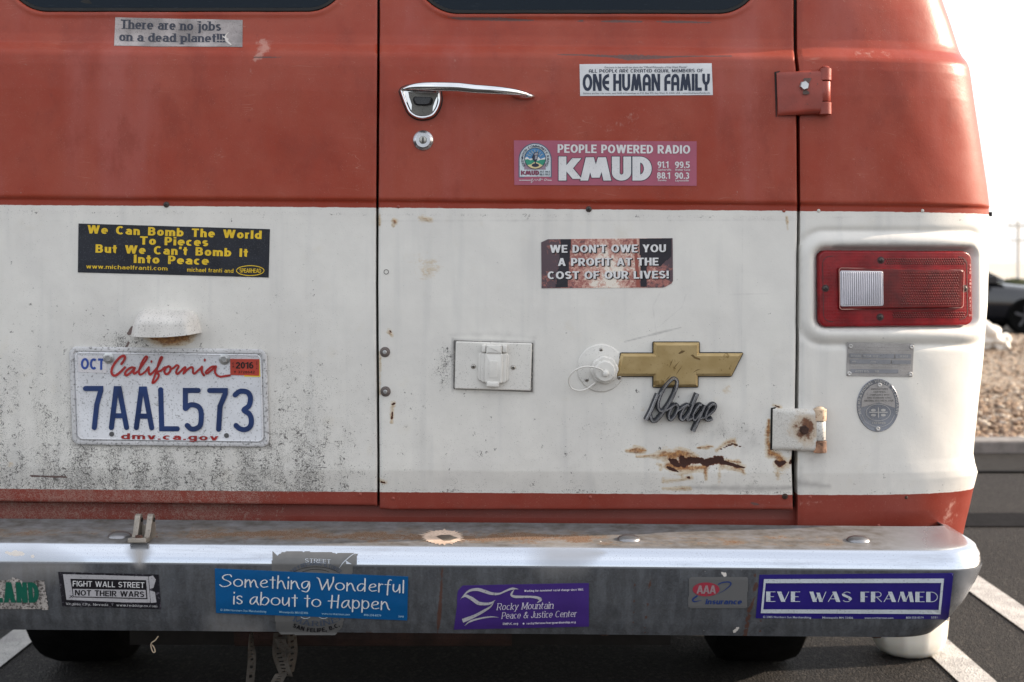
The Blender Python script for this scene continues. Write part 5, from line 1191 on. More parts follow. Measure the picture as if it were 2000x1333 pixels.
# data plates under the tail light
def dataplates():
    ALU = pbr('stamped_aluminium', (.36, .345, .34), .48, .55, .12, .35, '3a3836', 700, .3, 900); AL2 = pbr('field_grey', (.25, .255, .275), .5, .45, .1, .3)
    EM = pbr('embossed', (.48, .47, .46), .45, .5); DKT = pbr('engraved', (.13, .125, .12), .6)
    root = bpy.data.objects.new('data_plate', None); link(root, VAN); PINV[root.name] = Matrix.Identity(4); root['label'] = 'rectangular metal data plate with four rivets'
    def W(x, y): return (1640+x/6.6625, 660+y/6.6625)
    sheet('panel', body, [W(97, 62), W(962, 80), W(942, 508), W(85, 495)], ALU, root, .0013, 40, 20)
    p = Print(body, .0024)
    for q in ([(120,203),(278,207),(275,262),(118,258)], [(292,207),(700,210),(700,268),(290,264)], [(715,208),(922,212),(920,270),(712,268)], [(130,280),(655,285),(650,340),(128,335)], [(670,290),(920,292),(918,345),(668,342)], [(135,405),(755,412),(752,462),(133,456)]): p.poly([W(*a) for a in q])
    p.build('field', AL2, root)
    t = Print(body, .0030)
    for s_, a, b, y, h in (('MANUFACTURED BY', 330, 760, 118, 16), ('VEHICLE SERIAL AND BODY NUMBER', 160, 900, 150, 14), ('THIS VEHICLE IS EQUIPPED WITH', 170, 740, 186, 14), ('GROSS WEIGHT', 760, 900, 188, 12), ('B11AB0', 140, 270, 247, 26), ('B14 02', 305, 490, 250, 26), ('8302', 780, 880, 252, 24), ('MB', 150, 200, 318, 22), ('200', 390, 460, 320, 20), ('MAXIMUM LOAD RATING POUNDS', 140, 740, 375, 16), ('FRONT AXLE', 780, 915, 352, 14), ('REAR AXLE', 780, 915, 380, 14), ('4091 KG', 190, 370, 446, 26), ('18', 440, 500, 448, 26), ('MADE IN U.S.A.', 790, 905, 436, 14)):
        t.text(lettering(s_, v=.14, track=.14), W(a, y), W(b, y+(b-a)*.008), h/6.66)
    t.build('lettering', EM, root)
    for x, y in ((138, 112), (932, 118), (120, 465), (916, 472)): MB().lathe([(.0036, 0), (.0034, .0014), (.0022, .0018), (.0012, .0010)], 20, body.frame(*W(x, y), .0014)).build('rivet', EM, root, smooth=40)
    root = bpy.data.objects.new('oval_plate', None); link(root, VAN); PINV[root.name] = Matrix.Identity(4); root['label'] = 'oval grey certification plate with two rivets'
    c = W(495, 878); rx, ry = 275/6.66, 345/6.66
    plate('panel', body, ellipse(c[0], c[1], rx, ry, 72), [(0, 0), (0, .0010), (1, .0018), (2, .0016)], pbr('oval_dark', (.22, .23, .26), .42, .7, .12, .4, '2c2e34', 700, .3, 900), root, sharp=20)
    up = [W(x, y) for x, y in ((275,905),(280,800),(320,700),(390,625),(470,592),(540,592),(620,630),(680,700),(712,800),(716,912),(505,842))]
    p = Print(body, .0021); p.poly(up); p.build('field', ALU, root)
    e = Print(body, .0022); e.stroke([*ellipse(*W(495, 970), 158/6.66, 108/6.66, 40), (W(495, 970)[0]+158/6.66, W(0, 970)[1])], .9, smooth=False)
    e.stroke([W(375, 968), W(615, 968)], 2, 'butt', False); e.stroke([W(495, 905), W(495, 1035)], 2, 'butt', False, dz=3e-5)
    for x, y in ((430, 940), (560, 940), (430, 1005), (560, 1005)): e.poly(ellipse(*W(x, y), 5, 2.6, 12))
    e.stroke([W(290, 1010), W(340, 1100), W(495, 1160), W(640, 1110), W(705, 1010)], .7)
    e.arctext(lettering('NATIONAL ELECTRICAL CODE COMPLIANCE', v=.16, track=.2), W(495, 878), 236/6.66, 205, -25, 4.6) if False else None
    cc = W(495, 880)
    V, Fc, Zz = lettering('RECREATIONAL VEHICLE STANDARD', v=.18, track=.22); u = (V[:, 0]-V[:, 0].min())/np.ptp(V[:, 0]); an = np.radians(200-220*u); k = 1+V[:, 1]*.13
    e.raw(np.stack([cc[0]+235/6.66*k*np.cos(an), cc[1]-300/6.66*k*np.sin(an)], -1), Fc, Zz*2e-5)
    e.text(lettering('CERTIFIED', v=.2, track=.15), W(415, 1118), W(590, 1122), 4)
    e.build('emboss', EM, root)
    t = Print(body, .0024)
    for s_, a, b, y in (('MANUFACTURER', 400, 620, 676), ('CERTIFIES', 432, 590, 714), ('COMPLIANCE WITH', 385, 635, 752), ('ANSI STANDARD A119.2', 350, 665, 790), ('NATIONAL ELECTRICAL CODE', 315, 692, 828)): t.text(lettering(s_, v=.17, track=.12), W(a, y), W(b, y), 3.2)
    t.build('lettering', DKT, root)
    for x, y in ((512, 613), (490, 1182)): MB().lathe([(.0036, 0), (.0034, .0014), (.0022, .0018), (.0012, .0010)], 20, body.frame(*W(x, y), .0018)).build('rivet', EM, root, smooth=40)
dataplates()
# ------------------------------------------------------------------ stickers
def vinyl(name, col, rough=.4, grime=.2, gcol='3a3632', gs=450, var=.05): return pbr(name, col, rough, 0, var, grime, gcol, gs, spec=.3, bump=.35, bs=70)
WHT = vinyl('print_white', (.66, .66, .67), .45, .25); NAV = vinyl('print_navy', (.020, .028, .055), .4, .1)
# 1 jobs
s = sheet('sticker', body, [(225.7, 34.6), (474, 39.8), (473.5, 92.8), (223, 90)], vinyl('paper_grey', (.36, .325, .32), .6, .45, '2a2424', 700, .22), VAN, .0008, 30, 26, 'faded grey sticker: There are no jobs on a dead planet')
p = Print(body, .0012); kw = dict(v=.22, h=.125, serif=True, track=.07, st={'space': .30})
p.text(lettering('There are no jobs', **kw), (236, 57), (432, 61.2), 18); p.text(lettering('on a dead planet!!!', **kw), (233, 81), (443, 84.6), 17); p.build('lettering', vinyl('ink_faded', (.045, .050, .070), .6, .4, '6a6462'), s)
p = Print(body, .0015); p.stroke([(447, 64), (441, 72), (444, 82), (452, 90)], 1, taper=[1, 3, 5, 2]); p.stroke([(436, 73), (446, 78)], 2.5); p.build('torn_spot', vinyl('paper_torn', (.60, .56, .53), .8), s)
# 2 one human family
s = sheet('sticker', body, [(1131.9, 126.2), (1389.9, 124.1), (1392.2, 186.1), (1133, 188.1)], vinyl('sticker_white', (.63, .64, .66), .4, .12, '6a6662'), VAN, .0008, 24, 20, 'white sticker reading ONE HUMAN FAMILY')
def rE(v, h): return .6, [arc(.6, .5, .6-v/2, .5-h/2, 90, 270, 20), [(.2, .5), (.6, .5)]]
def rA(v, h): return .72, [[(v/2, 0), (v/2, .62)]+arc(.36, .62, .36-v/2, .38-h/2, 180, 0, 14)+[(.72-v/2, 0)], [(v/2, .42), (.72-v/2, .42)]]
def rF(v, h): return .55, [[(v/2, 0), (v/2, .66)]+arc(.40, .66, .40-v/2, .34-h/2, 180, 92, 8)+[(.55, 1-h/2)], [(v/2, .5), (.54, .5)]]
def rM(v, h): return .98, [[(v/2, 0), (.29, 1)], [(.29, 1), (.49, .04)], [(.69, 1), (.49, .04)], [(.98-v/2, 0), (.69, 1)]]
def rY(v, h): return .66, [[(v/2, 1), (v/2, .72)]+arc(.33, .68, .33-v/2, .26, 180, 360, 12)+[(.66-v/2, 1)], [(.33, 0), (.33, .42)]]
HG = {'E': rE, 'A': rA, 'F': rF, 'M': rM, 'Y': rY}
p = Print(body, .0011); p.text(lettering('ONE HUMAN FAMILY', v=.235, h=.19, track=.05, st={'glyphs': HG, 'space': .26}), (1138, 178.6), (1386.3, 177.9), 33.2)
p.text(lettering('ALL PEOPLE ARE CREATED EQUAL MEMBERS OF', v=.19, h=.15, track=.11, st={'glyphs': {'E': rE, 'A': rA}}), (1150, 143), (1373, 141.8), 6.8)
p.text(font_lettering('Everyone in the world can share the "Official Philosophy of Key West, Florida"', .0), (1181, 134.4), (1342, 133.4), 3.6)
p.text(font_lettering('Stickers are free • for more, send SASE #10 envelope to: P.O. Box 972, Key West, FL 33041 USA • www.OneHumanFamily.info', .0), (1139, 184.6), (1386.8, 183.6), 3.2)
p.build('lettering', NAV, s)
# 3 radio sticker
s = sheet('sticker', body, [(1003.7, 274.6), (1360.5, 276.6), (1360.5, 363.4), (1004.6, 361.8)], vinyl('sticker_pink', (.36, .098, .150), .42, .22, '7a4a55', 500), VAN, .0008, 30, 16, 'pink radio station sticker reading PEOPLE POWERED RADIO')
def kK(v, h): return .78, [[(v/2, 0), (v/2, 1)], [(.30, .42), (.68, .93)], [(.30, .60), (.70, .07)]]
def kM(v, h): return 1.12, [[(.13, 0), (.34, .97)], [(.34, .97), (.56, .12)], [(.80, .97), (.56, .12)], [(.80, .97), (1.0, 0)]]
kst = {'glyphs': {'K': kK, 'M': kM}}
q = dict(v=.29, h=.25, track=.05, st=kst); pp = Print(body, .0010); LO = lettering('KMUD', grow=.055, **q); LI = lettering('KMUD', **q)
e0, e1 = LI[0][:, 0].min(), LI[0][:, 0].max(); pp.text(LO, (1091, 353.2), (1272.6, 353.2), 46.8, ext=(e0, e1)); pp.build('lettering', NAV, s)
p = Print(body, .0013); p.text(LI, (1091, 353.2), (1272.6, 353.2), 46.8, ext=(e0, e1))
p.text(lettering('PEOPLE POWERED RADIO', v=.235, h=.17, track=.09), (1089, 299), (1347.8, 300.8), 16.5)
for t_, x0, x1, y in (('91.1', 1284, 1306, 328.4), ('99.5', 1318, 1346.9, 328.7), ('88.1', 1283, 1309.2, 349.7), ('90.3', 1317.6, 1345.9, 350)): p.text(lettering(t_, v=.2, h=.16, track=.07), (x0, y), (x1, y), 12.6)
for t_, x0, x1, y in (('Garberville', 1284.5, 1310.8, 333.8), ('Shelter Cove', 1318.6, 1347.8, 333.9), ('Eureka', 1284.8, 1301.4, 354.2), ('Laytonville', 1319, 1345, 354.8)): p.text(font_lettering(t_, .012), (x0, y), (x1, y), 3.6)
def L12(x, y): return (990+x/12.69, 265+y/12.69)
p.stroke([L12(305, 1110), L12(580, 1112)], 1.3, 'butt', False); p.stroke([L12(1010, 1108), L12(1110, 1112)], 1.3, 'butt', False)
p.stroke([L12(640,1075),L12(600,1090),L12(595,1125),L12(625,1110),L12(630,1080),L12(600,1170),L12(660,1120),L12(700,1090),L12(720,1120),L12(760,1090),L12(790,1120),L12(830,1060),L12(815,1130),L12(860,1080),L12(890,1095)], .7)
p.stroke([L12(960,1070),L12(925,1095),L12(930,1118),L12(965,1112),L12(985,1080),L12(998,1115)], .7)
p.build('lettering', WHT, s)
arch = [L12(290, 1045)]+[L12(700+412*math.cos(R(a)), 600-412*math.sin(R(a))) for a in range(180, -1, -9)]+[L12(1112, 1045)]
p = Print(body, .0009); p.poly(arch); p.build('emblem_border', vinyl('logo_border', (.10, .13, .19), .4), s)
a2 = [L12(318, 1022)]+[L12(700+384*math.cos(R(a)), 600-384*math.sin(R(a))) for a in range(180, -1, -9)]+[L12(1084, 1022)]
p = Print(body, .0012); p.poly(a2); p.build('emblem_ground', vinyl('logo_white', (.56, .62, .66), .4), s)
p = Print(body, .00135); p.poly([L12(432, 690), L12(962, 690), L12(962, 848), L12(432, 848)]); p.build('emblem_corner', vinyl('logo_mauve', (.30, .22, .28), .5), s)
p = Print(body, .0015); p.poly(ellipse(*L12(700, 573), 268/12.69, 268/12.69, 48)); p.build('emblem_ring', NAV, s)
cc = L12(700, 573); r0 = 252/12.69
def disc_part(cond): return [(cc[0]+r0*math.cos(a), cc[1]-r0*math.sin(a)) for a in np.linspace(0, 2*math.pi, 61)[:-1] if cond(a)]
p = Print(body, .0017); p.poly(ellipse(*cc, r0, r0, 48)); p.build('emblem_sky', vinyl('logo_blue', (.075, .22, .42), .4), s)
p = Print(body, .0019)
for a in (28, 48, 68, 90, 112, 132, 152):
    ca, sa = math.cos(R(a)), math.sin(R(a)); b = [(cc[0]+r*ca+o_*sa, cc[1]-r*sa+o_*ca) for r, o_ in ((r0*.45, 0), (r0*.62, 1.0), (r0*.64, .1), (r0*.92, -.8), (r0*.70, -1.1), (r0*.66, -.1))]; p.poly(b)
p.build('emblem_rays', vinyl('logo_cream', (.66, .58, .38), .4), s)
p = Print(body, .0020); p.poly([L12(450,560),L12(500,530),L12(560,580),L12(620,570),L12(700,620),L12(780,530),L12(830,590),L12(900,560),L12(950,545),L12(945,640),L12(450,640)]); p.build('emblem_cloud', WHT, s)
hill = [L12(449, 600), L12(520, 590), L12(580, 620), L12(650, 600), L12(760, 635), L12(830, 605), L12(952, 595)]+[(cc[0]+r0*math.cos(R(a)), cc[1]-r0*math.sin(R(a))) for a in range(-8, -173, -8)]
p = Print(body, .0022); p.poly(hill); p.build('emblem_hill', vinyl('logo_green', (.035, .26, .17), .4), s)
bot = [L12(520, 735), L12(600, 720), L12(650, 680), L12(700, 655), L12(780, 690), L12(870, 735)]+[(cc[0]+r0*math.cos(R(a)), cc[1]-r0*math.sin(R(a))) for a in range(-42, -140, -8)]
p = Print(body, .0024); p.poly(bot); p.build('emblem_path', vinyl('logo_sand', (.66, .55, .30), .4), s)
p = Print(body, .0026); p.poly(ellipse(*L12(705, 740), 92/12.69, 45/12.69, 24)); p.poly([L12(690, 640), L12(715, 640), L12(722, 720), L12(690, 720)]); p.poly([L12(660,460),L12(690,420),L12(775,405),L12(780,470),L12(760,560),L12(745,620),L12(690,650),L12(640,600),L12(620,540)], dz=5e-5)
V = []
p.arctext(lettering('REDWOOD COMMUNITY RADIO', v=.2, track=.13, h=.12), L12(700, 585), 292/12.69, 214, -34, 4.4)
for t_, x0, x1, y in (('91.1', 820, 915, 925), ('99.5', 950, 1065, 925), ('88.1', 815, 915, 990), ('90.3', 950, 1060, 990)): p.text(lettering(t_, v=.2), L12(x0, y), L12(x1, y), 3.6)
p.build('emblem_lettering', NAV, s)
p = Print(body, .0029); p.poly([L12(675,480),L12(695,440),L12(765,425),L12(765,480),L12(700,500)]); p.poly([L12(700,510),L12(760,495),L12(740,590),L12(690,600)]); p.build('emblem_microphone', vinyl('logo_grey', (.30, .30, .34), .4), s)
p = Print(body, .0014); p.text(lettering('KMUD', v=.3, h=.26, track=.04, st=kst), L12(345, 985), L12(800, 985), 9); p.build('emblem_name', vinyl('logo_wine', (.20, .05, .09), .4), s)
# 4 black and yellow
s = sheet('sticker', body, [(153.6, 437), (527.2, 448), (524.8, 542.4), (152.4, 532.4)], vinyl('sticker_black', (.012, .014, .022), .35, .4, '55585f', 600, .2), VAN, .0008, 30, 14, 'black sticker with yellow words: We Can Bomb The World To Pieces')
YEL = vinyl('print_yellow', (.70, .47, .025), .45, .2, '6a5210'); p = Print(body, .0012); kw = dict(v=.245, h=.185, track=.13, st={'space': .5})
p.text(lettering('We Can Bomb The World', **kw), (171, 456.3), (511, 467.4), 16.2); p.text(lettering('To Pieces', **kw), (273.6, 478), (407, 481.6), 16.2); p.text(lettering("But We Can't Bomb It", **kw), (187, 493.8), (484, 502.4), 16.2); p.text(lettering('Into Peace', **kw), (261.6, 514), (408, 518), 16.2)
kw = dict(v=.16, h=.13, track=.13); p.text(lettering('www.michaelfranti.com', **kw), (169, 524.6), (327.6, 528.8), 8); p.text(lettering('michael franti and', **kw), (366, 531), (456, 533.4), 8)
e = ellipse(489, 529, 26.8, 9.6, 48); p.stroke(list(e)+[e[0]], 1.5, smooth=False); p.text(lettering('SPEARHEAD', v=.17, h=.14, track=.02), (468, 532.8), (510, 533.6), 8.2); p.build('lettering', YEL, s)
# 5 fire forest
N = NT('forest_print'); n1 = N.noise(34, 5, .7); n2 = N.noise(170, 5, .75, None, .8); c0 = body.pt((1195, 555), 0)
d = N.n('ShaderNodeVectorMath', operation='DISTANCE'); mp = N.map((1, 1, .55), (0, 0, 0)); N.l(mp, d.inputs[0]); d.inputs[1].default_value = (c0.x, c0.y, c0.z*.55)
f = N.math('ADD', N.math('MULTIPLY', N.math('SUBTRACT', .060, d.outputs['Value']), 13), N.math('MULTIPLY', N.math('SUBTRACT', n2, .5), 2.4)); f = N.math('ADD', f, N.math('MULTIPLY', N.math('SUBTRACT', n1, .45), 2.2))
c = N.mix(N.ss(f, -.35, .1), (.075, .045, .058), (.33, .12, .10)); c = N.mix(N.ss(f, .12, .45), c, (.55, .33, .27)); c = N.mix(N.ss(f, .5, .8), c, (.72, .66, .58)); N.set(Base_Color=c, Roughness=.4)
def wf(P, U, V):
    P = P.copy(); k = np.clip((U-.93)/.07, 0, 1)*np.clip((V-.86)/.14, 0, 1); P[..., 1] -= 8*k; P[..., 0] -= 3*k*V
    k = np.clip((.05-U)/.05, 0, 1)*np.clip((.1-V)/.1, 0, 1); P[..., 1] += 6*k; return P
s = sheet('sticker', body, [(1057, 467.8), (1313.6, 465.6), (1314.5, 562), (1057.8, 563.4)], N.m, VAN, .0008, 40, 24, label="dark forest fire sticker: We don't owe you a profit", warp=wf)
for k, q in enumerate(([(1096, 467.8), (1115.5, 467.6), (1113, 500), (1108, 562.0), (1085, 562.2), (1092, 510)], [(1249, 466.6), (1263, 466.6), (1263, 561.2), (1252, 561.4)], [(1263, 466.6), (1312, 466.2), (1312, 500), (1290, 520), (1263, 512)])):
    gridpoly('tree_trunk_print', body, q, vinyl('print_charcoal', (.022, .020, .028), .4), s, .0012, 2)
p = Print(body, .0012); p.poly([(1237, 468), (1243, 468), (1250, 561), (1243, 561)]); p.build('trunk_glow_print', vinyl('print_brick', (.30, .09, .07), .4), s)
LN = (("WE DON'T OWE YOU", (1074, 494.2), (1300.5, 493), 15.2), ('A PROFIT AT THE', (1089.7, 519.8), (1286, 519), 15.2), ('COST OF OUR LIVES!', (1069.4, 545.6), (1306, 544.2), 15))
kw = dict(v=.235, h=.175, track=.09, st={'space': .36})
p = Print(body, .0015)
for t_, a, b, h in LN: p.text(lettering(t_, grow=.035, **kw), (a[0]+1.6, a[1]+1.3), (b[0]+2.4, b[1]+1.3), h)
p.build('lettering_shadow', vinyl('print_black', (.010, .009, .012), .4), s)
p = Print(body, .0019)
for t_, a, b, h in LN: p.text(lettering(t_, **kw), a, b, h)
p.build('lettering', WHT, s)

# bumper stickers ---------------------------------------------------------------
bs = bump_s
s = gridpoly('bumper_sticker', bs, [(-60, 1133), (4, 1133), (20, 1132.5), (26, 1127), (40, 1133), (50, 1140), (66, 1136), (72, 1133), (86.6, 1132.6), (95.5, 1190.4), (-60, 1188)], vinyl('worn_paper', (.37, .34, .32), .7, .95, '2c2522', 260, .25), VAN, label='torn white bumper sticker with green letters LAND')
p = Print(bs, 0.0017); p.text(lettering('LAND', v=.31, h=.22, track=.06, italic=-.10), (-13, 1176.2), (76.6, 1176.6), 39.5); p.build('lettering', vinyl('print_green', (.004, .095, .062), .5, .3, '1a4034', 300), s)
s = sheet('bumper_sticker', bs, [(113.8, 1117.2), (310, 1122.6), (315, 1189.7), (122, 1184)], vinyl('cracked_black', (.014, .013, .018), .4, .55, '6a6670', 210, .3), VAN, .0008, label='cracked black sticker: FIGHT WALL STREET NOT THEIR WARS')
p = Print(bs, 0.0014); p.poly([(123.6, 1121.3), (200, 1123), (290, 1125.9), (294, 1176.5), (240, 1176), (130.5, 1171.3)])
for q in ([(291,1126),(299,1124),(305,1132),(300,1148),(293,1150)], [(293,1153),(303,1156),(306,1176),(295,1177)]): p.poly(q)
p.build('inner_panel', vinyl('panel_grey', (.40, .39, .41), .5, .35, '33302f'), s)
p = Print(bs, 0.0017); p.poly([(138.2, 1130.1), (285.7, 1132.8), (288.6, 1169.9), (143.5, 1166.1)]); p.stroke([(136, 1168), (143, 1162)], 1.2, 'butt', False); p.stroke([(137, 1162), (143, 1167)], 1, 'butt', False); p.build('black_band', vinyl('print_black', (.010, .009, .012), .4), s)
p = Print(bs, 0.0019); p.poly([(143, 1149.6), (284.9, 1151.9), (286.3, 1167.6), (144.6, 1164.4)]); p.build('lower_panel', vinyl('panel_grey', (.40, .39, .41), .5, .35, '33302f'), s)
p = Print(bs, 0.0022); p.text(lettering('FIGHT WALL STREET', v=.155, h=.135, track=.11), (142.8, 1144.6), (282.6, 1147.6), 10.8); p.text(lettering('Virginia City, Nevada  *  www.reddogrox.com', v=.11, h=.06, serif=True, track=.2), (129, 1180.4), (308, 1185), 4.4); p.build('lettering', WHT, s)
p = Print(bs, 0.0023); p.text(lettering('NOT THEIR WARS', v=.19, h=.16, track=.10), (147, 1162.4), (282.4, 1165.6), 11); p.build('lettering', vinyl('print_black', (.010, .009, .012), .4), s)
# old round mariner sticker, half hidden
N = NT('film_sticker'); n1 = N.noise(60, 4, .6); N.set(Base_Color=N.mix(n1, (.12, .12, .12), (.18, .178, .175)), Roughness=.42, Metallic=.25, Alpha=.92); N.b.inputs['Specular IOR Level'].default_value = .4
poly_t = [(532.4,1077.4),(541,1085.8),(552,1078.3),(590,1077.6),(592,1079.5),(595,1077.8),(655,1080),(657,1082.5),(660,1080.4),(698,1081.6),(697,1103),(690,1105),(688,1120),(680,1150),(676,1190),(668,1225),(655,1240),(600,1241),(548,1238.5),(539,1229),(537,1204),(531,1150),(530.6,1110)]
s = gridpoly('bumper_sticker', bs, poly_t, N.m, VAN, .0008, 1.6, label='worn see-through grey sticker half hidden under the blue one')
p = Print(bs, 0.0016); p.arctext(lettering('SAN FELIPE, B.C.', v=.22, h=.17, track=.12, italic=-.1), (617, 1095), 131, 249, 291, 7.4, flip=-1) if False else None
def under_arc(L, c, r, a0, a1, caph):
    V, Fc, Z = L; u = (V[:, 0]-V[:, 0].min())/np.ptp(V[:, 0]); an = np.radians(a0+(a1-a0)*u); rr = r-V[:, 1]*caph
    p.raw(np.stack([c[0]+rr*np.cos(an), c[1]+rr*np.sin(an)], -1), Fc, Z*2e-5)
under_arc(lettering('SAN FELIPE, B.C.', v=.22, h=.17, track=.12), (617, 1130), 104, 116, 63, 8)
e = ellipse(617, 1140, 60, 33, 60); p.stroke([tuple(q) for q in e if q[1] < 1118], .9, smooth=False); e = ellipse(617, 1138, 44, 26, 60); p.stroke([tuple(q) for q in e if q[1] < 1118], .9, smooth=False)
p.build('lettering', vinyl('print_black', (.010, .009, .012), .4), s)
p = Print(bs, 0.0017); under_arc(lettering('EL MARINERO', v=.13, h=.08, serif=True, track=.22), (617, 1118), 104, 138, 46, 10); 
p.arctext(lettering('BAR Y RESTAURANT EL CORTEZ', v=.15, track=.12), (617, 1180), 76, 128, 52, 7); p.build('lettering', vinyl('print_faded_blue', (.055, .075, .12), .5, .5, '444648', 300), s)
p = Print(bs, 0.0017); p.text(lettering('STREET', v=.13, h=.08, serif=True, track=.14), (596, 1099), (646, 1101), 7.5)
for cx in (597, 632): e = ellipse(cx, 1195, 13, 12.5, 30); p.stroke([tuple(q) for q in e if q[1] > 1203], 1, smooth=False)
p.stroke([(663, 1109), (672, 1098), (691, 1083), (694, 1086)], 1, taper=[.6, 1.6, 1.2, .5]); p.poly([(675, 1095), (687, 1102), (677, 1102)]); p.build('torn_line', vinyl('print_pale', (.50, .54, .60), .4), s)
# blue
s = sheet('bumper_sticker', bs, [(420, 1110.6), (797.4, 1126.4), (795.6, 1211), (422.4, 1196.4)], vinyl('sticker_blue', (.002, .080, .235), .4, .12, '123a5c'), VAN, .0020, 40, 14, 'bright blue sticker: Something Wonderful is about to Happen')
def cal(s_, **k): return lettering(s_, v=.115, h=.062, cap='round', track=.13, **k)
CG = {'i': lambda v, h: (.12, [[(.06, 0), (.06, .62)], [(.06, .93), (.065, .98)]]), 'S': lambda v, h: (.95, [[(.92, .86), (.80, 1.0), (.5, 1.0), (.22, .84), (.30, .62), (.70, .46), (.88, .26), (.62, .04), (.25, -.02), (.0, .12)]]),
      'W': lambda v, h: (1.35, [[(.0, 1.04), (.18, .9), (.45, .02)], [(.45, .02), (.88, .88)], [(.84, .90), (1.0, .02)], [(1.0, .02), (1.30, .75), (1.32, 1.12)]]),
      'H': lambda v, h: (.95, [[(.28, -.02), (.32, 1.04)], [(.78, .02), (.84, 1.08)], [(.0, .56), (.84, .56)]]),
      't': lambda v, h: (.46, [[(.26, 0), (.24, .95)], [(.0, .70), (.46, .70)]]), 'g': lambda v, h: (.70, [[(.60, .66), (.40, .70), (.12, .55), (.06, .30), (.22, .08), (.50, .28), (.64, .68), (.66, .10), (.45, -.22), (.08, -.14)]]),
      'a': lambda v, h: (.74, [[(.58, .66), (.34, .64), (.10, .42), (.06, .16), (.22, .04), (.48, .28), (.60, .62)], [(.60, .66), (.58, .30), (.74, .02)]]),
      'f': lambda v, h: (.50, [[(.52, 1.05), (.36, 1.08), (.26, .80), (.22, -.22)], [(.0, .66), (.46, .66)]]), 'u': lambda v, h: (.66, [[(.06, .68), (.06, .25), (.24, .06), (.50, .34), (.56, .68)], [(.56, .68), (.58, .0)]]),
      'n': lambda v, h: (.72, [[(.06, .0), (.06, .68)], [(.06, .38), (.30, .66), (.46, .55), (.60, .16), (.72, .02)]]), 'o': lambda v, h: (.78, [[(.39+.34*math.cos(t), .35+.30*math.sin(t)) for t in np.linspace(0, 2*math.pi, 25)]]),
      'e': lambda v, h: (.66, [[(.10, .34), (.50, .44), (.56, .58), (.38, .68), (.14, .54), (.08, .24), (.28, .05), (.66, .12)]]), 'h': lambda v, h: (.72, [[(.06, .0), (.08, 1.06)], [(.06, .38), (.30, .66), (.46, .55), (.60, .16), (.70, .0)]]),
      'm': lambda v, h: (1.1, [[(.06, .0), (.06, .66)], [(.06, .36), (.28, .64), (.42, .52), (.50, .06)], [(.50, .34), (.72, .64), (.86, .52), (.96, .14), (1.08, .0)]]),
      'l': lambda v, h: (.14, [[(.07, 0), (.07, 1.06)]]), 'b': lambda v, h: (.72, [[(.06, 1.06), (.04, .02)], [(.05, .30), (.30, .66), (.62, .56), (.66, .30), (.40, .02), (.05, .10)]]), 'd': lambda v, h: (.80, [[(.60, .62), (.30, .64), (.06, .38), (.12, .08), (.40, .08), (.62, .40)], [(.64, 1.1), (.64, .02)]])}
CG = {k: (lambda v, h, f=f: (f(v, h)[0], [(spline(q, 5) if len(q) > 2 else q) for q in f(v, h)[1]])) for k, f in CG.items()}
p = Print(bs, 0.0027); st = {'glyphs': CG, 'space': .30}
p.text(cal('Something Wonderful', st=st), (429, 1144), (789, 1157), 22.5); p.text(cal('is about to Happen', st=st), (456, 1178.2), (762, 1190), 22.5); p.build('lettering', WHT, s)
p = Print(bs, 0.0026)
for t_, a, b in (('© 2004 Northern Sun Merchandising', (431, 1191.8), (520.6, 1195)), ('Minneapolis MN 55406', (546, 1195.8), (602, 1198)), ('www.northernsun.com', (628.6, 1199), (684, 1201)), ('800-258-8579', (711, 1201.6), (744.4, 1203)), ('5646', (778, 1204.4), (789, 1204.8))): p.text(font_lettering(t_, .008), a, b, 3.9)
p.build('fine_print', vinyl('print_pale_blue', (.30, .48, .62), .4), s)
# purple
def wl(P, U, V):
    P = P.copy(); P[..., 0] += (1-U)**6*(-4.5*np.sin(np.clip((V-.25)/.75, 0, 1)*3.14159)*0+7.5*(1-V)*np.sin(np.clip(V*2.2, 0, 1)*3.14159)*-.4+6*np.clip((.10-V)/.10, 0, 1)); return P
s = sheet('bumper_sticker', bs, [(898, 1143.9), (1150.2, 1139.1), (1150.2, 1223.5), (886.3, 1229.4)], vinyl('sticker_purple', (.050, .022, .165), .42, .2, '2a2050'), VAN, .0010, 40, 20, label='purple sticker of a peace and justice center with a white dove', warp=wl)
p = Print(bs, 0.0017); kw = dict(v=.115, h=.06, serif=True, italic=.22, track=.10)
p.text(lettering('Rocky Mountain', **kw), (969, 1191), (1081.4, 1188), 12.8); p.text(lettering('Peace & Justice Center', **kw), (978.6, 1208), (1127, 1204), 12.6)
kw = dict(v=.2, h=.15, track=.12); p.text(lettering('Working for nonviolent social change since 1983.', **kw), (1024, 1155.8), (1140, 1153), 4.2); p.text(lettering('RMPJC.org', **kw), (982, 1219.8), (1011.9, 1219), 4); p.text(lettering('rockyflatsnuclearguardianship.org', **kw), (1028.8, 1218.8), (1124.3, 1216.2), 4); p.poly(ellipse(1022.5, 1217.2, 1.7, 1.7, 14))
p.build('lettering', vinyl('print_lilac', (.62, .58, .68), .4), s)
def Zp(P): return [(880+x/7.143, 1130+y/7.143) for x, y in P]
p = Print(bs, 0.0017)
for P, tp in (([(135,292),(190,225),(270,165),(380,150),(480,178),(580,208),(680,208),(770,170),(860,138),(955,145)], [0,1.5,4,5.5,6.5,6,5,3,3.5,4.5,0]), ([(150,272),(210,238),(300,280),(380,335),(460,350),(560,340),(630,292)], [0,5,7,7,5.5,4,0]), ([(612,310),(560,385),(460,450),(330,520),(168,585)], [0,3,5,5.5,8]), ([(190,655),(280,590),(420,550),(560,530),(682,536)], [0,3.5,3,2.5,0]), ([(890,150),(860,190),(850,230),(900,250),(1000,252),(1110,252),(1200,262),(1255,292),(1205,340)], [0,3.5,4,5,4.5,4,5,6,0])): p.stroke(Zp(P), 1, taper=tp)
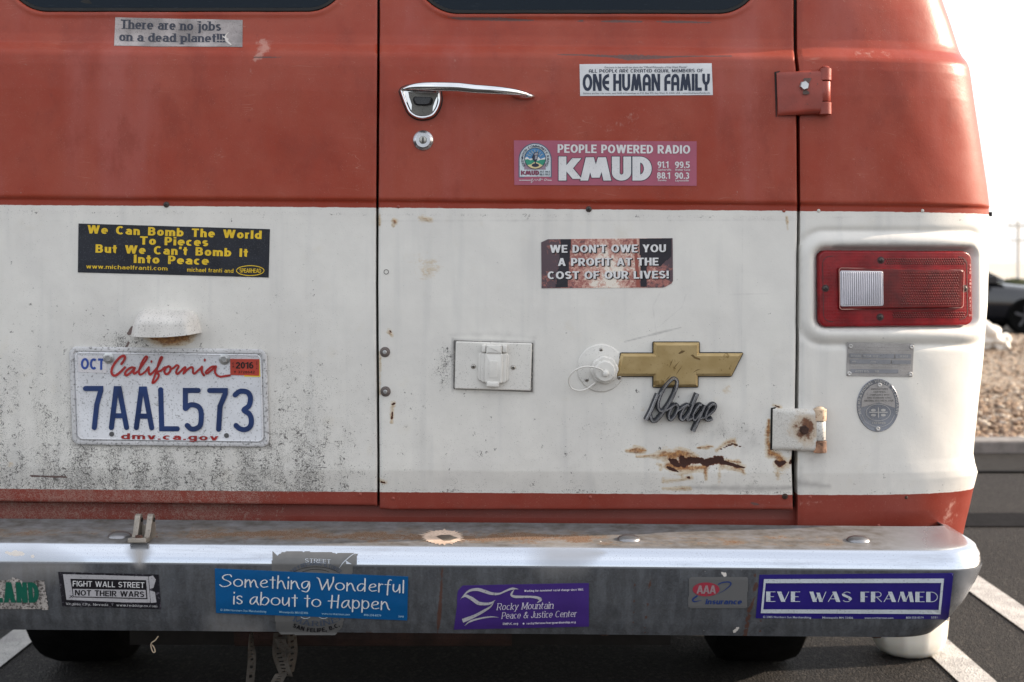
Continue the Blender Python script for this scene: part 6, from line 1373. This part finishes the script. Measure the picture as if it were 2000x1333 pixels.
p.build('dove', vinyl('print_silver', (.42, .41, .43), .5, .5, '55525a', 300), s)
# insurance
N = NT('film_small'); N.set(Base_Color=(.13, .13, .132), Roughness=.45, Metallic=.2)
s = gridpoly('bumper_sticker', bs, rounded([(1346.5, 1127), (1460.6, 1127), (1459.3, 1188), (1343.8, 1187)], 4), N.m, VAN, label='small grey insurance sticker with a red oval')
p = Print(bs, 0.0016); p.poly(ellipse(1378.7, 1150.9, 26.2, 13.6, 48)); p.build('red_oval', vinyl('print_red', (.30, .028, .05), .5, .5, '5a4a4a', 300), s)
p = Print(bs, 0.0019); p.text(lettering('AAA', v=.22, h=.16, track=-.06, italic=.05), (1360, 1159), (1398, 1159), 16); p.build('lettering', vinyl('print_greypink', (.28, .20, .21), .5), s)
p = Print(bs, 0.0019); p.stroke([(1403, 1159), (1418, 1150), (1427, 1141), (1424, 1136.5), (1412, 1137), (1402, 1141)], 1, taper=[.4, 1.2, 2.2, 2.6, 2.2, 1.6]); p.stroke([(1362, 1163), (1353, 1170), (1356, 1174.5), (1370, 1172)], 1, taper=[3, 3, 2.4, .4]); p.text(lettering('Insurance', v=.2, h=.16, italic=.2, track=.09), (1377, 1179.8), (1448.6, 1179.8), 10.4); p.build('lettering', vinyl('print_blue', (.012, .035, .16), .5, .3, '30343c'), s)
# eve
s = sheet('bumper_sticker', bs, [(1483.2, 1122.8), (1860, 1119.5), (1848.4, 1209.5), (1475.8, 1207.5)], vinyl('sticker_violet', (.020, .012, .155), .4, .14, '191648'), VAN, .0008, 48, 14, 'indigo sticker: EVE WAS FRAMED inside a white double frame', curl=lambda U, V: .0030*np.exp(-((U-1)/.012)**2))
PW = vinyl('print_bluewhite', (.52, .56, .60), .45, .4, '4a4a55', 420)
p = Print(bs, 0.0020); fo = [(1491.7, 1130.8), (1842.9, 1129.7), (1835.5, 1198.5), (1485.4, 1196.8)]; fi = [(1495, 1138.5), (1837.4, 1138), (1831.9, 1190.2), (1490.3, 1189.4)]
m_ = 24; FO = [lerp(fo[k], fo[(k+1) % 4], j/m_) for k in range(4) for j in range(m_)]; FI = [lerp(fi[k], fi[(k+1) % 4], j/m_) for k in range(4) for j in range(m_)]; n = len(FO)
p.raw(FO+FI, [(i, (i+1) % n, n+(i+1) % n, n+i) for i in range(n)])
f_, t_ = .30, .055
EG = {'E': lambda v, h: (.66, [([(f_/2, 0), (f_/2, 1)], f_), ([(0, .97), (.66, .97)], t_), ([(0, .5), (.55, .5)], t_), ([(0, .03), (.66, .03)], t_)]), 'F': lambda v, h: (.62, [([(f_/2, 0), (f_/2, 1)], f_), ([(0, .97), (.62, .97)], t_), ([(0, .5), (.5, .5)], t_)]),
      'V': lambda v, h: (.86, [([(.15, 1), (.44, 0)], f_*.95), ([(.84, 1), (.50, 0)], t_)]), 'W': lambda v, h: (1.2, [([(.15, 1), (.40, 0)], f_*.9), ([(.64, .8), (.44, 0)], t_), ([(.62, .9), (.84, 0)], f_*.8), ([(1.18, 1), (.88, 0)], t_)]),
      'A': lambda v, h: (.9, [([(.03, 0), (.46, 1)], t_), ([(.46, 1), (.74, 0)], f_*.95), ([(.2, .3), (.6, .3)], t_)]), 'M': lambda v, h: (1.12, [([(.03, 0), (.24, 1)], t_), ([(.28, 1), (.50, .05)], f_*.85), ([(.54, .05), (.86, 1)], t_), ([(.86, 1), (1.0, 0)], f_*.85)]),
      'R': lambda v, h: (.78, [([(f_/2, 0), (f_/2, 1)], f_), ([(.2, .97), (.5, .97)]+arc(.5, .73, .22, .24, 90, -90)+[(.2, .49)], t_), ([(.4, .49), (.76, 0)], t_)]), 'D': lambda v, h: (.8, [([(f_/2, 0), (f_/2, 1)], f_), ([(.2, .97), (.36, .97)]+arc(.36, .5, .42, .47, 90, -90, 18)+[(.2, .03)], t_)]),
      'S': lambda v, h: (.66, [(arc(.34, .72, .28, .25, 30, 150, 8), t_), (spline([(.10, .80), (.12, .66), (.34, .52), (.56, .36), (.56, .20)], 4), f_*.72), (arc(.33, .27, .28, .25, -10, -150, 8), t_)])}
p.text(lettering('EVE WAS FRAMED', v=.2, track=.11, st={'glyphs': EG, 'space': .42}), (1495.8, 1174.8), (1830.5, 1175.4), 20)
p.stroke([(1858.5, 1120.5), (1846, 1208.5)], 1.0, 'butt', False, dz=.0018)
for t2, a, b in (('© 2005 Northern Sun Merchandising', (1490, 1206), (1583.6, 1207)), ('Minneapolis MN 55406', (1605.8, 1207.2), (1665.5, 1207.8)), ('www.northernsun.com', (1688, 1207.8), (1744, 1207.8)), ('800-258-8579', (1769, 1207.4), (1803, 1207.2)), ('5331', (1817.6, 1206.8), (1829, 1206.6))): p.text(font_lettering(t2, .006), a, b, 3.9)
p.build('lettering', PW, s)
# ------------------------------------------------------------------ ground and surroundings
def asphalt():
    N = NT('asphalt'); a = N.vor(210); b = N.noise(120, 5, .7); c = N.noise(3, 5, .6)
    col = N.mix(N.ss(b, .35, .7), (.012, .0115, .0115), (.030, .028, .027))
    st = N.ss(N.vor(150, None, 'F1', 'Color'), .62, .95); col = N.mix(N.math('MULTIPLY', st, .55), col, (.085, .074, .066))
    col = N.mix(N.math('MULTIPLY', N.ss(c, .42, .7), .35), col, (.036, .034, .032)); N.set(Base_Color=col, Roughness=.85); N.b.inputs['Specular IOR Level'].default_value = .15
    N.bump(N.math('ADD', N.math('MULTIPLY', a, .8), N.math('MULTIPLY', b, .6)), 1.0, .005); return N.m
ASPH = asphalt()
def flat(name, pts, z, mat, kind='structure'):
    return mesh_obj(name, [(x, y, z) for x, y in pts], [tuple(range(len(pts)))], mat, kind=kind)
KY = 6.83+CAMY
gy = [(-600, 0), (14.2, 0), (19.5, -.42), (60, -.42), (900, -.42)]
mesh_obj('ground', [(x, y, z) for y, z in gy for x in (-600, 600)], [(2*i, 2*i+1, 2*i+3, 2*i+2) for i in range(len(gy)-1)], ASPH, kind='structure')
flat('haze_ground', [(-600, 34), (600, 34), (600, 900), (-600, 900)], -.41, pbr('haze_pale', (.50, .46, .40), .95, 0, .1, vs=.2, spec=.05))  # pale far sheet added; its colour imitates haze glare at the horizon
def marking(name, mat):
    N = NT(mat); n1 = N.noise(90, 5, .7); w_ = N.mix(N.ss(N.noise(14, 4, .6), .3, .7), (.30, .29, .28), (.45, .44, .42)); N.set(Base_Color=N.mix(N.ss(n1, .60, .68), w_, (.09, .085, .08)), Roughness=.7); N.bump(N.math('ADD', N.vor(210), n1), .8, .003); return N.m
LM = marking('x', 'line_paint')
for x0, x1 in ((.983, 1.067), (1.283, 1.372), (-1.252, -1.168), (-1.552, -1.468), (3.7, 3.79), (4.0, 4.09)): flat('parking_line', [(x0, -3.2), (x1, -3.2), (x1, 3.35), (x0, 3.35)], .004, LM)
CONC = pbr('concrete', (.19, .18, .17), .85, 0, .12, .4, '4a443c', 200, .6, 200); TAR = pbr('tar_seal', (.010, .010, .011), .9, 0, .2, spec=.05)
flat('gutter', [(-60, 6.255+CAMY), (60, 6.255+CAMY), (60, KY), (-60, KY)], .004, pbr('gutter_concrete', (.022, .021, .020), .9, 0, .15, .4, '2a2622', 200, .6, 200, spec=.1))
flat('tar_seam', [(-60, 4.965+CAMY), (60, 4.965+CAMY), (60, 5.23+CAMY), (-60, 5.23+CAMY)], .004, TAR)
flat('tar_seam', [(-60, 6.225+CAMY), (60, 6.225+CAMY), (60, 6.265+CAMY), (-60, 6.265+CAMY)], .008, TAR)
kb = MB()
for i in range(-20, 20): kb.box((i*3+1.5, KY+.09, .031), (1.494, .085, .034))
o = kb.build('kerb', CONC, kind='structure'); bv = o.modifiers.new('bevel', 'BEVEL'); bv.width = .012; bv.segments = 3
# gravel bed rising gently behind the kerb
def gravelz(x, y): return .050+.014*np.sin(x*1.3+y*.7)+.010*np.sin(x*3.1-y*2.2)-.44*sstep(np.asarray(y, float), 14.6, 19.4)-.08*sstep(np.asarray(y, float), 19.4, 20.5)
GY0, GY1 = KY+.17, 20.6
xs = np.linspace(-50, 60, 111); ys = np.concatenate([np.linspace(GY0, GY0+12, 60), np.linspace(GY0+12.4, GY1, 12)]); X, Y = np.meshgrid(xs, ys); Zg = gravelz(X, Y); Zg[0] = .05
GM = NT('gravel_ground'); v1 = GM.n('ShaderNodeTexVoronoi'); v1.inputs['Scale'].default_value = 26; GM.l(GM.tc.outputs['Object'], v1.inputs['Vector']); sp_ = GM.n('ShaderNodeSeparateColor'); GM.l(v1.outputs['Color'], sp_.inputs[0])
c = GM.mix(sp_.outputs[0], (.15, .10, .065), (.34, .26, .18)); c = GM.mix(GM.math('MULTIPLY', GM.ss(sp_.outputs[1], .8, .9), .6), c, (.60, .54, .46)); GM.set(Base_Color=c, Roughness=.9); GM.bump(v1.outputs['Distance'], 1, .05)
nu = len(xs); mesh_obj('gravel_bed', np.stack([X, Y, Zg], -1).reshape(-1, 3), [(j*nu+i, j*nu+i+1, (j+1)*nu+i+1, (j+1)*nu+i) for j in range(len(ys)-1) for i in range(nu-1)], GM.m, smooth=True, kind='structure')
# loose stones, joined
ico = bmesh.new(); bmesh.ops.create_icosphere(ico, subdivisions=1, radius=1); iv = np.array([v.co[:] for v in ico.verts]); ifc = [tuple(v.index for v in f.verts) for f in ico.faces]; ico.free()
for mi, (c0, nst) in enumerate((((.30, .21, .14), 5200), ((.18, .125, .085), 4000), ((.46, .40, .33), 2200))):
    yy = GY0+.02+(rng.random(nst)**1.5)*14; xx = (yy-CAMY)*(.20+rng.random(nst)*.42); rr = .008+.018*rng.random(nst)**2
    ang = rng.random(nst)*6.28; V = []; 
    jit = 1+.25*(rng.random((nst, 12, 1))-.5); P = iv[None]*jit*rr[:, None, None]*np.array([1.2, .9, .6]); ca, sa = np.cos(ang)[:, None], np.sin(ang)[:, None]
    Px = P[..., 0]*ca-P[..., 1]*sa+xx[:, None]; Py = P[..., 0]*sa+P[..., 1]*ca+yy[:, None]; Pz = P[..., 2]+(gravelz(xx, yy)+rr*.25)[:, None]
    V = np.stack([Px, Py, Pz], -1).reshape(-1, 3); Fa = np.array(ifc)[None]+np.arange(nst)[:, None, None]*12; Fa = Fa.reshape(-1, 3)
    me = bpy.data.meshes.new('gravel_stones'); me.vertices.add(len(V)); me.vertices.foreach_set('co', V.ravel()); me.loops.add(Fa.size); me.loops.foreach_set('vertex_index', Fa.ravel()); me.polygons.add(len(Fa)); me.polygons.foreach_set('loop_start', np.arange(0, Fa.size, 3)); me.update(); me.validate()
    me.materials.append(pbr('stone_%d' % mi, c0, .85, 0, .25, .3)); o = bpy.data.objects.new('gravel_stones', me); COL.objects.link(o); o['kind'] = 'stuff'

# black car parked beyond the gravel, nose to the right
def car(cx, y0):
    zg = -.415; t = thing('parked_car', (cx, y0+.9, zg), 'glossy black car parked beyond the gravel, seen from its side', 'car')
    CP = NT('car_black'); CP.set(Base_Color=(.010, .011, .015), Roughness=.18); CP.b.inputs['Coat Weight'].default_value = .8; CP = CP.m
    CG_ = NT('car_glass'); CG_.set(Base_Color=(.05, .09, .09), Roughness=.08); CG_ = CG_.m
    # side outline: x (forward = +X), z for lower sill, shoulder, roof
    sx = np.array([-2.35, -2.25, -1.9, -1.4, -.9, -.2, .5, .9, 1.25, 1.7, 2.1, 2.3, 2.38]); top = np.array([.72, .92, .98, 1.00, 1.0, 1.0, .98, .96, .93, .88, .80, .70, .52]); bot = np.array([.42, .28, .24, .20, .20, .20, .20, .20, .20, .22, .24, .30, .40]); hw = np.array([.70, .82, .90, .92, .93, .93, .93, .92, .92, .90, .84, .74, .62])
    V = []; n = 16
    for x, a, b, h in zip(sx, top, bot, hw):
        for k in range(n):
            an = 2*math.pi*k/n; c_, s_ = math.cos(an), math.sin(an); V.append((x, h*math.copysign(abs(c_)**.35, c_), (a+b)/2+(a-b)/2*math.copysign(abs(s_)**.5, s_)))
    def rel(b, nm, m_, **k):
        o = b.build(nm, m_, t, **k); o.matrix_basis = Matrix.Translation((cx, y0+.9, zg)); return o
    b = MB(); b.add(V, [(i*n+k, i*n+(k+1) % n, (i+1)*n+(k+1) % n, (i+1)*n+k) for i in range(len(sx)-1) for k in range(n)]+[tuple(range(n))[::-1], tuple(range((len(sx)-1)*n, len(sx)*n))]); rel(b, 'body', CP, smooth=50)
    b = MB(); gx = [(-1.75, .97), (-1.15, 1.38), (-.2, 1.45), (.35, 1.36), (1.12, .95)]; V = []
    for yy_ in (-.86, .86): V += [(x, yy_*(1-(z-.95)*.35), z) for x, z in gx]
    b.add(V, [(i, i+1, i+6, i+5) for i in range(4)]+[(0, 1, 2, 3, 4), (5, 6, 7, 8, 9)]); rel(b, 'cabin', CP, smooth=30)
    for q in ([(-1.45, 1.02), (-1.08, 1.31), (-.45, 1.36), (-.45, 1.02)], [(-.38, 1.02), (-.38, 1.36), (.28, 1.29), (.86, 1.00)]):
        for sgn in (-1, 1):
            b = MB(); b.add([(x, sgn*(.868*(1-(z-.95)*.35)), z) for x, z in q], [(0, 1, 2, 3)]); rel(b, 'window', CG_)
    b = MB(); b.add([(.40, -.70, 1.355), (.40, .70, 1.355), (1.13, .82, .985), (1.13, -.82, .985)], [(0, 1, 2, 3)]); rel(b, 'windscreen', CG_)
    b = MB(); b.box((.80, -.97, 1.0), (.09, .07, .06)); rel(b, 'wing_mirror', CP, smooth=30)
    for wx in (-1.42, 1.45):
        for sy in (-.84, .84):
            w_ = bpy.data.objects.new('wheel', None); link(w_, t); w_.matrix_basis = Matrix.Translation((cx+wx, y0+.9+sy, zg+.33)); PINV[w_.name] = Matrix.Identity(4)
            b = MB(); b.lathe([(.21, -.09), (.30, -.115), (.33, -.09), (.335, 0), (.33, .09), (.30, .115), (.21, .09)], 36, Matrix.Rotation(R(90), 4, 'X')); b.build('tyre', TYRE, w_, smooth=35)
            b = MB(); b.lathe([(.215, -.08), (.215, .08)], 30, Matrix.Rotation(R(90), 4, 'X')); b.build('rim', pbr('alloy_dark', (.10, .10, .105), .35, .8), w_)
            b = MB()
            for k in range(5): b.box((0, -.087, .11), (.022, .008, .10), Matrix.Rotation(2*math.pi*k/5, 4, 'Y'))
            b.build('spokes', pbr('alloy', (.10, .10, .11), .4, .8), w_)
    b = MB(); b.box((2.22, -.62, .66), (.12, .14, .06)); rel(b, 'headlight', pbr('lamp_glass', (.5, .5, .5), .1), smooth=40)
    b = MB()
    for x in (-.42, .55): b.box((x, -.934, .62), (.003, .003, .30))
    b.box((.35, -.945, .78), (.09, .012, .012)); rel(b, 'door_seam', BLACK)
D1 = 26.0
car(1003/F*D1-1.45, D1+CAMY)
# plastic bag caught on the gravel
def bag():
    d = 13.9; x = (1936-1000)/F*d; y = d+CAMY; z = float(gravelz(x, y)); t = thing('plastic_bag', (x, y, z), 'crumpled white plastic bag lying on the gravel beside the van', 'plastic bag')
    N = NT('bag_plastic'); N.set(Base_Color=(.70, .67, .62), Roughness=.45); N.b.inputs['Subsurface Weight'].default_value = .3; N.b.inputs['Subsurface Scale'].default_value = .05; N.b.inputs['Subsurface Radius'].default_value = (1, .9, .8)
    bm = bmesh.new(); bmesh.ops.create_icosphere(bm, subdivisions=4, radius=1)
    for v in bm.verts:
        c = v.co; r = 1+.16*math.sin(c.x*5+c.z*3)+.10*math.sin(c.y*9-c.z*7)+.06*math.sin(c.x*17+c.y*11)
        v.co = Vector((c.x*.15*r-.03*c.z, c.y*.13*r, max(c.z, -.8)*.14*r+.13))
    me = bpy.data.meshes.new('bag_body'); bm.to_mesh(me); bm.free(); me.materials.append(N.m); me.polygons.foreach_set('use_smooth', [True]*len(me.polygons)); o = bpy.data.objects.new('bag_body', me); link(o, t); o.matrix_basis = Matrix.Translation((x-.04, y, z))
    bm = bmesh.new(); bmesh.ops.create_icosphere(bm, subdivisions=3, radius=1)
    for v in bm.verts:
        c = v.co; r = 1+.25*math.sin(c.x*6+c.z*5)+.14*math.sin(c.y*9); v.co = Vector((c.x*.09*r, c.y*.09*r, c.z*.10*r+.06))
    me = bpy.data.meshes.new('bag_handle'); bm.to_mesh(me); bm.free(); me.materials.append(N.m); me.polygons.foreach_set('use_smooth', [True]*len(me.polygons)); o = bpy.data.objects.new('bag_handle', me); link(o, t); o.matrix_basis = Matrix.Translation((x+.09, y-.02, z-.01))
bag()
# utility pole far off, low shrubs on the horizon
d = 95; x = 989/F*d; gz = 0; ph = CAMZ+78/F*d; t = thing('utility_pole', (x, d, 0), 'pale utility pole standing far away against the white sky', 'utility pole')
GP = pbr('far_glare_grey', (.52, .50, .47), .9)  # light tone: the glare that pales distant things is painted in
b = MB(); b.tube([(x, d+CAMY, -.5), (x, d+CAMY, ph)], [.15, .10], 10); b.build('pole', GP, t, smooth=40); b = MB(); b.box((x, d+CAMY-.15, ph-.35), (.75, .06, .07)); b.box((x, d+CAMY-.15, ph-1.3), (.55, .06, .06)); b.build('crossarm', GP, t)
b = MB()
for dx in (-.6, -.25, .25, .6): b.lathe([(.05, 0), (.06, .1), (.03, .18)], 8, Matrix.Translation((x+dx, d+CAMY-.15, ph-.28)))
b.build('insulators', GP, t)
LEAF = NT('shrub_leaf'); LEAF.set(Base_Color=LEAF.mix(LEAF.noise(.8, 4), (.05, .065, .03), (.11, .12, .06)), Roughness=.8); LEAF = LEAF.m
SH = [(1958, .62, .8), (1985, .78, 1.1), (2003, .70, 1.2), (1972, .5, .8), (2060, .9, 1.5), (2120, .8, 1.4)]
for k, (px, hh, ww) in enumerate(SH):
    dd = 68+6*math.sin(k*2.1); cx = (px-1000)/F*dd; cy = dd+CAMY; t = thing('shrub', (cx, cy, -.42), ['low dark shrub farthest left on the horizon behind the car', 'taller shrub at the foot of the distant pole', 'broad shrub just right of the distant pole', 'smallest shrub between the others on the horizon', 'wide shrub beyond the right picture edge', 'rounded shrub farthest right beyond the car'][k], 'shrub', 'shrubs on the horizon')
    b = MB(); n = 420; zt = -.12+hh*.28
    for i in range(n):
        a = rng.random()*6.28; r = rng.random()**.5; h = rng.random(); p = Vector((cx+ww*r*math.cos(a)*(1-.5*h), cy+ww*.6*r*math.sin(a), -.45+h*(zt+.45)*(1-.35*r))); s_ = .07+.08*rng.random(); u_ = Vector(rng.normal(size=3)).normalized(); v_ = u_.cross(Vector((0, 0, 1))).normalized()*s_; u_ = u_*s_
        b.add([p-u_, p+v_, p+u_, p-v_], [(0, 1, 2, 3)])
    b.build('crown', LEAF, t); b = MB()
    for i in range(4): b.tube([(cx, cy, -.45), (cx+.3*(i-1.5)*ww*.4, cy, zt-.1)], [.05, .02], 6)
    b.build('trunk', GP, t)

# ------------------------------------------------------------------ things by the van
def jug():
    d = 3.37; x = (1775-1000)/F*d; y = d+CAMY; t = thing('plastic_jug', (x, y, 0), 'translucent white plastic jug on the asphalt below the right bumper end', 'jug')
    N = NT('milky_plastic'); N.set(Base_Color=(.72, .70, .64), Roughness=.35); N.b.inputs['Subsurface Weight'].default_value = .6; N.b.inputs['Subsurface Scale'].default_value = .03; N.b.inputs['Subsurface Radius'].default_value = (1, .85, .65)
    n = 9; bm_ = lambda i, k: 1
    b = MB(); b.lathe([(.040, .0), (.058, .003), (.078, .016), (.0885, .040), (.0925, .085), (.0925, .16), (.085, .19), (.05, .215), (.028, .235), (.026, .26)], 11, Matrix.Translation((x, y, 0)) @ Matrix.Rotation(.35, 4, 'Z')); o = b.build('body', N.m, t)
    sb = o.modifiers.new('bevel', 'BEVEL'); sb.width = .009; sb.segments = 3; sb.limit_method = 'ANGLE'; sb.angle_limit = R(12); o.data.polygons.foreach_set('use_smooth', [True]*len(o.data.polygons))
    b = MB(); b.lathe([(.029, .245), (.029, .268), (.026, .271)], 24, Matrix.Translation((x, y, 0))); b.build('cap', pbr('cap_blue', (.05, .12, .3), .4), t, smooth=30)
    b = MB(); b.tube(spline([(x+.03, y, .235), (x+.075, y-.01, .235), (x+.10, y-.01, .19), (x+.09, y-.01, .13)], 6), .011, 10); b.build('handle', N.m, t, smooth=50)
jug()
def strap(name_lbl, P, wd, seed):
    """perforated hanger strap hanging below the bumper"""
    t = thing('hanging_strap', P[0][:3], name_lbl, 'strap', 'perforated straps hanging under the bumper'); SM = pbr('galvanised_old', (.075, .065, .055), .7, .4, .3, .6, '3a2a1c', 300)
    C = spline([p[:3] for p in P], 10); TW = np.interp(np.linspace(0, 1, len(C)), np.linspace(0, 1, len(P)), [p[3] for p in P]); V = []
    for i, c in enumerate(C): a = R(TW[i]); dx = np.array([math.cos(a), math.sin(a), 0])*wd/2; V += [c-dx, c-dx*.35, c+dx*.35, c+dx]
    Fc = []
    for i in range(len(C)-1):
        for k in range(3):
            if k == 1 and i % 3 == 1: continue          # punched holes
            Fc.append((i*4+k, i*4+k+1, (i+1)*4+k+1, (i+1)*4+k))
    o = mesh_obj('strap_band', V, Fc, SM, t); md = o.modifiers.new('solid', 'SOLIDIFY'); md.thickness = .0009
ztop = .375
def XX(px, d=2.2): return (px-1000)/F*d
def ZZ(py, d=2.2): return CAMZ-(py-HZ)/F*d
strap('narrow dark perforated strap, leftmost under the bumper', [(XX(490), -.02, ZZ(1236), 80), (XX(490), -.02, ZZ(1262), 60), (XX(492), -.02, ZZ(1290), 10), (XX(487), -.02, ZZ(1345), 0), (XX(486), -.02, ZZ(1370), 0)], .013, 1)
strap('wide perforated strap hanging straight down, right of the leftmost', [(XX(548), -.02, ZZ(1236), 10), (XX(545), -.02, ZZ(1275), 20), (XX(552), -.02, ZZ(1300), 0), (XX(560), -.02, ZZ(1321), -10)], .021, 2)
strap('rust brown perforated strap behind the wide one', [(XX(566), -.005, ZZ(1240), 50), (XX(568), -.005, ZZ(1280), 40), (XX(562), -.005, ZZ(1320), 50)], .018, 3)
strap('short strap crossing diagonally at the bumper edge', [(XX(552), -.045, ZZ(1240), 0), (XX(558), -.045, ZZ(1255), 10), (XX(573), -.045, ZZ(1268), 30)], .016, 4)
strap('lighter strap end kicking left at the picture bottom', [(XX(552), -.03, ZZ(1312), 10), (XX(545), -.035, ZZ(1325), 0), (XX(536), -.04, ZZ(1345), 0), (XX(530), -.04, ZZ(1365), 0)], .019, 5)
TW_ = pbr('twine', (.62, .50, .36), .8); d = 2.12; t = thing('twine_loop', (XX(303, d), d+CAMY, ZZ(1250, d)), 'thin pale twine loop dangling under the bumper near its left end', 'twine')
b = MB(); b.tube([(XX(a, d), d+CAMY, ZZ(c, d)) for a, c in [(q[0], q[1]) for q in spline([(309, 1243), (303, 1251), (296, 1256), (295, 1264), (299, 1274), (303, 1273), (301, 1265), (297, 1260)], 5)]], .0009, 6); b.build('cord', TW_, t, smooth=60)
